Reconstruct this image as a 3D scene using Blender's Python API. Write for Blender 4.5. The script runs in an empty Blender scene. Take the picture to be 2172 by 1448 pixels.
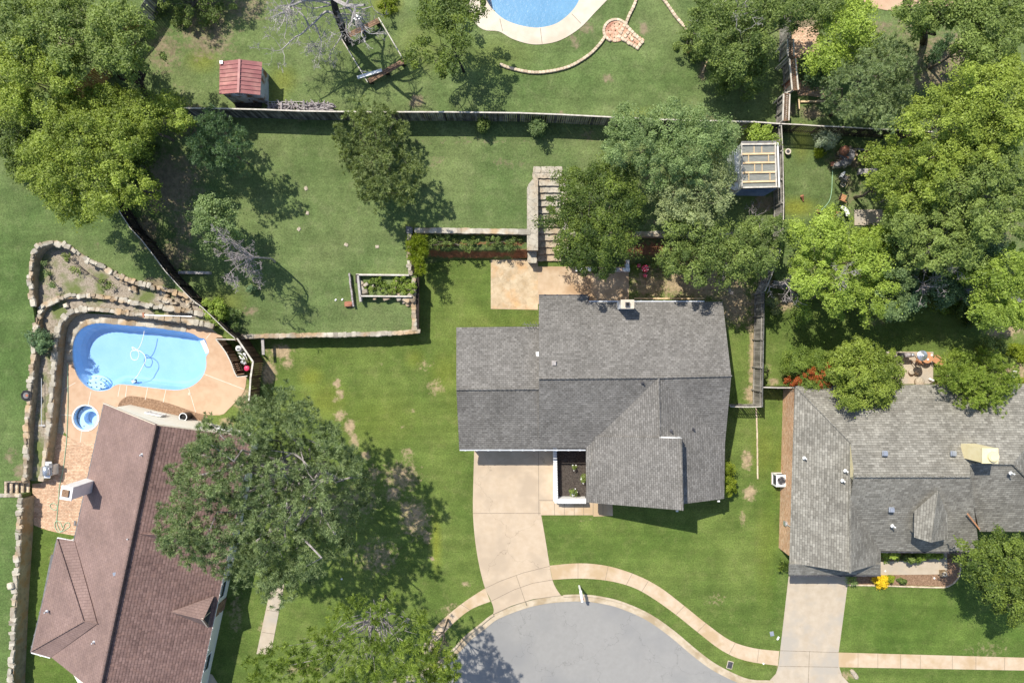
import bpy, bmesh, math, random
import numpy as np
from mathutils import Vector, Matrix, noise as mnoise
from mathutils.geometry import delaunay_2d_cdt
random.seed(7); RNG = np.random.default_rng(7)
scene = bpy.context.scene
col = scene.collection
# ---------------------------------------------------------------- camera, sky, sun
H = 51.7            # drone height in metres
FPX = 1448.0        # focal length in photo pixels (2172 wide)
CX, CY = 1086.0, 724.0
cam_d = bpy.data.cameras.new('camera'); cam = bpy.data.objects.new('camera', cam_d); col.objects.link(cam)
cam.location = (0, 0, H); cam.rotation_euler = (0, 0, 0)
cam_d.sensor_width = 36; cam_d.lens = 24.0; cam_d.clip_end = 2000; cam_d.clip_start = 0.5
scene.camera = cam
world = bpy.data.worlds.new('World'); scene.world = world; world.use_nodes = True
SUNV = Vector((0.44, -0.56, -1.0)).normalized()       # direction the light travels
SUN_EL = math.asin(-SUNV.z)
SUN_AZ = math.atan2(-SUNV.x, -SUNV.y)                 # compass from +Y
wn = world.node_tree.nodes; wl = world.node_tree.links; wn.clear()
sky = wn.new('ShaderNodeTexSky'); sky.sky_type = 'NISHITA'; sky.sun_disc = False
sky.sun_elevation = SUN_EL; sky.sun_rotation = SUN_AZ
bg = wn.new('ShaderNodeBackground'); bg.inputs[1].default_value = 0.13
wo = wn.new('ShaderNodeOutputWorld'); wl.new(sky.outputs[0], bg.inputs[0]); wl.new(bg.outputs[0], wo.inputs[0])
sd = bpy.data.lights.new('sun', 'SUN'); sd.energy = 4.5; sd.angle = math.radians(0.5); sd.color = (1.0, 0.94, 0.835)
sun = bpy.data.objects.new('sun', sd); col.objects.link(sun)
sun.rotation_euler = SUNV.to_track_quat('-Z', 'Y').to_euler(); sun.location = (-30, 40, 60)
scene.view_settings.view_transform = 'Standard'; scene.view_settings.look = 'None'
scene.view_settings.exposure = 0.4; scene.view_settings.gamma = 1.0
scene.cycles.max_bounces = 6; scene.cycles.transparent_max_bounces = 8

# ---------------------------------------------------------------- helpers
def W(px, py, z=0.0):
    k = (H - z) / FPX
    return Vector(((px - CX) * k, (CY - py) * k, z))
def zA(py):         # height of the upper yards, sloping up to the north
    return 1.25 + 1.15 * min(1.0, max(0.0, (720 - py) / 450.0))
def WA(px, py, h=0.0):
    return W(px, py, zA(py) + h)
def smooth(pts, n=6, closed=False):
    P = [Vector(p) for p in pts]; out = []; m = len(P)
    rng = range(m if closed else m - 1)
    for i in rng:
        p0 = P[(i - 1) % m] if (closed or i > 0) else P[i]; p1 = P[i]; p2 = P[(i + 1) % m]
        p3 = P[(i + 2) % m] if (closed or i + 2 < m) else p2
        for k in range(n):
            t = k / n
            out.append(0.5 * ((2 * p1) + (p2 - p0) * t + (2 * p0 - 5 * p1 + 4 * p2 - p3) * t * t + (3 * p1 - p0 - 3 * p2 + p3) * t ** 3))
    if not closed: out.append(P[-1])
    return [tuple(p) for p in out]
def in_poly(x, y, poly):
    c = False; j = len(poly) - 1
    for i in range(len(poly)):
        xi, yi = poly[i][0], poly[i][1]; xj, yj = poly[j][0], poly[j][1]
        if (yi > y) != (yj > y) and x < (xj - xi) * (y - yi) / (yj - yi) + xi: c = not c
        j = i
    return c
# ---- materials
MATS = {}
def nmat(name, c1, c2, scale=2.0, detail=6, rough=0.9, bump=0.0, bscale=None, c3=None, s3=0.3, crack=None, spots=None, vattr=None, metal=0.0, spec=0.3, stretch=None, lo=0.35, hi=0.65):
    """two colours by noise, an optional third by a larger noise, optional per-face brightness attribute"""
    m = bpy.data.materials.new(name); m.use_nodes = True; nt = m.node_tree; N = nt.nodes; L = nt.links
    b = N['Principled BSDF']; b.inputs['Roughness'].default_value = rough; b.inputs['Metallic'].default_value = metal
    b.inputs['Specular IOR Level'].default_value = spec
    geo = N.new('ShaderNodeNewGeometry'); vec = geo.outputs['Position']
    if stretch:
        mp = N.new('ShaderNodeMapping'); mp.inputs['Scale'].default_value = stretch; L.new(vec, mp.inputs[0]); vec = mp.outputs[0]
    def noise(s, d=detail, r=0.6):
        n = N.new('ShaderNodeTexNoise'); n.inputs['Scale'].default_value = s; n.inputs['Detail'].default_value = d
        n.inputs['Roughness'].default_value = r; L.new(vec, n.inputs['Vector']); return n.outputs['Fac']
    n1 = noise(scale); r = N.new('ShaderNodeMapRange'); r.inputs[1].default_value = lo; r.inputs[2].default_value = hi; L.new(n1, r.inputs[0])
    mx = N.new('ShaderNodeMix'); mx.data_type = 'RGBA'; mx.inputs[6].default_value = (*c1, 1); mx.inputs[7].default_value = (*c2, 1); L.new(r.outputs[0], mx.inputs[0])
    out = mx.outputs[2]
    if c3:
        n3 = noise(s3, 3); r3 = N.new('ShaderNodeMapRange'); r3.inputs[1].default_value = 0.48; r3.inputs[2].default_value = 0.62; L.new(n3, r3.inputs[0])
        m3 = N.new('ShaderNodeMix'); m3.data_type = 'RGBA'; L.new(r3.outputs[0], m3.inputs[0]); L.new(out, m3.inputs[6]); m3.inputs[7].default_value = (*c3, 1); out = m3.outputs[2]
    if crack:
        vo = N.new('ShaderNodeTexVoronoi'); vo.feature = 'DISTANCE_TO_EDGE'; vo.inputs['Scale'].default_value = crack[0]
        dn = N.new('ShaderNodeTexNoise'); dn.inputs['Scale'].default_value = crack[0] * 4; dn.inputs['Detail'].default_value = 5; L.new(vec, dn.inputs['Vector']); sv = N.new('ShaderNodeVectorMath'); sv.operation = 'SCALE'; sv.inputs['Scale'].default_value = crack[3]; L.new(dn.outputs['Color'], sv.inputs[0])
        av = N.new('ShaderNodeVectorMath'); av.operation = 'ADD'; L.new(vec, av.inputs[0]); L.new(sv.outputs[0], av.inputs[1]); cvec = av.outputs[0]; L.new(cvec, vo.inputs['Vector'])
        rc = N.new('ShaderNodeMapRange'); rc.inputs[1].default_value = crack[1] * .2; rc.inputs[2].default_value = crack[1]; rc.inputs[3].default_value = crack[2]; L.new(vo.outputs['Distance'], rc.inputs[0])
        vc = N.new('ShaderNodeTexVoronoi'); vc.inputs['Scale'].default_value = crack[0]; L.new(cvec, vc.inputs['Vector']); sp_ = N.new('ShaderNodeSeparateColor'); L.new(vc.outputs['Color'], sp_.inputs[0])
        rv = N.new('ShaderNodeMapRange'); rv.inputs[3].default_value = .93 if crack[0] > 1 else .985; rv.inputs[4].default_value = 1.05 if crack[0] > 1 else 1.015; L.new(sp_.outputs[0], rv.inputs[0]); mk = N.new('ShaderNodeMath'); mk.operation = 'MULTIPLY'; L.new(rc.outputs[0], mk.inputs[0]); L.new(rv.outputs[0], mk.inputs[1])
        cc = N.new('ShaderNodeCombineColor'); [L.new(mk.outputs[0], cc.inputs[k]) for k in range(3)]
        m4 = N.new('ShaderNodeMix'); m4.data_type = 'RGBA'; m4.blend_type = 'MULTIPLY'; m4.inputs[0].default_value = 1; L.new(out, m4.inputs[6]); L.new(cc.outputs[0], m4.inputs[7]); out = m4.outputs[2]
    if spots:
        ns = noise(spots[0], 8, .7); rs = N.new('ShaderNodeMapRange'); rs.inputs[1].default_value = spots[1]; rs.inputs[2].default_value = spots[1] + .05; rs.inputs[3].default_value = 1; rs.inputs[4].default_value = spots[2]; L.new(ns, rs.inputs[0])
        cs = N.new('ShaderNodeCombineColor'); [L.new(rs.outputs[0], cs.inputs[k]) for k in range(3)]
        ms = N.new('ShaderNodeMix'); ms.data_type = 'RGBA'; ms.blend_type = 'MULTIPLY'; ms.inputs[0].default_value = 1; L.new(out, ms.inputs[6]); L.new(cs.outputs[0], ms.inputs[7]); out = ms.outputs[2]
    if vattr:
        at = N.new('ShaderNodeAttribute'); at.attribute_name = 'v'
        hs = N.new('ShaderNodeMapRange'); hs.inputs[3].default_value = vattr[0]; hs.inputs[4].default_value = vattr[1]; L.new(at.outputs['Fac'], hs.inputs[0])
        mm = N.new('ShaderNodeMix'); mm.data_type = 'RGBA'; mm.blend_type = 'MULTIPLY'; mm.inputs[0].default_value = 1
        cb = N.new('ShaderNodeCombineColor')
        for k in range(3): L.new(hs.outputs[0], cb.inputs[k])
        L.new(out, mm.inputs[6]); L.new(cb.outputs[0], mm.inputs[7]); out = mm.outputs[2]
    L.new(out, b.inputs['Base Color'])
    if bump:
        bn = noise(bscale or scale * 3, 5); bp = N.new('ShaderNodeBump'); bp.inputs['Strength'].default_value = bump; bp.inputs['Distance'].default_value = 0.05
        L.new(bn, bp.inputs['Height']); L.new(bp.outputs[0], b.inputs['Normal'])
    MATS[name] = m; return m
def grass_mat(name, ca, cb, cc, dry, warm):
    m = bpy.data.materials.new(name); m.use_nodes = True; nt = m.node_tree; N = nt.nodes; L = nt.links
    b = N['Principled BSDF']; b.inputs['Roughness'].default_value = 0.95; b.inputs['Specular IOR Level'].default_value = 0.15
    geo = N.new('ShaderNodeNewGeometry')
    def noise(s, d=5, r=0.6):
        n = N.new('ShaderNodeTexNoise'); n.inputs['Scale'].default_value = s; n.inputs['Detail'].default_value = d; n.inputs['Roughness'].default_value = r
        L.new(geo.outputs['Position'], n.inputs['Vector']); return n.outputs['Fac']
    def rng(i, a, c, x=0.0, y=1.0):
        r = N.new('ShaderNodeMapRange'); r.inputs[1].default_value = a; r.inputs[2].default_value = c; r.inputs[3].default_value = x; r.inputs[4].default_value = y; L.new(i, r.inputs[0]); return r.outputs[0]
    def mix(f, a, c, mode='MIX'):
        x = N.new('ShaderNodeMix'); x.data_type = 'RGBA'; x.blend_type = mode
        if isinstance(f, float): x.inputs[0].default_value = f
        else: L.new(f, x.inputs[0])
        for k, q in ((6, a), (7, c)):
            if isinstance(q, tuple): x.inputs[k].default_value = (*q, 1)
            else: L.new(q, x.inputs[k])
        return x.outputs[2]
    base = mix(rng(noise(0.22, 4), .38, .64), ca, cb)
    base = mix(rng(noise(1.1, 6, .7), .5, .72, 0, .55), base, cc)
    at2 = N.new('ShaderNodeAttribute'); at2.attribute_name = 'warm'
    base = mix(at2.outputs['Fac'], base, warm)
    fine = rng(noise(9.0, 7, .78), .34, .66, .62, 1.36)
    cbn = N.new('ShaderNodeCombineColor'); [L.new(fine, cbn.inputs[k]) for k in range(3)]
    base = mix(1.0, base, cbn.outputs[0], 'MULTIPLY')
    mm_ = rng(noise(.75, 8, .72), .38, .62, .84, 1.13); cm_ = N.new('ShaderNodeCombineColor'); [L.new(mm_, cm_.inputs[k]) for k in range(3)]; base = mix(1.0, base, cm_.outputs[0], 'MULTIPLY')
    mp = N.new('ShaderNodeMapping'); mp.inputs['Scale'].default_value = (.12, 1.9, 1); L.new(geo.outputs['Position'], mp.inputs[0]); ns = N.new('ShaderNodeTexNoise'); ns.inputs['Scale'].default_value = 1.0; ns.inputs['Detail'].default_value = 3; L.new(mp.outputs[0], ns.inputs['Vector'])
    sc_ = rng(ns.outputs['Fac'], .3, .7, .90, 1.10); cs = N.new('ShaderNodeCombineColor'); [L.new(sc_, cs.inputs[k]) for k in range(3)]
    base = mix(1.0, base, cs.outputs[0], 'MULTIPLY')
    al = N.new('ShaderNodeAttribute'); al.attribute_name = 'lush'; lf = N.new('ShaderNodeMath'); lf.operation = 'MULTIPLY'; lf.inputs[1].default_value = .75; L.new(al.outputs['Fac'], lf.inputs[0]); lt = mix(lf.outputs[0], (1.0, 1.0, 1.0), (.74, .88, .70)); base = mix(1.0, base, lt, 'MULTIPLY')
    # sparse pale straw flecks
    fl = rng(noise(5.0, 8, .8), .62, .70); fm = rng(noise(.5, 3), .5, .66); mu = N.new('ShaderNodeMath'); mu.operation = 'MULTIPLY'; L.new(fl, mu.inputs[0]); L.new(fm, mu.inputs[1])
    base = mix(mu.outputs[0], base, (0.27, 0.28, 0.13))
    at = N.new('ShaderNodeAttribute'); at.attribute_name = 'dry'
    ad = N.new('ShaderNodeMath'); ad.operation = 'ADD'; L.new(at.outputs['Fac'], ad.inputs[0]); L.new(rng(noise(2.6, 8, .75), .25, .75, -.55, .55), ad.inputs[1])
    mk = rng(ad.outputs[0], .34, .78)
    dc = mix(rng(noise(3.5), .35, .65), dry, tuple(x * .62 for x in dry))
    base = mix(mk, base, dc)
    L.new(base, b.inputs['Base Color'])
    bp = N.new('ShaderNodeBump'); bp.inputs['Strength'].default_value = 0.75; bp.inputs['Distance'].default_value = 0.09
    L.new(noise(6.0, 7, .75), bp.inputs['Height']); L.new(bp.outputs[0], b.inputs['Normal'])
    MATS[name] = m; return m
def shingle_mat(name, c1, c2, mort, bw=0.32, rh=0.165, tint=None, contrast=1.0, course=.74):
    m = bpy.data.materials.new(name); m.use_nodes = True; nt = m.node_tree; N = nt.nodes; L = nt.links
    b = N['Principled BSDF']; b.inputs['Roughness'].default_value = 0.92; b.inputs['Specular IOR Level'].default_value = 0.25
    uv = N.new('ShaderNodeUVMap')
    def brick(w, h, ca, cb, mo, ms, off=.5, bias=0.0):
        t = N.new('ShaderNodeTexBrick'); t.inputs['Scale'].default_value = 1; t.inputs['Brick Width'].default_value = w; t.inputs['Row Height'].default_value = h
        t.inputs['Mortar Size'].default_value = ms; t.inputs['Mortar Smooth'].default_value = .3; t.inputs['Bias'].default_value = bias; t.offset = off; t.offset_frequency = 2
        t.inputs['Color1'].default_value = (*ca, 1); t.inputs['Color2'].default_value = (*cb, 1); t.inputs['Mortar'].default_value = (*mo, 1)
        L.new(uv.outputs[0], t.inputs['Vector']); return t
    t1 = brick(bw, rh, c1, c2, mort, .008)
    t2 = brick(bw * .47, rh, (1.13, 1.13, 1.13), (.86, .86, .86), (1, 1, 1), 0.0, .37, .1)
    mx = N.new('ShaderNodeMix'); mx.data_type = 'RGBA'; mx.blend_type = 'MULTIPLY'; mx.inputs[0].default_value = contrast; L.new(t1.outputs[0], mx.inputs[6]); L.new(t2.outputs[0], mx.inputs[7])
    geo = N.new('ShaderNodeNewGeometry'); n = N.new('ShaderNodeTexNoise'); n.inputs['Scale'].default_value = .55; n.inputs['Detail'].default_value = 6; L.new(geo.outputs['Position'], n.inputs['Vector'])
    r = N.new('ShaderNodeMapRange'); r.inputs[1].default_value = .3; r.inputs[2].default_value = .7; r.inputs[3].default_value = .84; r.inputs[4].default_value = 1.14; L.new(n.outputs['Fac'], r.inputs[0])
    n2 = N.new('ShaderNodeTexNoise'); n2.inputs['Scale'].default_value = 14; n2.inputs['Detail'].default_value = 4; L.new(geo.outputs['Position'], n2.inputs['Vector'])
    r2 = N.new('ShaderNodeMapRange'); r2.inputs[1].default_value = .3; r2.inputs[2].default_value = .7; r2.inputs[3].default_value = .88; r2.inputs[4].default_value = 1.12; L.new(n2.outputs['Fac'], r2.inputs[0])
    mu = N.new('ShaderNodeMath'); mu.operation = 'MULTIPLY'; L.new(r.outputs[0], mu.inputs[0]); L.new(r2.outputs[0], mu.inputs[1])
    cb = N.new('ShaderNodeCombineColor'); [L.new(mu.outputs[0], cb.inputs[k]) for k in range(3)]
    m2 = N.new('ShaderNodeMix'); m2.data_type = 'RGBA'; m2.blend_type = 'MULTIPLY'; m2.inputs[0].default_value = 1; L.new(mx.outputs[2], m2.inputs[6]); L.new(cb.outputs[0], m2.inputs[7])
    out = m2.outputs[2]
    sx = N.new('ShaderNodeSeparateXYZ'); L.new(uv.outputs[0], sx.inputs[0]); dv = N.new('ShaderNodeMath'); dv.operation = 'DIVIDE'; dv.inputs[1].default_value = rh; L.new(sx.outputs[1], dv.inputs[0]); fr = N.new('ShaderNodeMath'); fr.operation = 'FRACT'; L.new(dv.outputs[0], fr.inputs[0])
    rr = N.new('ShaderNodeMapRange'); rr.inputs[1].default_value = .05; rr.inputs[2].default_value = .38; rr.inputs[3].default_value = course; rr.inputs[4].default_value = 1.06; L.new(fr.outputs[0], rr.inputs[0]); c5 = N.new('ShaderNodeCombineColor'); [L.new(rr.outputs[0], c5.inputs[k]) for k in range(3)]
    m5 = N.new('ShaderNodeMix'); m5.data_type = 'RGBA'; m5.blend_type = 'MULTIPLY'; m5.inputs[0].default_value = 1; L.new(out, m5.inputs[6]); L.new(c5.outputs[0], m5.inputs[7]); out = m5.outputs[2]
    if tint:
        n3 = N.new('ShaderNodeTexNoise'); n3.inputs['Scale'].default_value = 3.0; n3.inputs['Detail'].default_value = 5; L.new(geo.outputs['Position'], n3.inputs['Vector'])
        r3 = N.new('ShaderNodeMapRange'); r3.inputs[1].default_value = .5; r3.inputs[2].default_value = .75; r3.inputs[4].default_value = .6; L.new(n3.outputs['Fac'], r3.inputs[0])
        m3 = N.new('ShaderNodeMix'); m3.data_type = 'RGBA'; L.new(r3.outputs[0], m3.inputs[0]); L.new(out, m3.inputs[6]); m3.inputs[7].default_value = (*tint, 1); out = m3.outputs[2]
    L.new(out, b.inputs['Base Color'])
    bp = N.new('ShaderNodeBump'); bp.inputs['Strength'].default_value = .6; bp.inputs['Distance'].default_value = .03; L.new(t1.outputs['Fac'], bp.inputs['Height']); bp.invert = True
    L.new(bp.outputs[0], b.inputs['Normal'])
    MATS[name] = m; return m
def leaf_mat(name, dark, light, trans=0.35, tcol=None):
    m = bpy.data.materials.new(name); m.use_nodes = True; nt = m.node_tree; N = nt.nodes; L = nt.links
    N.clear(); out = N.new('ShaderNodeOutputMaterial')
    at = N.new('ShaderNodeAttribute'); at.attribute_name = 'v'
    mx = N.new('ShaderNodeMix'); mx.data_type = 'RGBA'; mx.inputs[6].default_value = (*dark, 1); mx.inputs[7].default_value = (*light, 1); L.new(at.outputs['Fac'], mx.inputs[0])
    d = N.new('ShaderNodeBsdfPrincipled'); d.inputs['Roughness'].default_value = .55; d.inputs['Specular IOR Level'].default_value = .35; L.new(mx.outputs[2], d.inputs['Base Color'])
    t = N.new('ShaderNodeBsdfTranslucent')
    tm = N.new('ShaderNodeMix'); tm.data_type = 'RGBA'; tm.blend_type = 'MULTIPLY'; tm.inputs[0].default_value = 1; L.new(mx.outputs[2], tm.inputs[6]); tm.inputs[7].default_value = (1.5, 1.5, .7, 1); L.new(tm.outputs[2], t.inputs[0])
    ms = N.new('ShaderNodeMixShader'); ms.inputs[0].default_value = trans; L.new(d.outputs[0], ms.inputs[1]); L.new(t.outputs[0], ms.inputs[2]); L.new(ms.outputs[0], out.inputs[0])
    MATS[name] = m; return m
def water_mat(name, tint, sc=5.0, bump=.25, mixf=0.0):
    m = bpy.data.materials.new(name); m.use_nodes = True; nt = m.node_tree; N = nt.nodes; L = nt.links; N.clear()
    out = N.new('ShaderNodeOutputMaterial'); tr = N.new('ShaderNodeBsdfTransparent'); tr.inputs[0].default_value = (*tint, 1)
    gl = N.new('ShaderNodeBsdfGlossy'); gl.inputs['Roughness'].default_value = .3
    fr = N.new('ShaderNodeFresnel'); fr.inputs[0].default_value = 1.33
    geo = N.new('ShaderNodeNewGeometry'); n = N.new('ShaderNodeTexNoise'); n.inputs['Scale'].default_value = sc; n.inputs['Detail'].default_value = 4; L.new(geo.outputs['Position'], n.inputs['Vector'])
    bp = N.new('ShaderNodeBump'); bp.inputs['Strength'].default_value = bump; bp.inputs['Distance'].default_value = .08; L.new(n.outputs['Fac'], bp.inputs['Height'])
    L.new(bp.outputs[0], gl.inputs['Normal']); L.new(bp.outputs[0], fr.inputs['Normal'])
    ms = N.new('ShaderNodeMixShader'); L.new(fr.outputs[0], ms.inputs[0]); L.new(tr.outputs[0], ms.inputs[1]); L.new(gl.outputs[0], ms.inputs[2]); L.new(ms.outputs[0], out.inputs[0])
    MATS[name] = m; return m

G = grass_mat('lawn_grass', (.092, .140, .030), (.140, .188, .045), (.190, .212, .070), (.44, .34, .21), (.19, .21, .03))
G2 = grass_mat('upper_grass', (.104, .152, .050), (.148, .192, .070), (.192, .216, .098), (.29, .235, .15), (.20, .21, .03))
GB_ = grass_mat('bank_soil', (.080, .125, .040), (.115, .150, .050), (.150, .150, .070), (.27, .125, .065), (.17, .17, .03))
nmat('soil', (.15, .10, .06), (.28, .19, .11), 3, bump=.5, c3=(.10, .12, .04), s3=.8)
nmat('mulch_pale', (.20, .165, .12), (.40, .34, .27), 9, bump=.8, bscale=14, c3=(.13, .16, .05), s3=.55)
nmat('mulch_dark', (.035, .028, .024), (.10, .085, .072), 12, bump=.8, bscale=16)
nmat('mulch_brown', (.17, .10, .06), (.34, .22, .14), 10, bump=.7, bscale=14)
nmat('gravel', (.30, .25, .18), (.55, .48, .38), 14, bump=.8, bscale=18)
nmat('concrete', (.47, .37, .265), (.525, .425, .315), 1.6, bump=.08, detail=10, c3=(.43, .345, .255), s3=.35, crack=(.16, .003, .72, 2.5), spots=(.8, .64, .88))
nmat('sidewalk_concrete', (.49, .375, .255), (.56, .45, .33), 1.8, bump=.1, c3=(.45, .33, .20), s3=.5)
nmat('grey_concrete', (.42, .35, .265), (.48, .41, .32), 1.5, bump=.08, spots=(.9, .62, .88), c3=(.39, .35, .295), s3=.4)
nmat('kerb_concrete', (.44, .36, .25), (.53, .45, .34), 2.2, bump=.12, c3=(.36, .28, .18), s3=.6, stretch=(1, 1, 1))
nmat('asphalt', (.262, .256, .243), (.302, .296, .283), 3.0, spots=(1.1, .67, .82), detail=12, lo=.2, hi=.8, rough=.95, bump=.12, bscale=40, c3=(.245, .243, .238), s3=.14, spec=.15, crack=(.22, .006, .78, 3.0))
nmat('pool_deck', (.47, .31, .20), (.54, .38, .26), 1.4, bump=.15, bscale=30, c3=(.52, .38, .26), s3=.45)
nmat('white_deck', (.58, .51, .41), (.64, .575, .475), 1.2, bump=.06, c3=(.54, .46, .36), s3=.4)
nmat('patio_flag', (.42, .32, .20), (.55, .45, .31), 1.7, bump=.2, c3=(.52, .34, .18), s3=.5, crack=(1.5, .05, .84, .4))
nmat('flagstone', (.37, .33, .26), (.50, .455, .37), 1.7, bump=.2, c3=(.43, .34, .235), s3=.5, crack=(2.2, .06, .62, .3))
nmat('patio_slab', (.44, .325, .21), (.52, .405, .28), 1.5, bump=.08, c3=(.38, .26, .155), s3=.4)
nmat('joint', (.16, .13, .10), (.26, .22, .17), 6)
nmat('white_joint', (.66, .60, .52), (.76, .70, .62), 6)
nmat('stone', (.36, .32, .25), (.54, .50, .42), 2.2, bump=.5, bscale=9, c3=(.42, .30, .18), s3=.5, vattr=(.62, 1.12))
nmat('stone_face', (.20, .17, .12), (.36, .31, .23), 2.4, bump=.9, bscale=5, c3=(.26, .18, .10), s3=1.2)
nmat('limestone_block', (.56, .44, .31), (.68, .56, .42), 3, bump=.4, vattr=(.75, 1.1))
nmat('fence_dark', (.05, .05, .05), (.19, .185, .18), 3, bump=.4, vattr=(.35, 1.5), stretch=(1, 1, .3))
nmat('fence_brown', (.10, .055, .03), (.20, .115, .065), 3, bump=.4, vattr=(.5, 1.2), stretch=(1, 1, .3))
nmat('fence_black', (.025, .019, .015), (.065, .05, .04), 3, bump=.4, vattr=(.5, 1.3), stretch=(1, 1, .3))
nmat('fence_grey', (.22, .205, .18), (.40, .375, .335), 3, bump=.4, vattr=(.6, 1.15), stretch=(1, 1, .3))
nmat('fence_gold', (.30, .17, .05), (.46, .28, .10), 3, bump=.4, vattr=(.6, 1.15), stretch=(1, 1, .3))
nmat('wood_cap', (.44, .40, .34), (.66, .62, .55), 4, bump=.3)
nmat('wood_brown', (.13, .08, .05), (.30, .19, .12), 4, bump=.4)
nmat('wood_pale', (.60, .43, .24), (.74, .57, .36), 4, bump=.2)
nmat('wood_orange', (.46, .22, .11), (.58, .30, .16), 4, bump=.2)
nmat('wood_red', (.34, .13, .08), (.44, .19, .12), 4, bump=.2)
nmat('bark', (.09, .075, .06), (.20, .17, .14), 6, bump=.8, stretch=(1, 1, .4))
nmat('bark_dark', (.025, .022, .02), (.07, .06, .055), 6, bump=.8)
nmat('deadwood', (.30, .275, .26), (.47, .44, .42), 6, bump=.5)
nmat('deadwood_dull', (.24, .21, .21), (.42, .38, .37), 6, bump=.5)
nmat('white_paint', (.74, .74, .73), (.82, .82, .80), 3, rough=.6, bump=.05)
nmat('cream_siding', (.68, .66, .57), (.76, .74, .65), 2, rough=.7, bump=.05, stretch=(1, 1, 8))
nmat('cream_paint', (.74, .63, .36), (.80, .70, .44), 3, rough=.6, bump=.05)
nmat('grey_metal', (.42, .45, .50), (.56, .59, .64), 3, rough=.35, metal=.6)
nmat('pale_metal', (.62, .64, .66), (.74, .76, .78), 3, rough=.4, metal=.3)
nmat('silver', (.62, .64, .68), (.80, .82, .86), 3, rough=.28, metal=.8)
nmat('black_metal', (.012, .012, .013), (.04, .04, .042), 5, rough=.4, metal=.2)
nmat('dark_plastic', (.03, .03, .035), (.09, .09, .10), 5, rough=.6)
nmat('red_roof', (.31, .12, .12), (.38, .165, .155), 1.6, rough=.5, bump=.05, c3=(.46, .23, .20), s3=.7, vattr=(.8, 1.1))
nmat('shed_wall', (.62, .66, .70), (.74, .77, .80), 1.5, rough=.6, c3=(.34, .20, .12), s3=1.4)
nmat('blue_metal', (.06, .10, .19), (.11, .16, .27), 2, rough=.5)
nmat('slate', (.12, .12, .125), (.22, .21, .21), 2, rough=.8, bump=.4)
nmat('terracotta', (.30, .12, .07), (.42, .19, .12), 4, rough=.8)
nmat('brick_wall', (.36, .19, .12), (.54, .36, .26), 5, rough=.95, bump=.6, bscale=9, c3=(.60, .52, .44), s3=4)
nmat('brick_pave', (.48, .27, .17), (.66, .50, .36), 4.5, rough=.95, bump=.3, c3=(.44, .22, .15), s3=.8)
nmat('tan_cap', (.52, .45, .35), (.64, .57, .47), 6, bump=.3)
nmat('window_glass', (.02, .03, .035), (.05, .06, .07), 1, rough=.08, spec=.6)
nmat('red_enamel', (.42, .008, .045), (.52, .02, .07), 3, rough=.3)
nmat('pink_plastic', (.72, .05, .14), (.80, .09, .20), 3, rough=.4)
nmat('white_gloss', (.80, .80, .78), (.85, .85, .83), 3, rough=.3)
nmat('pool_plaster', (.36, .54, .79), (.43, .60, .83), .5, rough=.6)
nmat('pool_plaster_pale', (.20, .35, .50), (.25, .41, .57), .5, rough=.6)
nmat('spa_shell', (.58, .72, .90), (.68, .80, .94), .8, rough=.4)
nmat('hose_green', (.30, .50, .32), (.40, .60, .42), 3, rough=.5)
nmat('yellow_flower', (.72, .46, .012), (.80, .58, .03), 8)
nmat('screen_glass', (.19, .20, .18), (.30, .30, .27), 3, rough=.3, stretch=(1, 8, 1))
nmat('flue_dark', (.01, .01, .01), (.03, .03, .03), 3)
shingle_mat('shingle_grey', (.158, .149, .136), (.222, .211, .195), (.110, .104, .095), .28, .15)
shingle_mat('shingle_brown', (.172, .108, .096), (.235, .152, .134), (.12, .075, .066), .34, .20, course=.62, tint=(.27, .165, .135))
shingle_mat('shingle_brown_flat', (.205, .140, .124), (.232, .160, .142), (.18, .122, .108), .34, .20, tint=(.265, .180, .150), contrast=.3, course=.97)
shingle_mat('shingle_pale', (.182, .171, .146), (.285, .272, .236), (.140, .131, .112), .36, .17, course=.82)
shingle_mat('brick_course', (.52, .27, .14), (.70, .48, .32), (.66, .52, .38), .22, .08)
shingle_mat('paver_course', (.50, .31, .20), (.64, .45, .31), (.40, .29, .20), .22, .11)
WATER = water_mat('pool_water', (.80, .92, 1.0), 4.0, .5)
leaf_mat('leaf_yellow', (.110, .160, .020), (.355, .440, .075), 0.3)
leaf_mat('leaf_bright', (.120, .185, .022), (.385, .500, .085), 0.3)
leaf_mat('leaf_mid', (.085, .132, .030), (.280, .360, .090), 0.3)
leaf_mat('leaf_dark', (.050, .088, .015), (.215, .285, .046), 0.26)
leaf_mat('leaf_grey', (.130, .175, .068), (.390, .450, .210), 0.32)
leaf_mat('leaf_sage', (.090, .145, .050), (.290, .390, .150), 0.32)
leaf_mat('leaf_pine', (.085, .130, .055), (.310, .390, .175), .28)
leaf_mat('leaf_blue', (.065, .125, .060), (.220, .325, .150), 0.28)
leaf_mat('leaf_fine', (.125, .170, .062), (.350, .420, .170), 0.34)
leaf_mat('leaf_pale', (.20, .26, .15), (.42, .48, .33), .3)
leaf_mat('leaf_red', (.30, .06, .012), (.42, .12, .03), .3)
leaf_mat('leaf_spring', (.120, .185, .030), (.350, .450, .085), .38)
leaf_mat('leaf_lime', (.16, .22, .012), (.36, .42, .04), .35)
M = MATS

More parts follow.
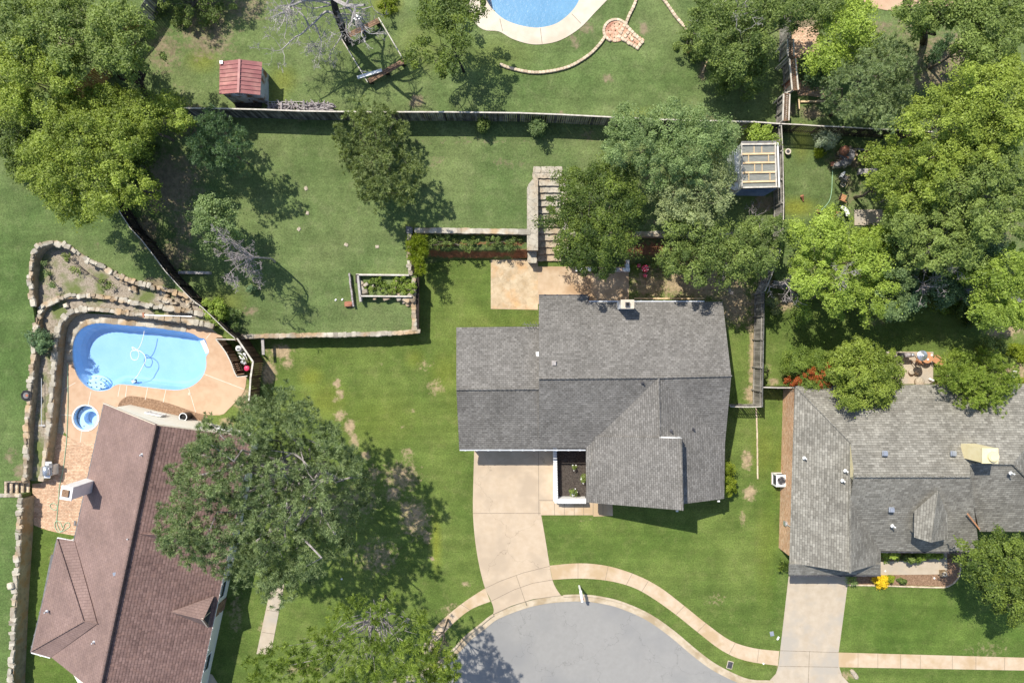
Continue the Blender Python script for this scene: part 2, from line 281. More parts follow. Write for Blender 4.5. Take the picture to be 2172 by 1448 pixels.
# ---- mesh collector
ORIG = {}
class MB:
    def __init__(s): s.v = []; s.f = []; s.c = []; s.val = None
    def _c(s, n=1):
        x = s.val if s.val is not None else random.random()
        s.c += [x] * n
    def box(s, c, size, rz=0.0, tilt=None, val=None):
        if val is not None: s.val = val
        x, y, z = size[0] / 2, size[1] / 2, size[2] / 2; R = Matrix.Rotation(rz, 3, 'Z')
        if tilt: R = R @ tilt
        b = len(s.v); c = Vector(c)
        for dx, dy, dz in ((-x, -y, -z), (x, -y, -z), (x, y, -z), (-x, y, -z), (-x, -y, z), (x, -y, z), (x, y, z), (-x, y, z)):
            s.v.append(c + R @ Vector((dx, dy, dz)))
        for q in ((3, 2, 1, 0), (4, 5, 6, 7), (0, 1, 5, 4), (1, 2, 6, 5), (2, 3, 7, 6), (3, 0, 4, 7)): s.f.append([b + k for k in q])
        s._c(6)
        if val is not None: s.val = None
        return s
    def beam(s, a, b_, w, h):
        a = Vector(a); b_ = Vector(b_); d = b_ - a; L = d.length
        if L < 1e-5: return s
        q = d.to_track_quat('X', 'Z').to_matrix()
        x, y, z = L / 2, w / 2, h / 2; c = (a + b_) / 2; b = len(s.v)
        for dx, dy, dz in ((-x, -y, -z), (x, -y, -z), (x, y, -z), (-x, y, -z), (-x, -y, z), (x, -y, z), (x, y, z), (-x, y, z)):
            s.v.append(c + q @ Vector((dx, dy, dz)))
        for k in ((3, 2, 1, 0), (4, 5, 6, 7), (0, 1, 5, 4), (1, 2, 6, 5), (2, 3, 7, 6), (3, 0, 4, 7)): s.f.append([b + j for j in k])
        s._c(6); return s
    def stone(s, c, sx, sy, sz, rz, j=.12, inset=.78):
        R = Matrix.Rotation(rz, 3, 'Z'); b = len(s.v); c = Vector(c)
        for lvl, (k, zz) in enumerate(((1.0, -.5), (1.05, .15), (inset, .5))):
            for dx, dy in ((-.5, -.5), (0, -.56), (.5, -.5), (.56, 0), (.5, .5), (0, .56), (-.5, .5), (-.56, 0)):
                s.v.append(c + R @ Vector((sx * dx * k * (1 + random.uniform(-j, j)), sy * dy * k * (1 + random.uniform(-j, j)), sz * (zz + random.uniform(-j, j) * .4))))
        val = random.random()
        for l in range(2):
            for i in range(8):
                a = b + l * 8 + i; d = b + l * 8 + (i + 1) % 8; s.f.append([a, d, d + 8, a + 8]); s.c.append(val)
        s.f.append([b + 16 + i for i in range(8)]); s.c.append(val)
        return s
    def tube(s, pts, radii, n=6, cap=True):
        pts = [Vector(p) for p in pts]; b = len(s.v); x = s.val if s.val is not None else random.random()
        if not isinstance(radii, (list, tuple)): radii = [radii] * len(pts)
        up = Vector((.3, .2, 1)).normalized()
        for i, p in enumerate(pts):
            d = (pts[min(i + 1, len(pts) - 1)] - pts[max(i - 1, 0)])
            d = d.normalized() if d.length > 1e-6 else Vector((0, 0, 1))
            u = d.cross(up)
            if u.length < .05: u = d.cross(Vector((1, 0, 0)))
            u.normalize(); w = d.cross(u)
            for k in range(n):
                a = 2 * math.pi * k / n; s.v.append(p + (u * math.cos(a) + w * math.sin(a)) * radii[i])
        for i in range(len(pts) - 1):
            for k in range(n):
                a = b + i * n + k; c2 = b + i * n + (k + 1) % n; s.f.append([a, a + n, c2 + n, c2]); s.c.append(x)
        if cap:
            s.f.append([b + k for k in range(n)]); s.c.append(x); e = b + (len(pts) - 1) * n; s.f.append([e + n - 1 - k for k in range(n)]); s.c.append(x)
        return s
    def cyl(s, c, r, h, n=16, r2=None):
        c = Vector(c); return s.tube([c, c + Vector((0, 0, h))], [r, r if r2 is None else r2], n)
    def lathe(s, c, prof, n=20):
        c = Vector(c); return s.tube([c + Vector((0, 0, z)) for r, z in prof], [r for r, z in prof], n)
    def prism(s, pts, z0, z1=None):
        """pts: world XY outline (or 3-D top outline if z1 is None) extruded down to z0"""
        b = len(s.v); n = len(pts)
        for p in pts: s.v.append(Vector((p[0], p[1], p[2] if z1 is None else z1)))
        for p in pts: s.v.append(Vector((p[0], p[1], z0)))
        ar = sum(pts[i][0] * pts[(i + 1) % n][1] - pts[(i + 1) % n][0] * pts[i][1] for i in range(n))
        top = list(range(b, b + n))
        if ar < 0: top.reverse()
        s.f.append(top); s.f.append([k + n for k in reversed(top)]); x = s.val if s.val is not None else random.random(); s.c += [x] * 2
        for i in range(n):
            a, c2 = top[i], top[(i + 1) % n]; s.f.append([a, a + n, c2 + n, c2]); s.c.append(x)
        return s
    def poly(s, pts, val=None):
        b = len(s.v); s.v += [Vector(p) for p in pts]; s.f.append(list(range(b, b + len(pts)))); s.c.append(random.random() if val is None else val); return s
    def build(s, name, mat, parent=None, label=None, smooth_=False, uv=False, kind=None):
        me = bpy.data.meshes.new(name); off = Vector((0, 0, 0)) if parent is None else (parent.location if parent.type == 'EMPTY' else ORIG.get(parent.name, Vector((0, 0, 0))))
        off = Vector(off)
        me.from_pydata([tuple(v - off) for v in s.v], [], s.f)
        if uv: add_uv(me)
        at = me.attributes.new('v', 'FLOAT', 'FACE'); at.data.foreach_set('value', s.c)
        me.materials.append(M[mat] if isinstance(mat, str) else mat)
        if smooth_: me.polygons.foreach_set('use_smooth', [True] * len(me.polygons))
        o = bpy.data.objects.new(name, me); col.objects.link(o)
        if parent is not None:
            o.parent = parent; ORIG[o.name] = Vector(off)
        if label: o['label'] = label
        if kind: o['kind'] = kind
        me.update(); return o
def add_uv(me):
    uvl = me.uv_layers.new(name='UVMap'); me.update()
    for p in me.polygons:
        n = p.normal
        if abs(n.z) > .999: u = Vector((1, 0, 0))
        else: u = Vector((0, 0, 1)).cross(n).normalized()
        v = n.cross(u)
        for li in p.loop_indices:
            co = me.vertices[me.loops[li].vertex_index].co; uvl.data[li].uv = (co.dot(u), co.dot(v))
def thing(name, label, cat, loc=(0, 0, 0), group=None):
    o = bpy.data.objects.new(name, None); col.objects.link(o); o.location = Vector(loc); o.empty_display_size = .3
    o['label'] = label; o['category'] = cat
    if group: o['group'] = group
    return o
def tag(o, label, cat, group=None, kind=None):
    if kind: o['kind'] = kind
    else:
        o['label'] = label; o['category'] = cat
        if group: o['group'] = group
    return o
def struct(name, mb, mat, uv=False):
    o = mb.build(name, mat, uv=uv); o['kind'] = 'structure'; return o
def single(name, mb, mat, label, cat, group=None, sm=False, uv=False):
    """a one-mesh thing whose origin is moved to its base"""
    o = mb.build(name, mat, smooth_=sm, uv=uv)
    v = o.data.vertices; n = len(v); a = np.empty(n * 3); v.foreach_get('co', a); a = a.reshape(-1, 3)
    c = np.array([a[:, 0].mean(), a[:, 1].mean(), a[:, 2].min()]); a -= c; v.foreach_set('co', a.ravel()); o.location = c
    return tag(o, label, cat, group)
def sheet(name, outline, z, mat, th=.12, uv=False):
    mb = MB(); mb.prism([W(p[0], p[1], z) for p in outline], z - th, z); return struct(name, mb, mat, uv)
def strip(mb, pts, w, z, th=.004):
    """thin flat line along px points at height z"""
    P = [W(p[0], p[1], z) for p in pts]
    for a, b in zip(P[:-1], P[1:]): mb.beam(a, b, w, th)
def grid_sheet(name, outline, step, zf, mat, holes=(), patches=(), warm=(), lush=(), skirt=None):
    """terrain sheet: fine triangulation inside a pixel outline; zf gives height per pixel; attributes dry/warm"""
    xs = [p[0] for p in outline]; ys = [p[1] for p in outline]
    x0, x1, y0, y1 = max(min(xs), -60), min(max(xs), 2232), max(min(ys), -60), min(max(ys), 1510)
    loops = [list(outline)] + [list(h) for h in holes]; co = []; edges = []
    for lp in loops:
        dense = []
        for i in range(len(lp)):
            a = Vector(lp[i][:2]); b = Vector(lp[(i + 1) % len(lp)][:2]); n = max(1, int((b - a).length / 40)) if (b - a).length < 900 else 1
            for k in range(n): dense.append(a.lerp(b, k / n))
        b0 = len(co); co += dense; edges += [(b0 + i, b0 + (i + 1) % len(dense)) for i in range(len(dense))]
    for gx in np.arange(x0 + 3, x1, step):
        for gy in np.arange(y0 + 3, y1, step): co.append(Vector((gx + random.uniform(-.3, .3) * step, gy + random.uniform(-.3, .3) * step)))
    r = delaunay_2d_cdt(co, edges, [], 0, 1e-4)
    V = np.array([(v[0], v[1]) for v in r[0]]); F = []
    for f in r[2]:
        c = V[list(f)].mean(axis=0)
        if in_poly(c[0], c[1], outline) and not any(in_poly(c[0], c[1], h) for h in holes): F.append(list(f))
    mesh = bpy.data.meshes.new(name); pts = [tuple(W(v[0], v[1], zf(v[0], v[1]))) for v in V]
    nv = len(pts); faces = [f if True else f for f in F]
    if skirt is not None:
        cnt = {}
        for f in F:
            for i in range(3):
                a, b = f[i], f[(i + 1) % 3]; cnt.setdefault((min(a, b), max(a, b)), []).append((a, b))
        mp = {}
        for k, l in cnt.items():
            if len(l) == 1:
                a, b = l[0]
                for q in (a, b):
                    if q not in mp: mp[q] = len(pts); p = pts[q]; pts.append((p[0], p[1], skirt))
                faces.append([a, mp[a], mp[b], b])
    mesh.from_pydata(pts, [], faces)
    def field(lst):
        out = np.zeros(len(pts))
        for (px, py, rx, ry, s) in lst:
            d = np.sqrt(((V[:, 0] - px) / rx) ** 2 + ((V[:, 1] - py) / ry) ** 2); out[:nv] = np.maximum(out[:nv], s * np.clip(1.35 - d, 0, 1))
        return out
    for nm, lst in (('dry', patches), ('warm', warm), ('lush', lush)):
        a = mesh.attributes.new(nm, 'FLOAT', 'POINT'); a.data.foreach_set('value', field(lst))
    mesh.materials.append(mat)
    bm = bmesh.new(); bm.from_mesh(mesh); bmesh.ops.delete(bm, geom=[v for v in bm.verts if not v.link_faces], context='VERTS')
    bmesh.ops.recalc_face_normals(bm, faces=bm.faces)
    bm.faces.ensure_lookup_table()
    up = [f for f in bm.faces if abs(f.normal.z) > .5]
    if up and sum(f.normal.z for f in up) < 0: bmesh.ops.reverse_faces(bm, faces=bm.faces)
    bm.to_mesh(mesh); bm.free()
    o = bpy.data.objects.new(name, mesh); col.objects.link(o); o['kind'] = 'structure'; return o
# ================================================================ ground, streets, yards
POOL = smooth([(205,685),(250,688),(330,695),(400,705),(422,716),(434,719),(440,735),(443,747),(437,756),(437,777),(430,797),(415,813),(395,823),(370,827),(320,822),(262,815),(244,817),(230,826),(212,829),(195,826),(178,815),(163,795),(154,765),(153,735),(160,712),(178,693)], 3, True)
SPA = [(182 + 28 * math.cos(a), 886 + 28 * math.sin(a)) for a in np.linspace(0, 2 * math.pi, 28, endpoint=False)]
TOPPOOL = [(1020,-60)] + smooth([(1030,-8),(1037,10),(1062,36),(1090,50),(1125,58),(1150,58),(1180,50),(1205,32),(1222,12),(1232,-8)], 4) + [(1240,-60)]
KERB = smooth([(690,1475),(760,1452),(830,1440),(890,1425),(935,1398),(962,1375),(985,1350),(1020,1322),(1046,1302),(1085,1285),(1130,1271),(1180,1263),(1240,1261),(1290,1268),(1330,1280),(1380,1303),(1430,1338),(1480,1380),(1520,1409),(1570,1434),(1600,1442),(1632,1443),(1648,1449),(1670,1462),(1760,1462),(1785,1455),(1815,1453)], 4)
STREET = [(300,1900),(300,1600),(620,1490)] + KERB + [(2172,1462),(3200,1475),(3200,1900)]
LOWDRY = [(595,745,30,16,1),(570,790,20,34,.95),(610,770,16,14,.8),(715,812,9,12,1),(722,835,8,14,1),(708,850,5,9,.6),(722,880,14,12,1),(742,905,14,18,1),(752,935,12,18,.9),(775,965,12,12,.9),(790,1005,16,22,.75),(835,1045,18,20,.9),(860,1075,15,16,.8),(880,1085,14,18,.9),(905,1140,12,14,.9),(915,1185,9,7,.8),
 (925,820,22,22,.62),(900,775,22,20,.45),(880,870,6,5,.8),(865,960,16,14,.7),(855,905,8,6,.7),(806,773,5,4,.8),(990,1240,10,8,.7),(960,1290,40,20,.45),(1598,770,10,95,1.1),(1590,700,6,40,.7),(1592,835,14,24,1),(1610,590,8,20,.9),(1600,650,7,50,.8),(1585,975,14,28,.85),(1590,1045,16,20,1),(1575,1100,8,22,.65),
 (1250,1105,30,7,.4),(1520,1270,30,18,.42),(1640,810,12,10,1),(1630,780,7,16,.8),(1990,820,14,10,.95),(2150,790,34,26,1),(2130,690,60,30,.9),(1990,640,26,14,.9),(1660,640,40,22,.9),(1690,815,10,10,.9),(1655,1410,14,12,.7),(1800,1432,22,10,.8),(140,1390,14,22,.8),(160,1420,14,14,.7),(500,1300,20,60,.5),(1380,605,60,36,.8),(1480,600,110,40,.95),(1440,560,80,30,1),(1560,640,40,60,.9),(2100,1380,60,30,.38),(110,1200,8,50,.5),(1860,680,50,16,.4),(520,850,24,34,.9),(480,900,20,18,.9),
 (850,1010,50,40,.66),(880,1100,40,50,.7),(760,1060,60,40,.6),(800,1180,60,50,.55),(700,1080,90,60,.5),(640,1420,60,20,.5),(560,1330,14,20,.7)]
LOWWARM = [(660,800,26,20,.6),(690,850,50,40,.45),(925,1150,10,60,.8),(1625,1180,22,110,.22),(1620,960,24,60,.35),(1660,1000,30,60,.35),(880,760,20,20,.4),(940,790,30,40,.3),(800,890,90,60,.2),(1480,700,40,40,.2),(1620,1400,40,10,.5)]
HB = grid_sheet('ground', [(-9000,-9000),(11500,-9000),(11500,9000),(-9000,9000)], 9.0, lambda x, y: 0.0, G, holes=[STREET, POOL, SPA], patches=LOWDRY, warm=LOWWARM, lush=[(1960,1330,320,110,1),(140,1300,70,240,1),(1640,1150,20,300,.6),(1350,1150,200,60,.5),(1040,620,60,60,.4),(1790,730,120,40,.5),(2172,1330,300,110,1)])
UPD = [(330,600,30,14,1),(355,560,30,16,.7),(530,660,22,12,.75),(360,390,80,80,.86),(400,470,50,50,.7),(310,490,30,40,.85),(370,540,50,40,.7),(330,430,20,34,.9),(440,70,80,70,.66),(350,110,50,60,.6),(520,20,70,40,.62),(400,270,50,30,.7),(410,230,22,10,.9),(50,1000,22,24,.85),(20,965,20,20,.6),(205,520,5,5,.8),(55,400,14,12,.45),(1290,165,14,14,.75),(1245,60,22,14,.7),(1222,95,12,14,.8),(1215,80,14,12,.7),(1365,60,12,16,.95),(1490,150,10,28,.85),(1190,238,10,8,.8),(885,215,22,16,.85),(870,240,34,6,.9),(1080,345,60,14,.42),(1250,290,30,16,.5),(930,345,26,18,.5),(1060,345,12,10,.6),(1700,60,50,60,.95),(1720,240,30,16,.95),(1680,235,14,16,.9),(1790,380,14,14,.9),(1800,340,60,30,.7),(1810,410,30,50,.5),(2000,120,90,60,.8),(1930,60,50,40,.55),(1980,170,60,30,.85),(640,250,20,10,.5),(380,190,24,16,.4),(150,60,80,60,.6),(60,310,60,40,.6),(1870,60,50,30,.5),(1760,215,40,8,.95),(1500,250,60,10,.5),(520,710,20,8,.5),(1000,300,160,8,.4),(1160,375,40,20,.3),(1460,400,120,60,.6),(1400,470,60,16,.5),(1290,480,60,20,.5),(2050,450,140,120,.7),(1900,560,200,50,.9),(1620,430,30,24,.85)]
UPW = [(820,10,30,20,.8),(600,170,30,30,.5),(585,200,24,30,.5),(430,130,34,24,.5),(250,205,50,20,.5),(60,170,60,30,.5),(870,480,16,10,.5),(1700,300,20,40,.5),(1690,440,40,20,.8),(1370,240,60,12,.3),(900,100,60,60,.25),(1050,120,80,40,.2),(480,640,40,30,.35),(130,390,80,16,.3)]
UPPER = [(-2500,-2500),(5200,-2500),(5200,640),(2172,640),(2060,618),(1960,616),(1900,640),(1800,640),(1700,612),(1645,596),(1640,566),(1600,520),(1560,500),(1410,499),(1330,499),(1190,499),(1191,378),(1140,378),(1140,493),(1118,493),(868,490),(868,540),(872,583),(884,586),(885,640),(885,706),(700,712),(515,717),(500,712),(470,690),(430,648),(390,625),(335,610),(290,600),(250,585),(215,565),(175,545),(150,527),(120,515),(92,517),(72,535),(66,560),(66,600),(69,645),(75,690),(69,760),(63,835),(57,900),(52,1018),(8,1020),(8,1048),(42,1050),(38,1120),(24,1400),(20,1900),(-2500,1900)]
UB = grid_sheet('upper_lawn', UPPER, 9.0, lambda x, y: zA(y), G2, holes=[TOPPOOL], patches=UPD, warm=UPW, lush=[(40,700,130,330,1),(120,480,150,50,.7),(1250,150,220,80,.6),(1050,420,90,70,.4),(5,1250,60,400,1)], skirt=-.05)
# street
mb = MB(); mb.prism([W(p[0], p[1], -.12) for p in STREET], -.3, -.12); struct('street', mb, 'asphalt')
mb = MB(); K = [W(p[0], p[1], 0) for p in KERB]
def ribbon(mb, P, w0, w1, z0, z1):
    n = len(P); L = []
    for i, p in enumerate(P):
        d = (P[min(i + 1, n - 1)] - P[max(i - 1, 0)]); d.z = 0; d.normalize(); q = Vector((d.y, -d.x, 0)); L.append((p + q * w0, p + q * w1))
    b = len(mb.v)
    for a, c in L:
        for pt, z in ((a, z1), (c, z1), (c, z0), (a, z0)): mb.v.append(Vector((pt.x, pt.y, z)))
    for i in range(n - 1):
        for k in range(4):
            a = b + i * 4 + k; c = b + i * 4 + (k + 1) % 4; mb.f.append([a, c, c + 4, a + 4]); mb.c.append(.5)
    mb.f.append([b + 3, b + 2, b + 1, b]); mb.c.append(.5); e = b + (n - 1) * 4; mb.f.append([e, e + 1, e + 2, e + 3]); mb.c.append(.5)
mb = MB(); ribbon(mb, K, .0, .53, -.2, -.085); struct('gutter', mb, 'kerb_concrete')
i0 = min(range(len(KERB)), key=lambda i: abs(KERB[i][0] - 1046)); i1 = min(range(len(KERB)), key=lambda i: abs(KERB[i][0] - 1190))
j0 = min(range(len(KERB)), key=lambda i: abs(KERB[i][0] - 1640)); 
for nm, a, b in (('kerb', 0, i0 + 1), ('kerb', i1, j0 + 1)):
    mb = MB(); ribbon(mb, K[a:b], -.04, .12, -.2, .035); struct(nm, mb, 'kerb_concrete')
# driveway and apron of the grey house
dl = smooth([(1006,948),(1004,1020),(1003,1080),(1006,1130),(1012,1175),(1020,1215),(1029,1247),(1040,1270),(1047,1290),(1046,1302)], 3)
dr = smooth([(1190,1262),(1180,1248),(1172,1230),(1166,1200),(1158,1150),(1148,1092)], 3)
sheet('driveway', dl + [(1085,1284),(1130,1270),(1180,1263)] + dr + [(1147,1064),(1180,1064),(1180,948)], .022, 'concrete')
mb = MB()
for pts in ([(1003,1088),(1150,1088)],[(1029,1247),(1060,1232),(1110,1214),(1166,1200)],[(1040,1275),(1090,1250),(1130,1236),(1172,1229)],[(1142,948),(1143,1092)],[(1095,1220),(1117,1284)],[(1143,1060),(1180,1060)],[(1176,950),(1176,1092)]): strip(mb, pts, .03, .026)
o = struct('driveway_joints', mb, 'joint')
sheet('walkway', [(1146,1063),(1299,1066),(1300,1093),(1259,1095),(1258,1092),(1147,1092)], .03, 'sidewalk_concrete')
mb = MB()
for x in (1176,1197,1218,1238,1258,1279): strip(mb, [(x,1065),(x,1092)], .03, .034)
struct('walkway_joints', mb, 'joint')
up = smooth([(1166,1199),(1230,1194),(1290,1200),(1350,1219),(1400,1245),(1450,1283),(1500,1323),(1550,1358),(1600,1374),(1653,1380)], 4)
lo = smooth([(1650,1411),(1580,1400),(1530,1378),(1480,1340),(1430,1300),(1380,1265),(1340,1244),(1290,1231),(1230,1226),(1172,1229)], 4)
sheet('sidewalk', up + lo, .034, 'sidewalk_concrete')
mb = MB()
for a, b in (((1226,1194),(1226,1226)),((1290,1200),(1284,1230)),((1342,1214),(1328,1240)),((1375,1232),(1361,1254)),((1452,1284),(1434,1303)),((1498,1320),(1479,1340)),((1560,1362),(1546,1387)),((1610,1375),(1606,1404))): strip(mb, [a, b], .025, .038)
struct('sidewalk_joints', mb, 'joint')
sheet('sidewalk', smooth([(1029,1247),(1005,1262),(975,1283),(945,1308),(925,1328),(905,1355),(890,1385)], 3) + smooth([(912,1395),(925,1365),(940,1345),(965,1318),(1000,1291),(1040,1275)], 3), .016, 'sidewalk_concrete')
mb = MB(); [strip(mb, q, .025, .020) for q in ([(978,1281),(997,1293)],[(933,1320),(957,1330)])]; struct('sidewalk_joints', mb, 'joint')
# walkway of the brown house
sheet('walkway', [(576,1235),(603,1238),(574,1388),(544,1386)], .02, 'grey_concrete')
mb = MB(); [strip(mb, q, .03, .024) for q in ([(566,1293),(592,1297)],[(556,1340),(583,1344)])]; struct('walkway_joints', mb, 'joint')
sheet('walkway', [(418,1448),(420,1418),(450,1430),(475,1470),(470,1500),(410,1500)], .02, 'grey_concrete')
# driveway + sidewalk of the pale house
sheet('driveway', [(1674,1212),(1800,1216),(1800,1224),(1790,1300),(1779,1382),(1779,1410),(1786,1432),(1800,1447),(1815,1453),(1785,1455),(1760,1462),(1670,1462),(1632,1443),(1646,1428),(1651,1412),(1655,1378)], .024, 'grey_concrete')
mb = MB(); [strip(mb, q, .03, .028) for q in ([(1655,1379),(1779,1383)],[(1653,1412),(1778,1414)],[(1717,1380),(1714,1460)])]; struct('driveway_joints', mb, 'joint')
sheet('sidewalk', [(1779,1383),(2172,1394),(3200,1420),(3200,1446),(2172,1421),(1778,1414)], .020, 'sidewalk_concrete')
mb = MB(); [strip(mb, [(x,1384 + (x-1780)*.027),(x,1415 + (x-1780)*.017)], .025, .024) for x in (1820,1862,1910,1952,2020,2070,2131)]; struct('sidewalk_joints', mb, 'joint')
sheet('walkway', [(1868,1190),(1971,1188),(1972,1166),(2009,1166),(2009,1217),(1868,1219)], .045, 'grey_concrete')
sheet('flower_bed', [(1868,1160),(2036,1160),(2037,1205),(2033,1222),(2022,1236),(2005,1243),(1901,1240),(1800,1238),(1800,1215),(1868,1215)], .03, 'mulch_brown')
sheet('patio', [(1880,745),(1980,746),(1979,814),(1880,814)], .03, 'grey_concrete')
# patios behind the grey house
sheet('patio', [(1041,547),(1066,548),(1141,551),(1141,657),(1041,655)], .035, 'patio_flag')
sheet('patio', [(1141,565),(1334,566),(1334,645),(1141,645)], .03, 'patio_slab')
sheet('flower_bed', [(1180,948),(1243,948),(1243,1060),(1182,1060)], .05, 'mulch_dark')
# left lot
GRV = smooth([(138,940),(128,900),(140,800),(140,745),(148,705),(170,680),(200,670),(280,676),(350,684),(420,692),(462,706)], 4)
sheet('gravel_bed', [(80,1000),(108,940)] + [(p[0]-14, p[1]-8) for p in GRV[4:]] + [(480,722),(470,725),(430,712)] + [(400,740),(200,740),(170,900),(138,945),(112,985)], .006, 'gravel') if False else None
DECK = smooth([(143,772),(138,820),(130,877),(135,912),(150,930),(166,938)], 3) + [(235,940),(254,862)] + smooth([(255,852),(269,843),(293,843),(345,853),(411,875),(466,880),(484,868),(501,850),(518,829),(523,800)], 3) + [(505,760),(470,712),(445,702),(404,697),(330,686),(250,678),(205,674),(172,682),(150,705),(142,735)]
grid_sheet('pool_terrace', DECK, 30, lambda x, y: .03, M['pool_deck'], holes=[POOL, SPA], skirt=-.05)
mb = MB()
for q in ([(255,816),(250,841)],[(269,818),(266,842)],[(313,822),(308,847)],[(352,826),(346,853)],[(400,824),(408,850),(415,874)],[(433,793),(470,807),(517,825)],[(437,718),(447,706)],[(193,830),(187,858)],[(130,879),(154,881)],[(136,825),(160,811)],[(173,915),(170,938)]): strip(mb, q, .035, .035)
struct('terrace_joints', mb, 'white_joint')
gb = [(100,985),(104,900),(112,800),(120,720),(135,685),(165,664),(260,668),(380,682),(445,694),(470,715),(460,722),(404,702),(250,684),(205,680),(172,690),(150,712),(146,760),(143,800),(134,875),(140,912),(120,940),(112,985)]
sheet('gravel_bed', gb, .008, 'gravel')
sheet('gravel_bed', smooth([(250,870),(252,855),(268,841),(293,841),(345,851),(411,873),(440,882)], 3) + [(440,935),(300,935)], .034, 'mulch_brown')
sheet('paver_patio', [(112,948),(103,982),(88,1024),(68,1026),(72,1113),(95,1122),(117,1128),(160,1136),(215,1136),(235,938),(166,936),(140,925),(122,918)], .036, 'paver_course', uv=True)
# terraces between the stone walls
T0 = smooth([(69,650),(64,600),(66,560),(72,535),(92,517),(120,515),(150,527),(175,545),(215,565),(250,585),(290,600),(335,610),(390,625),(430,648)], 3)
T1o = smooth([(52,1018),(57,900),(63,835),(69,760),(75,690),(88,656),(112,638),(140,629),(200,628),(260,637),(320,648),(400,660),(450,668)], 3)
T2o = smooth([(88,1020),(98,940),(105,880),(112,800),(117,740),(122,700),(132,678),(152,662),(190,654),(250,661),(320,671),(390,680),(446,690)], 3)
k1 = min(range(len(T1o)), key=lambda i: abs(T1o[i][0] - 75) + abs(T1o[i][1] - 690))
def terr(name, a, b, z, mat):
    mb = MB(); mb.prism([W(p[0], p[1], z) for p in a] + [W(p[0], p[1], z) for p in reversed(b)], -.1, z); return struct(name, mb, mat)
terr('planting_terrace', T0, T1o[k1:] , 1.0, 'mulch_pale')
terr('planting_terrace', T1o, T2o, .72, 'mulch_pale')
# weedy banks below the back retaining wall
def bank(y0, y1, z0):
    return lambda x, y: z0 - .15 * min(1, max(0, (y - y0) / (y1 - y0) / .6)) - (z0 - .17) * min(1, max(0, ((y - y0) / (y1 - y0) - .6) / .4)) + .12 * mnoise.noise(Vector((x * .07, y * .07, 0))) * (1 if y0 + 4 < y < y1 - 4 else 0)
grid_sheet('bank', [(884,497),(1119,497),(1119,546),(1060,551),(1000,548),(950,552),(900,560),(886,562)], 5, bank(497, 552, 1.25), GB_, patches=[(960,518,40,5,1),(1030,516,30,5,.9),(1090,516,28,6,1),(1000,540,110,8,1.2),(1110,540,30,14,1.2),(920,535,20,10,.8)], skirt=-.05)
grid_sheet('bank', [(1190,500),(1640,500),(1640,560),(1560,566),(1420,562),(1340,560),(1190,560)], 6, bank(500, 562, 1.0), GB_, patches=[(1380,530,70,14,1.1),(1480,540,100,26,1.1),(1340,500,140,60,.5)], skirt=-.05)
# far pool terrace at the top edge
DK2 = [(975,-60)] + smooth([(985,0),(1000,40),(1025,63),(1058,67),(1085,82),(1120,93),(1152,94),(1190,85),(1230,60),(1262,27),(1292,-4)], 4) + [(1315,-60)]
grid_sheet('pool_terrace', DK2, 30, lambda x, y: 2.43, M['white_deck'], holes=[TOPPOOL], skirt=2.2)
mb = MB()
for q in ([(1146,60),(1150,93)],[(1060,40),(1066,66)],[(1213,30),(1232,50)]):
    P = [W(p[0], p[1], 2.434) for p in q]; mb.beam(P[0], P[1], .03, .004)
struct('terrace_joints', mb, 'joint')
mb = MB(); mb.prism([W(p[0], p[1], 2.43) for p in smooth([(1815,-40),(1830,0),(1850,14),(1880,22),(1905,22),(1935,14),(1985,12),(2050,12),(2070,-40)], 3)], 2.2, 2.43); struct('pool_terrace', mb, 'pool_deck')
for q in ([(1690,172),(1730,168),(1760,182),(1765,204),(1735,206),(1712,203),(1694,203),(1689,190)],[(1682,60),(1735,55),(1742,120),(1700,125),(1676,118)]):
    mb = MB(); mb.prism([W(p[0], p[1], 2.42) for p in q], 2.2, 2.42); struct('brick_paving', mb, 'paver_course', uv=True)
mb = MB(); mb.prism([WA(p[0], p[1], .02) for p in ((1812,436),(1872,436),(1872,478),(1812,478))], 1.5, zA(460) + .04); struct('concrete_pad', mb, 'grey_concrete')

# ---- pools
def basin(name, label, outline, ztop, zbot, wz, mat, cat='pool'):
    t = thing(name, label, cat, W(np.mean([p[0] for p in outline]), np.mean([p[1] for p in outline]), zbot))
    mb = MB(); P = [W(p[0], p[1], ztop) for p in outline]; n = len(P); sg = 1 if sum(P[i].x * P[(i + 1) % n].y - P[(i + 1) % n].x * P[i].y for i in range(n)) > 0 else -1
    big = n > 40
    def inset(d, z):
        out = []
        for i in range(n):
            tn = P[(i + 2) % n] - P[i - 2]; tn.z = 0; tn.normalize(); q = P[i] + Vector((-tn.y, tn.x, 0)) * d * sg; out.append(Vector((q.x, q.y, z)))
        return out
    rings = [P] + ([inset(.06, zbot * .3), inset(.2, zbot * .66), inset(.42, zbot * .92), inset(.62, zbot)] if big else [[Vector((p.x, p.y, zbot)) for p in P]])
    for r in rings: mb.v += r
    for k in range(len(rings) - 1): mb.f += [[k * n + i, k * n + (i + 1) % n, (k + 1) * n + (i + 1) % n, (k + 1) * n + i] for i in range(n)]
    mb.f.append([(len(rings) - 1) * n + i for i in range(n)]); mb.c = [.5] * len(mb.f)
    mb.build('basin', mat, t, smooth_=False)
    mb = MB(); mb.poly([(p.x, p.y, wz) for p in P]); ws = mb.build('water', 'pool_water', t)
    return t
pt = basin('swimming_pool', 'bright blue kidney-shaped swimming pool in the tan patio beside the brown house', POOL, .03, -1.15, -.1, 'pool_plaster')
mb = MB()
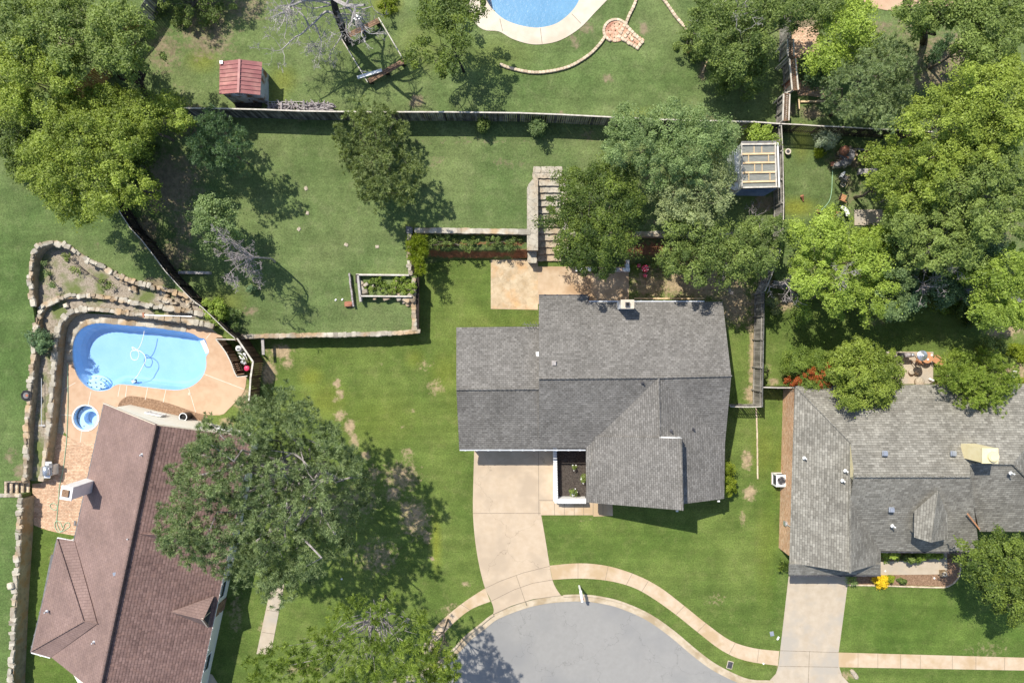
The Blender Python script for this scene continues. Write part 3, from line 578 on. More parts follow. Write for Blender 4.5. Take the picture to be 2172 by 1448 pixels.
for k, (r, z) in enumerate(((34, -.95), (27, -.62), (20, -.30))):
    c = (203, 822); P = [W(c[0] + r * math.cos(a), c[1] + r * .62 * math.sin(a) , z) for a in np.linspace(math.radians(176), math.radians(372), 16)]
    P = [p for p in P]; Q = [W(c[0] + r * .98 * math.cos(a) + 2, c[1] - r * .8 * abs(math.sin(a)) + 0, z) for a in np.linspace(0, math.pi, 18)] + [W(190,822,z), W(205,827,z)]
    mb.prism(Q, -1.1, z)
st = mb.build('entry_steps', 'spa_shell', pt)
for x, y in ((186,812),(193,803),(204,801),(215,804),(226,808),(184,817),(192,812),(203,811),(214,814),(222,818),(194,820),(205,820),(214,823)): mb = MB(); mb.cyl(W(x, y, -.28), .045, .03, 8); mb.build('jet', 'dark_plastic', st)

mb = MB(); mb.beam(W(429,722,-.02), W(441,748,-.02), .32, .06); mb.build('swim_ledge', 'white_gloss', pt)
for i in range(6): mb = MB(); mb.box(W(430 + i * 2.2, 724 + i * 4.6, .015), (.03, .03, .01)); mb.build('ledge_fitting', 'dark_plastic', pt)
# coping flagstones along the upper rim
mb = MB(); pl = smooth([(148,768),(147,740),(153,712),(170,691),(203,679),(250,682),(330,689),(395,698)], 8)
for a, b in zip(pl[::2], pl[2::2]):
    A = W(*a, .05); B = W(*b, .05); mb.stone((A + B) / 2, (B - A).length * .98, .42, .07, math.atan2(B.y - A.y, B.x - A.x), .06)
mb.build('coping', 'stone', pt)
sp = basin('hot_tub', 'round pale blue hot tub sunk in the tan patio near the brown roof', SPA, .05, -1.0, -.08, 'spa_shell')
mb = MB()
def ringseg(mb, c, r0, r1, z, zb, n=28):
    b = len(mb.v)
    for k in range(n):
        a = 2 * math.pi * k / n
        for r, zz in ((r0, z), (r1, z), (r0, zb)): mb.v.append(c + Vector((r * math.cos(a), r * math.sin(a), zz)))
    for k in range(n):
        i = b + k * 3; j = b + ((k + 1) % n) * 3; mb.f += [[i, i + 1, j + 1, j], [i, j, j + 2, i + 2]]; mb.c += [.5, .5]
c0 = W(182, 886, 0); c0.z = 0
ringseg(mb, c0 + Vector((.12, -.06, 0)), .52, .98, -.42, -.98); mb.build('seat', 'spa_shell', sp)
mb = MB(); ringseg(mb, c0, .93, 1.02, .07, -.05); mb.build('rim', 'white_gloss', sp)
for a in (20, 75, 130, 185, 240, 300): mb = MB(); mb.cyl(c0 + Vector((.78 * math.cos(math.radians(a)), .78 * math.sin(math.radians(a)), -.41)), .04, .02, 8); mb.build('jet', 'dark_plastic', sp)
bp_ = basin('swimming_pool', 'dusty blue pool cut off by the top edge of the photo with a cream surround', TOPPOOL, 2.43, 1.1, 2.28, 'pool_plaster_pale')
# pool cleaner and hose
t = thing('pool_cleaner', 'white pool cleaner with a long looping hose floating in the bright blue pool', 'pool cleaner', W(284, 806, -1.4))
mb = MB(); hp = smooth([(306,702),(303,718),(297,734),(290,742),(280,744),(277,752),(281,762),(291,762),(295,750),(288,740),(280,736),(284,742),(296,744),(306,752),(309,764),(302,778),(292,796),(286,802)], 5)
mb.tube([W(p[0], p[1], -.1) for p in hp], .024, 6); mb.build('hose', 'white_gloss', t, smooth_=True)
mb = MB(); c = W(284, 808, -.3); mb.box(c, (.3, .22, .15), .5); mb.tube([c, c + Vector((.12, .15, .15))], [.06, .04], 8); mb.build('body', 'white_gloss', t)
mb = MB(); [mb.tube([c + Vector((dx, -.13, -.05)), c + Vector((dx, .13, -.05))], .07, 10) for dx in (-.12, .12)]; mb.build('wheel', 'dark_plastic', t)

# ---- dry-stone walls: a face and irregular cap stones
def stone_wall(name, label, path, ztop, zlow, w=.34, cap=True, cat='stone wall', capw=1.0, jit=.1, capmat='stone', group=None, gap=0, thick=.16, lift=.04, lenr=(.2, .38), inset=.9):
    P = [W(p[0], p[1], ztop(p[1]) if callable(ztop) else ztop) for p in path]
    base = Vector((P[0].x, P[0].y, zlow)); t = thing(name, label, cat, base, group)
    mb = MB(); n = len(P)
    L = []
    for i, p in enumerate(P):
        d = P[min(i + 1, n - 1)] - P[max(i - 1, 0)]; d.z = 0; d.normalize(); q = Vector((-d.y, d.x, 0)); L.append((p + q * w / 2, p - q * w / 2))
    for (a, c), in zip(L):
        for pt, z in ((a, a.z - .06), (c, c.z - .06), (c, zlow), (a, zlow)): mb.v.append(Vector((pt.x, pt.y, z)))
    for i in range(n - 1):
        for k in range(4):
            a = i * 4 + k; c = i * 4 + (k + 1) % 4; mb.f.append([a, c, c + 4, a + 4]); mb.c.append(.5)
    mb.f += [[3, 2, 1, 0], [4 * n - 4, 4 * n - 3, 4 * n - 2, 4 * n - 1]]; mb.c += [.5, .5]
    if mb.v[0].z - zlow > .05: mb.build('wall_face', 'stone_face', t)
    mb = MB(); cum = 0; i = 0; seg = [(P[k + 1] - P[k]).length for k in range(n - 1)]; tot = sum(seg); s = 0
    def at(s):
        k = 0
        while k < n - 2 and s > seg[k]: s -= seg[k]; k += 1
        d = P[k + 1] - P[k]; return P[k] + d * min(1, s / max(seg[k], 1e-6)), math.atan2(d.y, d.x)
    while s < tot:
        l = random.uniform(*lenr) * (random.choice((.6, 1, 1, 1.3)) if jit > .1 else 1); p, a = at(min(tot, s + l / 2))
        mb.stone(p + Vector((random.uniform(-jit, jit) * .3, random.uniform(-jit, jit) * .3, lift + random.uniform(-.05, .03) * (jit > .1) - thick / 2 + .03)), l * 1.01, w * capw * random.uniform(*((.6, 1.3) if jit > .1 else (.88, 1.1))), thick, a + random.uniform(-jit, jit), .15 if inset < .92 else .03, inset)
        s += l + gap
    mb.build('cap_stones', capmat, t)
    return t
stone_wall('stone_wall', 'stacked rubble wall curling round the weedy upper terrace left of the blue pool', T0, lambda y: zA(y) + .12, .9, .32, jit=.3, lenr=(.2, .45))
stone_wall('stone_wall', 'middle curved rubble wall between the two mulched terraces beside the pool', T1o, lambda y: 1.0 + .14 if y < 690 else zA(y) + .08, .65, .32, jit=.25, lenr=(.22, .5))
stone_wall('stone_wall', 'innermost curved stone wall holding the lowest terrace along the pool gravel', T2o, .86, -.05, .36, jit=.15, lenr=(.25, .5))
stone_wall('stone_wall', 'straight tall stone wall left of the brown house with grass on both sides', [(43,1058),(40,1120),(36,1180),(32,1240),(28,1310),(25,1380),(22,1448),(20,1520)], 1.3, -.05, .36, jit=.25, lenr=(.2, .42))
stone_wall('stone_wall', 'long low retaining wall with pale cap stones running from the pool fence to the lawn corner', [(510,714),(560,713),(640,711),(720,710),(800,708),(850,706),(886,702)], lambda y: zA(y) + .08, -.05, .32, jit=.05, lenr=(.28, .5), inset=.88)
t = stone_wall('stone_wall', 'short retaining wall with dark timber outer face beside the grass strip', [(879,702),(878,660),(877,620),(877,590)], lambda y: zA(y) + .1, -.05, .34, jit=.05)
mb = MB()
for k in range(12):
    for (x0, y0, x1, y1) in ((886,706,886,588),):
        mb.beam(W(x0, y0, 1.38 - k * .12), W(x1, y1, 1.55 - k * .12), .2, .112)
mb.build('timber_face', 'fence_black', t)
stone_wall('stone_wall', 'narrow rubble wall under the yellow-green climbing shrub', [(868,496),(867,530),(868,560),(871,584)], lambda y: zA(y) + .1, .0, .3, jit=.12)
stone_wall('stone_wall', 'straight flagstone-capped retaining wall between the back lawn and the weedy bank', [(880,489),(940,489),(1000,490),(1060,491),(1119,492)], lambda y: zA(y) + .1, .0, .36, jit=.01, lenr=(.35, .7), capw=1.05, inset=.95)
mb = MB(); mb.box(W(869, 489, 1.97), (.42, .46, .2)); mb.box(W(869, 489, 1.2), (.36, .4, 1.4)); single('stone_pillar', mb, 'slate', 'dark square stone pillar at the left end of the flagstone-capped retaining wall', 'pillar')
stone_wall('stone_wall', 'piece of grey stone retaining wall showing between the dark round tree and the grey-green tree', [(1195,496),(1260,496),(1330,496),(1410,496),(1500,497),(1560,500)], lambda y: zA(y) + .08, -.05, .36, jit=.04, lenr=(.35, .6))
stone_wall('stone_wall', 'dark retaining wall below the big trees behind the neighbouring lawn', [(1640,598),(1700,612),(1800,636),(1900,636),(1960,616),(2060,618),(2172,638),(2300,640)], lambda y: zA(y) + .05, -.05, .3, capmat='slate', jit=.03)
# rubble spilled by the walls
for lab, pts in (('heap of tumbled pale rubble below the end of the upper terrace wall', [(262,592),(272,600),(285,605),(300,606),(280,612),(262,600),(292,590),(306,600),(288,618)]), ('heap of tumbled stones against the foot of the black fence', [(345,618),(352,625),(342,632),(360,640),(370,642),(350,636),(385,630),(398,636),(340,612),(395,648),(410,640)])):
    mb = MB()
    for x, y in pts:
        for k in range(2): mb.stone(W(x + random.uniform(-5, 5), y + random.uniform(-5, 5), 1.08 + random.uniform(0, .1)), random.uniform(.2, .42), random.uniform(.16, .3), .2, random.uniform(0, 3), .2)
    single('rubble_pile', mb, 'stone', lab, 'rubble')
# stairs with flagstone side wall
t = thing('garden_stairs', 'stone stairway with a flagstone landing climbing from the patio to the back lawn', 'stairs', W(1165, 552, 0))
mb = MB(); nst = 12
for k in range(nst):
    z = .16 + k * (zA(378) - .16) / (nst - 1) * .97; y1 = 552 - k * 14.5; 
    a = W(1139, y1, z); b = W(1192, y1 - 17, z); 
    mb.box(((a.x + b.x) / 2, (a.y + b.y) / 2, z / 2 - .03), (b.x - a.x, b.y - a.y, z - .06), val=.3)
mb.build('steps_core', 'stone_face', t)
mb = MB()
for k in range(nst):
    z = .16 + k * (zA(378) - .16) / (nst - 1) * .97; y1 = 553 - k * 14.5; a = W(1140, y1, z); b = W(1191, y1 - 13, z)
    xs = [0, random.uniform(.3, .4), random.uniform(.6, .72), 1]
    for u, v in zip(xs[:-1], xs[1:]): mb.stone((a.x + (b.x - a.x) * (u + v) / 2, (a.y + b.y) / 2, z - .02), (b.x - a.x) * (v - u) * .98, (b.y - a.y) * 1.02, .09, 0, .03, .94)
mb.build('tread', 'flagstone', t)
mb = MB()
for i in range(4):
    for j in range(2): mb.stone(WA(1139 + i * 15.5 + random.uniform(-2, 2), 360 + j * 12, .05), .5, .42, .09, random.uniform(-.03, .03), .03, .97)
mb.build('landing', 'flagstone', t)
t = thing('stone_wall', 'broad flagstone-capped side wall along the left of the garden stairs', 'stone wall', W(1129, 460, 0))
ol = [(1132,378),(1141,380),(1141,530),(1118,530),(1118,400),(1121,392)]
mb = MB(); mb.prism([WA(p[0], p[1], .18 if p[1] < 500 else .1) for p in ol], -.05); mb.build('wall_face', 'stone_face', t)
mb = MB(); P_ = [WA(p[0], p[1], .2 if p[1] < 500 else .12) for p in ol]; c_ = sum(P_, Vector()) / len(P_); mb.prism([p + (p - c_).normalized() * .03 for p in P_], 1.7); mb.v = [Vector((v.x, v.y, v.z)) if i < 6 else Vector((v.x, v.y, mb.v[i - 6].z - .08)) for i, v in enumerate(mb.v)]; mb.build('coping', 'flagstone', t)
stone_wall('stone_wall', 'short low end block of the stair side wall beside the patio', [(1129,532),(1129,554)], 1.0, .0, .6, jit=.02, lenr=(.4, .5), thick=.1, inset=.97, capmat='flagstone')
stone_wall('stone_wall', 'right side wall of the garden stairs half hidden by the dark round tree', [(1194,378),(1196,395),(1200,450),(1200,540)], lambda y: zA(y) + .12, .0, .36, jit=.05)
# stone steps at the left edge
t = thing('stone_steps', 'short flight of stone steps at the left photo edge leading down to the pavers', 'steps', W(35, 1034, 0))
mb = MB()
for k in range(5):
    z = 1.2 - k * .24; 
    for j in range(3): mb.stone(W(8 + k * 12, 1024 + j * 10, z - .06), .42, .36, .14, random.uniform(-.05, .05), .05)
    mb.box(W(8 + k * 12, 1034, z / 2 - .08), (.4, 1.0, z - .1))
mb.build('tread', 'limestone_block', t)
for (x0, y0, x1, y1, z) in ((0,1018,60,1020,1.1),(0,1050,42,1050,1.25)):
    mb = MB()
    for k in range(5): mb.stone(W(x0 + (x1 - x0) * (k + .5) / 5, y0 + (y1 - y0) * (k + .5) / 5, z), .42, .26, .2, 0, .08)
    mb.build('side_kerb', 'stone', t)
# block edging
def edging(name, label, path, z, mat='limestone_block', w=.2, l=.26, h=.14, cat='edging'):
    mb = MB(); P = [W(p[0], p[1], z) for p in path]; acc = 0; last = None
    for a, b in zip(P[:-1], P[1:]):
        d = b - a; L = d.length; s = acc
        while s < L:
            mb.stone(a + d * (s / L) + Vector((0, 0, 0)), l * .94, w, h, math.atan2(d.y, d.x) + random.uniform(-.06, .06), .05); s += l
        acc = s - L
    return single(name, mb, mat, label, cat)
edging('block_edging', 'long curved row of tan blocks sweeping across the lawn below the top pool', smooth([(1064,138),(1080,144),(1110,151),(1140,154),(1180,149),(1215,138),(1250,116),(1272,94),(1282,80)], 6), 2.5)
edging('block_edging', 'row of tan blocks running from the round brick terrace to the top edge', smooth([(1328,50),(1335,32),(1345,12),(1352,-10)], 4), 2.5)
edging('block_edging', 'row of tan blocks on the right ending beside the scrubby plant', smooth([(1404,-6),(1420,16),(1434,36),(1450,55),(1456,66)], 4), 2.5)
edging('bed_edging', 'cream kerb edging round the mulch bed in front of the pale grey house', smooth([(1801,1240),(1860,1241),(1920,1243),(1990,1245),(2012,1242),(2028,1230),(2036,1212),(2038,1170)], 5), .04, 'limestone_block', .1, .3, .1)
edging('lawn_edging', 'thin pale stone edging strip running along the lawn below the picket gate', [(1604,868),(1606,920),(1607,1014)], .02, 'limestone_block', .1, .5, .08)
t = thing('brick_terrace', 'round tan brick terrace with an attached stepped stone path on the lawn', 'terrace', W(1300, 62, 2.4))
mb = MB(); c = W(1306, 66, 2.44)
for r, n in ((.18, 5), (.42, 9), (.68, 15)):
    for k in range(n):
        a = 2 * math.pi * k / n; mb.stone(c + Vector((r * math.cos(a), r * math.sin(a), 0)), .26, .24, .08, a + math.pi / 2, .05)
mb.build('paving', 'brick_pave', t)
mb = MB()
for k in range(16):
    a = math.radians(20 + k * 14.5); mb.stone(c + Vector((.86 * math.cos(a), .80 * math.sin(a), .04)), .22, .18, .14, a + math.pi / 2, .05)
for a_, b_ in (((1326,52),(1362,90)),((1362,90),(1352,102)),((1352,102),(1314,78)),((1324,55),(1313,78)),((1336,64),(1322,84)),((1347,76),(1334,92))):
    A = W(*a_, 2.47); B = W(*b_, 2.47); n = max(1, int((B - A).length / .24))
    for k in range(n + 1): mb.stone(A.lerp(B, k / n), .22, .2, .13, math.atan2(B.y - A.y, B.x - A.x), .06)
mb.build('border_blocks', 'limestone_block', t)
mb = MB()
for i in range(7):
    for j in range(3): p = Vector((1320, 74, 0)).lerp(Vector((1354, 98, 0)), i / 6) + Vector((6, -9, 0)) * (j - .3) * .8; mb.stone(W(p.x, p.y, 2.43), .24, .22, .06, .6, .06)
mb.build('path_paving', 'brick_pave', t)
# ================================================================ houses
def roof_part(name, faces, mat, parent, th=.16):
    """faces: lists of (px,py,z); shared corners are welded; thickness goes down"""
    key = {}; V = []; F = []
    for f in faces:
        q = []
        for p in f:
            k = (round(p[0], 1), round(p[1], 1), round(p[2], 2))
            if k not in key: key[k] = len(V); V.append(W(*p))
            q.append(key[k])
        a = V[q[0]]; nz = sum((V[q[i]] - a).cross(V[q[i + 1]] - a).z for i in range(1, len(q) - 1))
        F.append(q if nz > 0 else q[::-1])
    mb = MB(); mb.v = V; mb.f = F; mb.c = [.5] * len(F)
    o = mb.build(name, mat, parent, uv=True)
    sm = o.modifiers.new('thickness', 'SOLIDIFY'); sm.thickness = th; sm.offset = -1; return o
def wall_part(parent, outline, z0, z1, mat, zs=2.8, name='wall', zt=None):
    """outline in photo pixels at height zs"""
    mb = MB(); mb.prism([W(p[0], p[1], zs).xy for p in outline], z0, z1); return mb.build(name, mat, parent, uv=True)
def tri_wall(parent, a, b, c, th, mat, name='gable_wall'):
    """vertical triangle wall: a, b base corners, c apex (px,py,z)"""
    A, B, C = W(*a), W(*b), W(*c); d = (B - A).normalized(); n = Vector((d.y, -d.x, 0)) * th
    C = A + (B - A) * ((C - A).dot(B - A) / (B - A).length_squared); C.z = c[2]
    mb = MB(); b0 = 0; mb.v = [A, B, C, A - n, B - n, C - n]; mb.f = [[0, 1, 2], [5, 4, 3], [0, 3, 4, 1], [1, 4, 5, 2], [2, 5, 3, 0]]; mb.c = [.5] * 5
    return mb.build(name, mat, parent, uv=True)
def ridge(parent, pts, mat, r=.1, name='ridge_cap'):
    r *= .6
    mb = MB(); P = [W(*p) for p in pts]
    for a, b in zip(P[:-1], P[1:]):
        n = max(1, int((b - a).length / .3))
        for k in range(n): q0 = a.lerp(b, k / n); q1 = a.lerp(b, (k + 1.12) / n); mb.tube([q0 + Vector((0, 0, .03)), q1], [r * 1.12, r], 6)
    return mb.build(name, mat, parent, uv=True)
def gutter(parent, a, b, z, mat='white_paint', out=(0, 0)):
    A = W(a[0] + out[0], a[1] + out[1], z - .07); B = W(b[0] + out[0], b[1] + out[1], z - .07); mb = MB(); mb.beam(A, B, .08, .10)
    n = int((B - A).length / .8)
    for k in range(n): p = A.lerp(B, (k + .5) / n); mb.box(p + Vector((0, 0, .05)), (.12, .12, .02))
    return mb.build('gutter', mat, parent)
def window(parent, c, w, h, ang, z, fm='white_paint'):
    """vertical window: c world xy, ang = wall direction"""
    d = Vector((math.cos(ang), math.sin(ang), 0)); P = Vector((c[0], c[1], z))
    mb = MB(); x = d * w / 2; u = Vector((0, 0, h / 2))
    for s in (-1, 1): mb.beam(P + u * s - x, P + u * s + x, .10, .07); mb.beam(P - u + x * s, P + u + x * s, .10, .07)
    mb.beam(P - x, P + x, .08, .04); f = mb.build('window', fm, parent)
    mb = MB(); mb.beam(P - x, P + x, .04, h); mb.build('pane', 'window_glass', f); return f
def vent_pipe(parent, p, h=.3, r=.04, mat='pale_metal'):
    P = W(*p); mb = MB(); mb.cyl(P - Vector((0, 0, .15)), r, h + .15, 10); mb.tube([P + Vector((0, 0, 0)), P + Vector((0, 0, .06))], [r * 2.6, r * 1.2], 10); return mb.build('vent_pipe', mat, parent)
def box_vent(parent, p, s=.3, mat='grey_metal', rz=0):
    P = W(*p); mb = MB(); mb.box(P + Vector((0, 0, .04)), (s * 1.25, s * 1.25, .05), rz); mb.box(P + Vector((0, 0, .12)), (s, s, .14), rz); return mb.build('roof_vent', mat, parent)

# ---- grey house (centre)
h1 = thing('house', 'single-storey house with dark grey shingle roof in the middle of the photo', 'house', W(1250, 820, 0))
wall_part(h1, [(980,703),(1154,703),(1154,638),(1237,638),(1237,651),(1522,651),(1526,1046),(1452,1046),(1452,1056),(1255,1056),(1255,941),(980,941)], 0, 2.66, 'brick_course')
r_ = roof_part('roof', [
  [(968,694,2.8),(1146,692,2.8),(1146,825,4.38),(968,826,4.38)],
  [(968,826,4.38),(1146,825,4.38),(1146,952,2.8),(974,953,2.8)],
  [(1143,627,2.78),(1247,627,2.78),(1247,640,2.95),(1533,640,2.95),(1551,797,5.0),(1397,801,5.0),(1143,803,5.0)],
  [(1143,803,5.0),(1397,801,5.0),(1243,950,2.8),(1143,950,2.8)],
  [(1397,801,5.0),(1551,797,5.0),(1538,938,3.0)],
  [(1397,801,5.0),(1538,938,3.0),(1536,1057,2.95),(1452,1068,4.1),(1401,1074,4.85),(1400,928,4.95)],
  [(1397,801,5.0),(1400,928,4.95),(1401,1074,4.85),(1243,1063,2.75),(1243,950,2.8)],
 ], 'shingle_grey', h1, .14)
roof_part('raised_roof', [[(1262,925,3.18),(1447,930,5.72),(1450,1082,5.6),(1243,1065,2.92)]], 'shingle_grey', h1, .12)
# clerestory wall under the raised edge, and its back flashing
mb = MB()
A, B = W(1447,930,5.60), W(1450,1082,5.5); A.x -= .12; B.x -= .12
mb.v = [A, B, Vector((B.x, B.y, 4.0)), Vector((A.x, A.y, 4.1)), A - Vector((.1,0,0)), B - Vector((.1,0,0)), Vector((B.x-.1, B.y, 4.0)), Vector((A.x-.1, A.y, 4.1))]
mb.f = [[0,1,2,3],[7,6,5,4],[0,4,5,1],[0,3,7,4],[1,5,6,2]]; mb.c = [.5]*5; mb.build('clerestory_wall', 'shingle_grey', h1, uv=True)
mb = MB(); mb.poly([W(1398,928,5.02), W(1444,929.5,5.60), W(1447,929,5.3), W(1440,925,4.3), W(1398,925.5,4.95)]); mb.build('flashing', 'white_paint', h1)
ridge(h1, [(968,826,4.42),(1146,825,4.42)], 'shingle_grey'); ridge(h1, [(1143,803,5.04),(1397,801,5.04),(1551,797,5.04)], 'shingle_grey'); ridge(h1, [(1397,802,5.03),(1400,927,4.98)], 'shingle_grey'); ridge(h1, [(1445,931,5.73),(1448,1081,5.61)], 'shingle_grey', .08)
tri_wall(h1, (1523,651,2.66), (1525,941,2.66), (1540,797,4.75), .1, 'cream_siding')
tri_wall(h1, (981,703,2.66), (981,941,2.66), (978,826,4.2), -.1, 'cream_siding')
tri_wall(h1, (1452,1056,2.66), (1256,1056,2.66), (1440,1060,5.3), -.1, 'cream_siding')
gutter(h1, (975,954), (1242,954), 2.8, 'pale_metal'); gutter(h1, (1143,626), (1247,626), 2.8, 'dark_plastic'); gutter(h1, (1249,639), (1494,639), 2.95, 'pale_metal')
gutter(h1, (1248,628), (1248,639), 2.9, 'dark_plastic')
for x in (1436, 1524): mb = MB(); q = W(x, 1083 if x < 1500 else 1062, 2.9); mb.box(q, (.16, .1, .12)); mb.build('gutter_end', 'white_paint', h1)
# chimney
ct = h1
A = W(1331, 645, 4.75); mb = MB(); mb.box((A.x, A.y, 2.4), (.86, .56, 4.6)); mb.build('chimney', 'shed_wall', h1)
mb = MB(); mb.box((A.x, A.y, 4.72), (.92, .62, .12)); cp = mb.build('chimney_cap', 'tan_cap', h1)
mb = MB(); mb.box((A.x - .02, A.y - .02, 4.86), (.30, .32, .16)); mb.build('flue', 'slate', cp); mb = MB(); mb.box((A.x - .02, A.y - .02, 4.95), (.22, .24, .04)); mb.build('flue_opening', 'flue_dark', cp)
for p in ((1363,812,4.86),(1423,914,4.66),(1470,910,4.0)): vent_pipe(h1, p, .28, .05, 'dark_plastic')
box_vent(h1, (1175,770,4.6), .26, 'deadwood'); 
mb = MB(); q = W(1141, 751, 3.55); mb.stone(q, .22, .3, .06, .3, .2); mb.build('roof_patch', 'white_gloss', h1)
# antenna bracket by the left wing
t = thing('roof_antenna', 'small metal antenna at the rear roof notch of the dark grey house', 'antenna', W(1141, 688, 2.7))
mb = MB(); q = W(1141, 690, 2.6); mb.tube([q, q + Vector((.0, 0, .75))], .025, 6); mb.tube([q + Vector((-.0,0,.5)), W(1158, 700, 3.0)], .02, 6); mb.build('mast', 'dark_plastic', t)
mb = MB(); 
for k in range(5): mb.tube([W(1112 + k * 6, 683 + (k % 2) * 3, 3.3), W(1118 + k * 6, 694 - (k % 2) * 2, 3.3)], .014, 5)
mb.tube([W(1108, 688, 3.3), W(1142, 689, 3.3)], .018, 6); mb.build('array', 'slate', t)
# front door and garage door, windows
mb = MB(); a = W(985, 941, 2.8); b = W(1140, 941, 2.8); mb.beam((a.x + .3, a.y - .03, 1.1), (b.x - .2, b.y - .03, 1.1), .05, 2.1)
g = mb.build('garage_door', 'white_paint', h1); mb = MB(); mb.box(((a.x + b.x) / 2, a.y - .08, .7), (.2, .05, .05)); mb.build('handle', 'dark_plastic', g)
for x in (1300, 1350, 1400): window(h1, (W(x, 1056, 2.8).x, W(x, 1056, 2.8).y - .02), 1.2, 1.1, 0, 1.5)
for x in (1290, 1420, 1480): window(h1, (W(x, 651, 2.8).x, W(x, 651, 2.8).y + .02), 1.3, 1.2, 0, 1.5)
for y in (720, 880, 1000): window(h1, (W(1523, y, 2.8).x + .03, W(1523, y, 2.8).y), 1.2, 1.1, math.pi / 2, 1.5)
# white raised wall round the dark mulch bed
t = thing('courtyard_wall', 'low white L-shaped slatted wall round the dark mulch bed by the driveway', 'low wall', W(1182, 1062, 0))
mb = MB(); mb.box(((W(1177,950,.9).x + W(1177,950,.9).x) / 2, (W(0,950,.9).y + W(0,1063,.9).y) / 2, .45), (.2, W(0,950,.9).y - W(0,1063,.9).y, .82)); a = W(1174,1061,.9); b = W(1243,1061,.9); mb.box(((a.x + b.x) / 2 + .1, a.y + .02, .45), (b.x - a.x - .2, .2, .80)); mb.build('wall', 'white_paint', t)
mb = MB(); a = W(1177, 950, .95); b = W(1180, 1065, .95)
for k in range(34): mb.box((a.x + (b.x - a.x) * k / 33, a.y + (b.y - a.y) * k / 33, .93), (.27, .085, .06))
for k in range(19): mb.box((W(1184 + k * 3.2, 1062, .93).x, b.y + .03, .93), (.085, .23, .06))
mb.build('coping', 'white_gloss', t)

# ---- brown house (left)
h2 = thing('house', 'house with reddish brown shingle roof and tall white chimney beside the blue pool', 'house', W(260, 1150, 0))
E2 = 2.9
# east eave corners from real geometry
RT = W(331, 900, 5.2); dirR = (W(214, 1448, 5.2) - RT).normalized(); perp = Vector((-dirR.y, dirR.x, 0))
if perp.x < 0: perp = -perp
def PX(v): k = FPX / (H - v.z); return (CX + v.x * k, CY - v.y * k, v.z)
EN = RT + perp * 5.75; EN.z = 2.6; ES = EN + dirR * 24
EN_, ES_ = PX(EN), PX(ES); RS_ = PX(RT + dirR * 24)
roof_part('roof', [
  [(221,855,E2),(331,900,5.2),RS_,(180,1450,4.45),(107,1392,2.95),(157,1148,E2)],
 ], 'shingle_brown_flat', h2, .16)
roof_part('roof_slope', [[(331,900,5.12),EN_,ES_,(RS_[0],RS_[1],5.12)]], 'shingle_brown', h2, .12)
roof_part('wing_roof', [
  [(122,1141,2.92),(66,1382,2.92),(178,1317,4.45)],
  [(122,1141,2.92),(178,1317,4.45),(206,1322,4.55),(158,1147,2.96)],
  [(66,1382,2.92),(107,1394,2.98),(206,1322,4.55),(178,1317,4.45)],
 ], 'shingle_brown_flat', h2, .14)
ridge(h2, [(331,901,5.24),(RS_[0],RS_[1],5.24)], 'shingle_brown_flat', .14)
ridge(h2, [(122,1142,2.98),(178,1317,4.5),(66,1381,2.98)], 'shingle_brown_flat', .05)
ridge(h2, [(178,1317,4.5),(206,1322,4.6)], 'shingle_brown_flat', .06)
# walls from world geometry
NWc = W(221, 855, E2) + perp * .35 + dirR * .3; NEc = RT + perp * 5.4 + dirR * .3
wo_ = [NWc, NEc, NEc + dirR * 23.4, RT + dirR * 23.4, W(120,1385,2.9), W(82,1374,2.9), W(132,1152,2.9), W(166,1155,2.9)]
mb = MB(); mb.prism([(p.x, p.y) for p in wo_], 0, 2.5); mb.build('wall', 'cream_siding', h2)
a_, b_, c_ = NWc.copy(), NEc.copy(), RT + dirR * .3
n_ = dirR * .12
mb = MB(); A = Vector((a_.x, a_.y, 2.5)); B = Vector((b_.x, b_.y, 2.5)); C = Vector((c_.x, c_.y, 4.98)); A2 = Vector((a_.x, a_.y, 2.8))
B2 = Vector((b_.x, b_.y, 2.6)); mb.v = [A, B, B2, C, A2]; mb.v += [v + n_ for v in mb.v[:5]]
mb.f = [[0, 1, 2, 3, 4], [9, 8, 7, 6, 5], [0, 5, 6, 1], [1, 6, 7, 2], [2, 7, 8, 3], [3, 8, 9, 4], [4, 9, 5, 0]]; mb.c = [.5] * 7; mb.build('gable_wall', 'cream_siding', h2)
ang = math.atan2(perp.y, perp.x)
# verge boards
mb = MB(); mb.beam(W(221,855,2.82), W(331,900,5.1), .05, .2); mb.beam(W(331,900,5.06), W(*EN_[:2], 2.5), .05, .2); mb.build('verge_board', 'tan_cap', h2)
for off, w_ in ((2.75, 1.15), (7.9, 1.0)):
    p = NWc + perp * off - dirR * .04; window(h2, (p.x, p.y), w_, .8, ang, 1.55)
gutter(h2, (221,857), (157,1148), 2.9, 'slate'); gutter(h2, (122,1142), (66,1382), 2.94, 'slate'); gutter(h2, (67,1383), (107,1394), 2.94, 'white_paint'); gutter(h2, (122,1140), (157,1147), 2.94, 'white_paint')
gutter(h2, (EN_[0], EN_[1]), (ES_[0], ES_[1]), 2.6, 'white_paint')
mb = MB(); mb.beam(W(111,1176,2.86), W(94,1262,2.86), .12, .1); mb.build('gutter_guard', 'slate', h2)
# chimney
q = W(140.5, 1045.5, 5.5); chr_ = math.atan2(-.16, .98) 
mb = MB(); mb.box((q.x, q.y, 2.7), (.72, .86, 5.4), chr_); ch = mb.build('chimney', 'white_paint', h2)
mb = MB(); mb.box((q.x, q.y, 5.44), (.80, .94, .1), chr_); mb.build('chimney_cap', 'white_paint', ch); mb = MB(); mb.box((q.x - .02, q.y, 5.54), (.44, .46, .12), chr_); mb.build('flue', 'mulch_brown', ch)
for p in ((301,964,4.9),(274,1141,4.95),(99,1296,3.4),(199,1361,4.5)): vent_pipe(h2, p, .26, .042)
box_vent(h2, (246,1215,4.6), .22, 'grey_metal', .2)
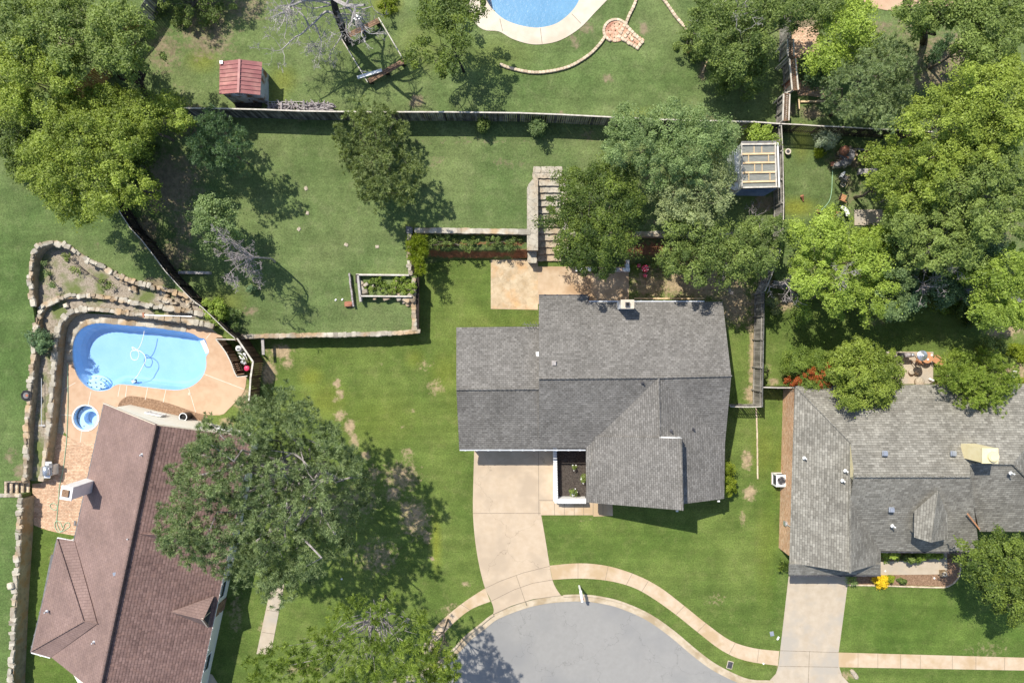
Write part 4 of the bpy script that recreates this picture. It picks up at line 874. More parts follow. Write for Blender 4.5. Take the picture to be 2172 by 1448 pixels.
# small gabled dormer above the east eave
roof_part('dormer_roof', [[(361,1297,4.02),(454,1263,2.85),(431,1314,4.1)],[(361,1297,4.02),(431,1314,4.1),(441,1329,2.85)]], 'shingle_brown_flat', h2, .1)
roof_part('cross_gable', [[(285,1131,5.0),(345,1112,3.9),(392,1112,3.2),(420,1140,4.7)],[(285,1131,5.0),(420,1140,4.7),(392,1165,3.2),(330,1152,4.1)]], 'shingle_brown', h2, .1)
A, B, C = W(452,1265,2.7), W(441,1328,2.7), W(430,1314,4.0); d_ = (A - B).normalized()
mb = MB(); mb.v = [A, B, Vector((B.x, B.y, 2.2)), Vector((A.x, A.y, 2.2))]; mid = (A + B) / 2; mb.v.append(Vector((mid.x, mid.y, 4.0))); mb.f = [[0, 4, 1, 2, 3]]; mb.c = [.5]; ow = mb.build('dormer_window', 'window_glass', h2)
mb = MB(); mb.beam(A, Vector((mid.x, mid.y, 4.02)), .1, .12); mb.beam(B, Vector((mid.x, mid.y, 4.02)), .1, .12); mb.beam(A, B, .06, .06); mb.beam(Vector((mid.x, mid.y, 2.3)), Vector((mid.x, mid.y, 4.0)), .06, .06); mb.build('frame', 'tan_cap', ow)
for k in range(3): p = NEc + dirR * (6 + k * 5.5) + perp * .03; window(h2, (p.x, p.y), 1.3, 1.2, math.atan2(dirR.y, dirR.x), 1.4)
mb = MB(); p = NEc + dirR * 13 + perp * .04; p.z = 0; mb.beam(p + Vector((0, 0, 1.05)) - dirR * .45, p + Vector((0, 0, 1.05)) + dirR * .45, .06, 2.05); dd = mb.build('door', 'wood_brown', h2); mb = MB(); mb.box(p + perp * .06 + dirR * .35 + Vector((0, 0, 1)), (.06, .06, .12)); mb.build('handle', 'pale_metal', dd)

# ---- pale grey house (right)
h3 = thing('house', 'large pale grey shingled house with brick side wall at the right edge', 'house', W(1850, 1020, 0))
roof_part('roof', [
  [(1686,818,2.8),(1803,937,4.7),(1812,1010,5.7),(2057,1010,5.7),(2057,983,5.35),(2148,983,5.35),(2290,812,2.8)],
  [(1686,818,2.8),(1674,1193,2.8),(1803,1213,4.7),(1803,1068,4.7),(1803,937,4.7)],
  [(1803,1068,4.7),(1803,1213,4.7),(1868,1194,2.86),(1868,1168,2.8)],
  [(1812,1010,5.7),(1803,1068,4.7),(1868,1168,2.8),(2078,1170,2.8),(2057,1010,5.7)],
  [(2148,983,5.35),(2290,812,2.8),(2290,1127,2.8)],
 ], 'shingle_pale', h3, .14)
roof_part('side_roof', [[(2055,983,5.31),(2148,983,5.31),(2290,1127,2.76),(2078,1127,2.76),(2062,1060,4.1)]], 'shingle_pale', h3, .12)
roof_part('porch_roof', [[(1674,1196,3.2),(1673,1219,2.62),(1868,1219,2.62),(1868,1196,3.2)]], 'shingle_pale', h3, .1)
tri_wall(h3, (1682,1190,2.75), (1866,1192,2.75), (1803,1206,4.7), .1, 'shingle_pale')
ridge(h3, [(1803,940,4.76),(1803,1213,4.76)], 'shingle_pale', .13); ridge(h3, [(1812,1010,5.74),(2057,1010,5.74)], 'shingle_pale', .14); ridge(h3, [(2057,983,5.39),(2148,983,5.39),(2290,1127,2.84)], 'shingle_pale', .13)
ridge(h3, [(1688,820,2.84),(1803,937,4.74)], 'shingle_pale', .1)
mb = MB(); mb.poly([W(1803,939,4.92), W(1812,1009,5.68), W(1809,1018,4.95), W(1803,1012,4.92)]); mb.build('gable_siding', 'cream_paint', h3)
mb = MB(); mb.beam(W(2052,1089,4.7), W(2078,1122,3.9), .1, .04); mb.build('flashing', 'wood_orange', h3)
wall_part(h3, [(1694,828),(2260,824),(2260,1112),(2068,1112),(2068,1155),(1858,1157),(1858,1186),(1684,1186)], 0, 2.66, 'brick_course')
mb = MB()
for k in range(3): mb.box((W(1690, 1000, 2.8).x - .09, W(0, 850 + k * 150, 2.8).y, 1.0), (.06, .5, .3))
# dormer
roof_part('dormer_roof', [[(1939,1084,4.75),(1990,1040,5.65),(1975,1150,5.65),(1939,1139,4.75)],[(1990,1040,5.65),(2010,1092,4.75),(2011,1142,4.75),(1975,1150,5.65)]], 'shingle_pale', h3, .1)
mb = MB(); P = [W(1942,1085,4.6), W(1942,1136,4.6), W(2007,1138,4.6), W(2007,1092,4.6)]; P = [p + ((P[0] + P[2]) / 2 - p) * .12 for p in P]; mb.prism([(p.x, p.y) for p in P], 3.4, 4.62); mb.build('dormer_wall', 'shingle_pale', h3, uv=True)
tri_wall(h3, (1941,1137,4.55), (2008,1139,4.55), (1975,1146,5.5), .1, 'shingle_pale')
window(h3, ((P[1].x + P[2].x) / 2, P[1].y - .05), .9, .7, 0, 4.1)
gutter(h3, (1868,1170), (2078,1171), 2.8, 'dark_plastic'); gutter(h3, (1673,1220), (1868,1220), 2.62, 'dark_plastic')
# chimney: cream box with round cap
q = W(2100, 966, 7.0); q0 = W(2087, 955, 0)
mb = MB(); mb.box((W(2100,966,7.0).x, W(2100,966,7.0).y, 5.9), (1.0, .95, 2.1)); ch = mb.build('chimney', 'cream_paint', h3)
mb = MB(); mb.box((q.x, q.y, 6.98), (1.06, 1.0, .08)); mb.build('chimney_cap', 'cream_paint', ch); mb = MB(); mb.cyl((q.x + .12, q.y - .04, 7.0), .34, .22, 20); mb.cyl((q.x + .12, q.y - .04, 7.2), .28, .07, 20); mb.build('flue', 'cream_paint', ch)
for p, m_ in (((1706,971,3.4),'white_paint'),((1793,998,4.8),'white_paint'),((1787,1019,4.7),'white_paint'),((1893,1115,4.2),'white_paint'),((2144,1003,5.4),'white_paint')): vent_pipe(h3, p, .35, .05, m_)
for p in ((1876,961,5.3),(1890,1080,4.7),(2021,961,5.3)): box_vent(h3, p, .28, 'grey_metal')
for y in (): window(h3, (W(1687, y, 2.8).x - .08, W(1687, y, 2.8).y), 1.0, 1.0, math.pi / 2, 1.6, 'tan_cap')
mb = MB(); a = W(1690,1186,2.8); b = W(1790,1186,2.8); mb.beam((a.x, a.y - .05, 1.1), (b.x, b.y - .05, 1.1), .05, 2.1); mb.build('garage_door', 'white_paint', h3)
for x in (1740, 1960, 2020): window(h3, (W(x, 1156 if x > 1800 else 1186, 2.8).x, W(x, 1156 if x > 1800 else 1186, 2.8).y - .03), 1.2, 1.2, 0, 1.5) if x > 1800 else None
mb = MB(); a = W(1990,1156,2.8); mb.box((a.x, a.y - .04, 1.05), (.95, .06, 2.05)); dd = mb.build('front_door', 'wood_brown', h3); mb = MB(); mb.box((a.x + .35, a.y - .1, 1.0), (.05, .05, .14)); mb.build('handle', 'pale_metal', dd)

# ---- red-roofed metal shed
t = thing('shed', 'small metal shed with a ridged red roof in front of the back fence', 'shed', W(520, 170, 2.4))
E, R = 4.35, 4.85
P = [(466,131,E),(508,126,R),(556,132,E),(552,202,E),(505,197,R),(465,200,E)]
mb = MB()
for (a, b, c, d) in ((P[0], P[1], P[4], P[5]), (P[1], P[2], P[3], P[4])):
    a, b, c, d = W(*a), W(*b), W(*c), W(*d); nn = 8
    for k in range(nn):
        p0, p1, p2, p3 = a.lerp(d, k / nn), b.lerp(c, k / nn), b.lerp(c, (k + .94) / nn), a.lerp(d, (k + .94) / nn); mb.poly([p0, p1, p2, p3])
        mb.beam(p3 + Vector((0, 0, .01)), p2 + Vector((0, 0, .01)), .05, .06)
rf = mb.build('roof', 'red_roof', t)
mb = MB(); mb.beam(W(508,126,R + .03), W(505,197,R + .03), .16, .05); mb.build('ridge_cap', 'red_roof', rf)
a, c = W(468,133,E), W(550,199,E)
mb = MB(); mb.prism([(a.x + .06, a.y - .06), (c.x - .06, a.y - .06), (c.x - .06, c.y + .06), (a.x + .06, c.y + .06)], 2.3, E - .06)
for k in range(26):
    x = a.x + .1 + k * (c.x - a.x - .2) / 25; mb.box((x, c.y + .04, 3.3), (.03, .03, 1.9)); y = a.y - .1 + (c.y - a.y + .2) * k / 25; mb.box((c.x - .04, y, 3.3), (.03, .03, 1.9))
mb.build('wall', 'shed_wall', t)
mb = MB(); mb.box((a.x + 1.2, c.y + .02, 3.2), (.9, .05, 1.7)); d_ = mb.build('door', 'shed_wall', t); mb = MB(); mb.box((a.x + 1.55, c.y - .03, 3.2), (.05, .05, .15)); mb.build('handle', 'dark_plastic', d_)
mb = MB(); q = W(470, 133, 4.5); mb.box(q, (.18, .2, .16)); mb.build('roof_vent', 'pale_metal', t)
# soil strip + scrap under the shed side
mb = MB(); mb.box(W(527, 221, 2.46), (1.9, .5, .1)); mb.box(W(532, 223, 2.55), (.3, .3, .12)); single('scrap_heap', mb, 'mulch_dark', 'dark low heap of scrap between the red-roofed shed and the fence', 'scrap')
# firewood stack
t = thing('firewood_stack', 'long stack of grey split logs against the fence beside the shed', 'firewood', W(635, 227, 2.4))
mb = MB()
for k in range(150):
    x = random.uniform(570, 705); r = random.uniform(.03, .07); z = 2.44 + random.random() * (.5 if x < 645 else .25); a = random.gauss(0, .35) + (math.pi / 2 if random.random() < .35 else 0); c = W(x, random.uniform(219, 234), z); d = Vector((math.cos(a), math.sin(a), random.uniform(-.15, .15))) * random.uniform(.16, .36)
    mb.tube([c - d, c + d], [r, r * .8], 6)
mb.build('logs', 'deadwood_dull', t)
mb = MB()
for x in (569, 645): mb.beam(W(x, 216, 2.4), W(x, 216, 3.1), .05, .05); mb.beam(W(x, 234, 2.4), W(x, 234, 3.1), .05, .05); mb.beam(W(x, 216, 3.05), W(x, 234, 3.05), .05, .05)
mb.beam(W(569, 216, 2.5), W(645, 216, 2.5), .05, .05); mb.build('rack', 'deadwood', t)

# ---- glazed lean-to shed
t = thing('greenhouse', 'lean-to greenhouse with a timber-framed clear corrugated roof behind the grey-green tree', 'greenhouse', W(1600, 350, 2.2))
ZT = 4.5
a, b, c, d = W(1572,304,ZT + .15), W(1646,303,ZT + .15), W(1648,398,ZT - .15), W(1573,400,ZT - .15)
def bil(u, v): return a.lerp(b, u).lerp(d.lerp(c, u), v)
mb = MB(); mb.poly([bil(0,0), bil(0,1), bil(1,1), bil(1,0)])
for k in range(40): v = (k + .5) / 40; mb.beam(bil(0, v) + Vector((0, 0, -.01)), bil(1, v) + Vector((0, 0, -.01)), .03, .015)
rf = mb.build('roof_glazing', 'screen_glass', t)
for v in (.245, .44, .655, .86): mb = MB(); mb.beam(bil(.01, v) + Vector((0, 0, .05)), bil(.95, v) + Vector((0, 0, .05)), .12, .08); mb.build('rafter', 'wood_pale', t)
for i, (u, v0, v1) in enumerate(((.36,.08,.22),(.58,.08,.22),(.2,.27,.42),(.77,.27,.42),(.37,.47,.63),(.58,.47,.63),(.2,.68,.83),(.8,.68,.83))): mb = MB(); mb.beam(bil(u, v0) + Vector((0, 0, .05)), bil(u, v1) + Vector((0, 0, .05)), .05, .06); mb.build('purlin', 'wood_pale', t)
for q in (((0,.03),(1,.03),.12),((0,.985),(1,.985),.1),((0,0),(0,1),.08),((.96,0),(.97,1),.1)): mb = MB(); mb.beam(bil(*q[0]) + Vector((0, 0, .07)), bil(*q[1]) + Vector((0, 0, .07)), q[2], .08); mb.build('edge_beam', 'wood_cap', t)
mb = MB(); mb.beam(bil(1.04, 0), bil(1.06, 1), .1, .1); mb.build('gutter', 'white_paint', t)
mb = MB(); mb.beam(bil(0, -.02), bil(1, -.02), .12, .12); mb.build('back_beam', 'slate', t)
mb = MB()
for (p, q) in ((a, d), (b, c), (d, c), (a, b)):
    mb.v += [Vector((p.x, p.y, p.z - .1)), Vector((q.x, q.y, q.z - .1)), Vector((q.x, q.y, 1.8)), Vector((p.x, p.y, 1.8))]; n = len(mb.v); mb.f.append([n - 4, n - 3, n - 2, n - 1]); mb.c.append(.5)
mb.build('wall', 'white_paint', t)
mb = MB(); mb.poly([d + Vector((-.0, -.04, -.05)), c + Vector((0, -.04, -.05)), W(1620,415,3.7), W(1556,414,3.7)]); o_ = mb.build('awning', 'blue_metal', t); o_.modifiers.new('thickness', 'SOLIDIFY').thickness = .04
mb = MB(); mb.prism([W(1545,384,3.6).xy, W(1570,370,3.6).xy, W(1571,398,3.6).xy, W(1560,404,3.6).xy, W(1545,398,3.6).xy], 1.8, 3.6); mb.build('side_bin', 'shed_wall', t)
mb = MB(); mb.prism([W(1556,318,3.9).xy, W(1571,310,3.9).xy, W(1571,372,3.9).xy, W(1560,366,3.9).xy], 1.8, 3.9); mb.build('side_panel', 'pale_metal', t)
# ================================================================ fences
def fence(label, path, zb, h, mat, post_mat=None, cap='wood_cap', capw=.05, bw=.14, name='fence', post=True, gap=.008, inner=1, rails=True, lean=0.0, bt=.02):
    """path: photo pixels of the fence top; zb: base height (number or function of py); inner: side of the rails"""
    g = (lambda p: zb(p[1])) if callable(zb) else (lambda p: zb)
    P = [W(p[0], p[1], g(p) + h) for p in path]; base = Vector((P[0].x, P[0].y, g(path[0]))); t = thing(name, label, 'fence', base)
    mb = MB(); rails_p = []
    for i in range(len(P) - 1):
        a, b = P[i], P[i + 1]; d = b - a; L = Vector((d.x, d.y, 0)).length; n = max(1, int(L / (bw + gap))); ang = math.atan2(d.y, d.x)
        for k in range(n):
            p = a.lerp(b, (k + .5) / n); hh = h + random.uniform(-.025, .025); off = Vector((-math.sin(ang), math.cos(ang), 0)) * random.uniform(-.006, .006)
            z0 = p.z - h; mb.box((p.x + off.x, p.y + off.y, z0 + hh / 2 - .05), (bw, bt, hh + .1), ang + random.gauss(0, .015))
    mb.build('board_panel', mat, t)
    for i in range(len(P) - 1):
        a, b = P[i], P[i + 1]; d = b - a; L = Vector((d.x, d.y, 0)).length; ang = math.atan2(d.y, d.x); q = Vector((-math.sin(ang), math.cos(ang), 0)) * .06 * inner
        if rails and L > .8:
            for zz in (-.3, -h + .35): mb = MB(); mb.beam(a + q + Vector((0, 0, zz)), b + q + Vector((0, 0, zz)), .04, .09); mb.build('rail', post_mat or mat, t)
        if cap:
            mb = MB(); mb.beam(a + Vector((0, 0, .035)), b + Vector((0, 0, .035)), capw, .035); mb.build('top_rail', cap, t)
        if post:
            m = max(1, round(L / 2.4))
            for k in range(m): p = a.lerp(b, k / m) + q * 1.3; mb = MB(); mb.box((p.x, p.y, p.z - h / 2 - .03), (.09, .09, h), ang); mb.build('post', post_mat or mat, t)
    return t
fence('long weathered dark board fence with pale top rail across the back of both lawns', [(330,231),(400,230),(480,231),(560,233),(640,236),(705,237),(780,238),(860,238),(940,238),(1020,239),(1100,240),(1180,243),(1260,247),(1340,251),(1430,255),(1520,257),(1600,259),(1655,263)], zA, 1.83, 'fence_dark', capw=.09, inner=1)
fence('near-black board fence slanting down from the big yellow-green tree to the pool', [(205,372),(232,412),(258,455),(277,484),(300,508),(325,540),(351,575),(378,605),(404,632),(430,652),(456,677),(480,701),(499,717)], zA, 1.83, 'fence_black', cap='wood_cap', capw=.045, inner=1)
fence('brown board fence with a bend closing the tan pool terrace on its east side', [(503,717),(537,767),(532,800),(530,830),(527,865)], .0, 2.0, 'fence_brown', capw=.12, inner=-1)
fence('low dark screen fence round the pool pump and its tank', [(500,720),(458,719),(470,734),(480,748),(490,768),(498,790),(503,799),(525,797)], .05, 1.5, 'fence_brown', capw=.07, inner=1)
fence('grey board fence slanting into the top edge near the left corner', [(330,-36),(307,0),(283,38)], 2.4, 1.83, 'fence_grey', cap=None, inner=-1)
fence('golden brown board fence half hidden beneath the yellow-green tree in the upper left', [(283,38),(250,78),(205,140),(143,197),(120,230)], 2.4, 1.83, 'fence_gold', cap=None, inner=-1)
fence('weathered grey side fence between greenhouse and the cluttered neighbour garden', [(1657,266),(1660,320),(1661,380),(1662,430),(1661,480),(1655,530),(1645,562),(1632,595),(1622,618)], lambda y: zA(y) , 1.83, 'fence_grey', capw=.045, inner=-1)
fence('long brown-grey board fence running down between the grey house and the pale house', [(1621,620),(1620,670),(1619,720),(1618,780),(1617,830),(1617,862)], .0, 2.0, 'fence_grey', capw=.05, cap='fence_dark', inner=-1)
fence('weathered picket gate fence joining the grey house to the side fence', [(1549,862),(1583,863),(1618,862)], .0, 1.7, 'fence_grey', capw=.06, bw=.09, gap=.07, inner=1)
fence('short dark board fence from the side fence to the pale house corner', [(1618,821),(1650,822),(1686,822)], .0, 1.8, 'fence_black', capw=.07, inner=-1)
fence('dark slatted fence continuing right from the fence corner under the grey-green tree', [(1657,263),(1700,265),(1745,268),(1790,270),(1840,273),(1900,276),(1980,280)], lambda y: 2.38, 1.83, 'fence_black', capw=.07, bw=.10, gap=.05, inner=1)
fence('wavy pale grey board fence rising to the top edge behind the brick paving', [(1676,-30),(1676,30),(1675,80),(1674,110)], 2.4, 1.83, 'fence_grey', capw=.05, inner=-1)
fence('sagging pale grey board fence just above the fence corner', [(1682,122),(1684,160),(1685,192),(1669,196),(1668,230),(1666,258)], 2.4, 1.83, 'fence_grey', capw=.07, inner=-1)
# brown lattice panels along the pale fence
for lab, a, b in (('long brown lattice trellis panel on the garden side of the pale fence', (1674,124,4.5), (1680,191,4.5)), ('lower brown lattice trellis panel beside the fence corner', (1662,200,4.3), (1660,256,4.3)), ('upper brown lattice trellis panel near the dark brick paving', (1670,84,4.6), (1671,120,4.6))):
    A, B = W(*a), W(*b); t = thing('trellis', lab, 'trellis', (A.x, A.y, 2.4), 'lattice trellis panels')
    w = .42; q = Vector((w, 0, 0))
    for s in (0, 1): mb = MB(); mb.beam(A + q * s, B + q * s, .09, .09); mb.build('frame', 'wood_cap', t)
    mb = MB(); mb.beam(A, A + q, .07, .08); mb.beam(B, B + q, .07, .08)
    n = int((B - A).length / .13)
    for k in range(n): p = A.lerp(B, k / n); p2 = A.lerp(B, min(1, (k + 2.2) / n)); mb.beam(p, p2 + q, .05, .03)
    mb.build('lattice', 'wood_brown', t)
    for s in (A, B): mb = MB(); mb.beam(Vector((s.x, s.y, 2.4)), s, .08, .08); mb.build('post', 'wood_cap', t)
mb = MB(); mb.prism([W(1684,120,4.2).xy, W(1688,119,4.2).xy, W(1693,140,4.2).xy, W(1689,160,4.2).xy, W(1684,178,4.2).xy, W(1683,150,4.2).xy], 2.4, 4.2); single('storage_cabinet', mb, 'wood_red', 'narrow red-brown cabinet standing against the lattice beside the tan brick paving', 'cabinet')
# timber bits
def timber(name, label, a, b, w, h, mat, z, cat='timber'):
    mb = MB(); mb.beam(W(a[0], a[1], z), W(b[0], b[1], z), w, h); return single(name, mb, mat, label, cat)
timber('timber_beam', 'grey timber beam lying on the grass from the black fence', (380,578), (447,579), .2, .3, 'deadwood', 1.75)
timber('timber_beam', 'pale timber beam edging the orange soil right of the lattice', (1698,216), (1762,215), .12, .12, 'wood_pale', 2.5)
timber('timber_beam', 'short pale timber post lying beside the fence corner shadow', (1694,211), (1694,232), .13, .12, 'wood_pale', 2.5)
timber('timber_beam', 'long thin beam lying behind the dark grey roof', (1345,633), (1494,633), .1, .1, 'wood_pale', .3)
timber('timber_post', 'pale post and rail at the end of the cap-stone wall by the fence', (557,717), (559,752), .2, .1, 'deadwood', 1.1)
timber('timber_rail', 'thin timber rail under the trees beside the slate table', (1800,316), (1860,319), .12, .1, 'deadwood_dull', 2.5)
timber('timber_rail', 'pale timber rail near the top edge beside the dark tree base', (1490,155), (1500,128), .1, .1, 'wood_pale', 2.5)
# timber raised bed and slab wall on the left lawn
t = thing('raised_bed', 'rectangular weedy raised bed of grey timber and stones beside the retaining wall', 'raised bed', W(820, 608, zA(608)))
zt = zA(608) + .35
def bedbeam(a, b, w, h, mat, nm): mb = MB(); mb.beam(W(a[0], a[1], zt), W(b[0], b[1], zt), w, h); return mb.build(nm, mat, t)
bedbeam((757,583), (868,584), .12, .5, 'wood_cap', 'rail'); bedbeam((760,583), (766,640), .16, .5, 'deadwood', 'rail'); bedbeam((766,628), (874,629), .1, .5, 'wood_cap', 'rail'); bedbeam((757,583),(757,600),.1,.5,'fence_black','rail')
mb = MB(); mb.prism([W(x, y, zA(608) + .12).xy for x, y in ((762,586),(880,586),(880,626),(766,626))], zA(608) - .2, zA(608) + .12); mb.build('soil', G2, t)
mb = MB()
for x, y, s in ((768,612,.4),(772,618,.5),(776,604,.3),(766,600,.35),(835,615,.42),(841,597,.16),(791,606,.2),(877,600,.4),(877,612,.4),(872,632,.55),(845,631,.5),(820,632,.45),(862,636,.5),(795,632,.3)): mb.stone(W(x, y, zt - .05), s, s * .7, .2, random.uniform(0, 3), .15)
mb.build('stones', 'stone', t)
mb = MB(); [mb.stone(W(x, y, zA(645) + .08), .4, .25, .15, random.random(), .15) for x, y in ((860,640),(868,645))]; single('loose_stones', mb, 'stone', 'pair of loose pale stones below the corner of the weedy raised bed', 'stones')
t = stone_wall('timber_edge', 'short line of stacked dark timber with ferny gaps left of the raised bed', [(741,580),(743,600),(746,620),(749,646)], lambda y: zA(y) + .3, 1.2, .12, capmat='deadwood_dull', jit=.05, cat='edging')
mb = MB(); mb.stone(W(739, 645, zA(645) + .15), .5, .36, .3, .05, .05); mb.stone(W(741, 643, zA(645) + .3), .34, .24, .06, .05, .05); single('stone_block', mb, 'terracotta', 'orange-topped stone block at the foot of the stacked timber line', 'stone')
# stepping stones
for x, y, w_ in ((649,400,'highest'),(652,452,'second'),(634,486,'third'),(734,519,'tall narrow'),(800,523,'round ringed')):
    t = None; mb = MB(); mb.stone(W(x, y, zA(y) + .02), .24, .2, .05, random.uniform(0, 3), .2)
    single('stepping_stone', mb, 'gravel', f'{w_} of the small pale stones set in the left back lawn', 'stone', 'pale stones in the lawn')
for x, y, lab in ((712,636,'small pale stone left of the orange-topped block'),(726,635,'small pale stone nearest the orange-topped block')):
    mb = MB(); mb.stone(W(x, y, zA(y) + .03), .15, .1, .06, 1, .15); single('stone', mb, 'white_paint', lab, 'stone')

# ================================================================ yard objects
# climbing frame of two long benches joined by thin poles
t = thing('climbing_frame', 'square of two dark timber benches joined by thin pale poles near the bare tree', 'timber frame', W(785, 110, 2.4))
Z = 3.0
def fb(a, b, w, h, mat, nm, z=Z, z2=None): mb = MB(); mb.beam(W(a[0], a[1], z), W(b[0], b[1], z2 if z2 else z), w, h); return mb.build(nm, mat, t)
for (a, b) in (((734,78),(803,44)),((782,172),(857,130))):
    A = W(a[0], a[1], Z); B = W(b[0], b[1], Z); q = Vector((-(B - A).y, (B - A).x, 0)).normalized()
    mb = MB()
    for k in range(3): mb.beam(A + q * (k * .13 - .13), B + q * (k * .13 - .13), .11, .05)
    mb.build('seat', 'wood_brown', t)
    for f in (.04, .5, .96): p = A.lerp(B, f); mb = MB(); mb.beam((p.x - .0, p.y, 2.4), (p.x, p.y, Z - .03), .1, .3); mb.build('leg', 'fence_black', t)
fb((803,38),(854,124),.07,.07,'wood_cap','pole'); fb((724,82),(780,175),.07,.07,'wood_cap','pole')
fb((758,165),(810,149),.22,.06,'white_paint','plank',3.15); fb((765,151),(800,156),.05,.05,'wood_cap','pole',3.1)
# lawn chair
def chair(label, px, py, zg, rz, seatm, framem, group=None, s=1.0, slat=True, name='garden_chair', back=True):
    t = thing(name, label, 'chair', W(px, py, zg), group); t.rotation_euler = (0, 0, 0)
    o = W(px, py, zg); R = Matrix.Rotation(rz, 3, 'Z')
    def P(x, y, z): return o + R @ Vector((x * s, y * s, z * s))
    mb = MB()
    if slat:
        for k in range(5): mb.beam(P(-.24, -.2 + k * .1, .44), P(.24, -.2 + k * .1, .44), .075 * s, .03)
    else: mb.beam(P(-.25, 0, .44), P(.25, 0, .44), .5 * s, .05)
    mb.build('seat', seatm, t)
    if back:
        mb = MB()
        for k in range(4 if slat else 1): mb.beam(P(-.24, .27 + .03 * k, .56 + k * .1 + (0 if slat else .2)), P(.24, .27 + .03 * k, .56 + k * .1 + (0 if slat else .2)), .03, (.08 if slat else .5) * s)
        mb.build('backrest', seatm, t)
    for x in (-.25, .25):
        for y in (-.24, .26): mb = MB(); mb.beam(P(x, y, 0), P(x, y, .44 if y < 0 else .9), .045, .045); mb.build('leg', framem, t)
        mb = MB(); mb.beam(P(x * 1.08, -.26, .64), P(x * 1.08, .27, .64), .06, .03); mb.beam(P(x, -.24, .44), P(x, -.24, .64), .04, .04); mb.build('armrest', framem, t)
    return t
chair('grey folded garden chair standing behind the upper timber bench', 761, 47, 2.4, 2.8, 'grey_metal', 'dark_plastic', slat=False)
chair('orange slatted chair nearest the grey bench in the neighbour garden', 1829, 337, 2.35, .2, 'wood_orange', 'black_metal', 'patio chairs in the neighbour garden')
chair('taupe cushioned chair with a white towel on its back', 1782, 381, 2.2, 2.6, 'slate', 'black_metal', 'patio chairs in the neighbour garden', slat=False)
chair('orange slatted chair between the small round table and the curved bench', 1781, 422, 2.1, 2.75, 'wood_orange', 'black_metal', 'patio chairs in the neighbour garden')
chair('small brown slatted chair at the edge of the curved slate table', 1781, 344, 2.3, -.6, 'wood_red', 'wood_brown', None, .8)
mb = MB(); p = W(1778, 375, 2.3); mb.box(p + Vector((0, 0, .75)), (.1, .42, .05), -.6); mb.box(p + Vector((-.05, 0, .6)), (.04, .42, .3), -.6); single('towel', mb, 'white_gloss', 'white towel draped over the back of the taupe cushioned chair', 'towel')
# slate serving table, kiln, stools
t = thing('slate_table', 'curved dark slate table with a stone rim and terracotta oven on it', 'table', W(1797, 330, 2.3))
ol = smooth([(1782,322),(1795,314),(1812,320),(1812,334),(1802,346),(1786,352),(1770,352),(1775,345),(1790,338),(1783,330)], 3, True)
mb = MB(); mb.prism([W(p[0], p[1], 2.9).xy for p in ol], 2.78, 2.9); mb.build('table_top', 'slate', t)
mb = MB()
for p in ol[::2]: mb.stone(W(p[0], p[1], 2.6), .3, .2, .34, random.uniform(0, 3), .1)
mb.build('stone_base', 'stone', t)
t = thing('clay_oven', 'round terracotta oven with a chimney hole on the slate table', 'oven', W(1788, 321, 2.9))
mb = MB(); q = W(1788, 321, 2.9); mb.lathe(q, [(.30, 0), (.34, .15), (.30, .38), (.16, .52), (.05, .56)], 16); mb.build('body', 'terracotta', t, smooth_=True)
mb = MB(); q2 = W(1795, 317, 3.2); mb.tube([q2 - Vector((.1, 0, .1)), q2 + Vector((.0, 0, .15))], [.1, .11], 12); f_ = mb.build('chimney', 'terracotta', t); mb = MB(); mb.cyl(q2 + Vector((0, 0, .145)), .07, .02, 12); mb.build('opening', 'flue_dark', f_)
t = thing('stool', 'small square red-brown stool left of the curved slate table', 'stool', W(1766, 348, 2.3)); mb = MB(); mb.box(W(1766, 348, 2.65), (.26, .28, .05), .1); mb.build('seat', 'wood_red', t)
for dx, dy in ((-.1,-.1),(.1,-.1),(.1,.1),(-.1,.1)): mb = MB(); q = W(1766, 348, 2.45); mb.box((q.x + dx, q.y + dy, 2.46), (.04, .04, .34)); mb.build('leg', 'wood_red', t)
def bench(label, px, py, zg, L, w, rz, mat, curved=False):
    t = thing('bench', label, 'bench', W(px, py, zg)); o = W(px, py, zg); R = Matrix.Rotation(rz, 3, 'Z')
    mb = MB()
    if curved:
        for k in range(8):
            a = (k - 3.5) / 8 * 1.1; c = o + R @ Vector((L * .9 * math.sin(a), L * .9 * (math.cos(a) - 1), .45)); mb.box(c, (L / 8 * 1.05, w, .08), rz - a)
    else:
        for k in range(3): c = o + R @ Vector((0, (k - 1) * w / 3, .45)); mb.box(c, (L, w / 3 * .93, .06), rz)
    mb.build('seat', mat, t)
    for s in (-.4, .4): c = o + R @ Vector((L * s, 0, .21)); mb = MB(); mb.box(c, (.1, w * .8, .42), rz); mb.build('leg', 'slate', t)
    return t
bench('long grey bench under the edge of the bright yellow-green tree', 1834, 367, 2.2, 1.3, .42, .0, 'deadwood')
bench('curved pale stone bench next to the round black fire pit', 1788, 449, 2.05, .85, .26, -.95, 'white_paint', True)
t = thing('fire_pit', 'round black kettle fire pit in a terracotta bowl near the curved bench', 'fire pit', W(1771, 461, 2.0)); q = W(1771, 461, 2.0)
mb = MB(); mb.lathe(q, [(.22, 0), (.3, .2), (.34, .4), (.36, .42)], 18); mb.build('bowl', 'terracotta', t, smooth_=True); mb = MB(); mb.lathe(q + Vector((.1, 0, .42)), [(.28, 0), (.27, .08), (.16, .18), (.04, .22)], 18); mb.build('lid', 'dark_plastic', t, smooth_=True)
t = thing('side_table', 'small round wire table with a pale rim between two garden chairs', 'table', W(1782, 394, 2.1)); q = W(1782, 394, 2.1)
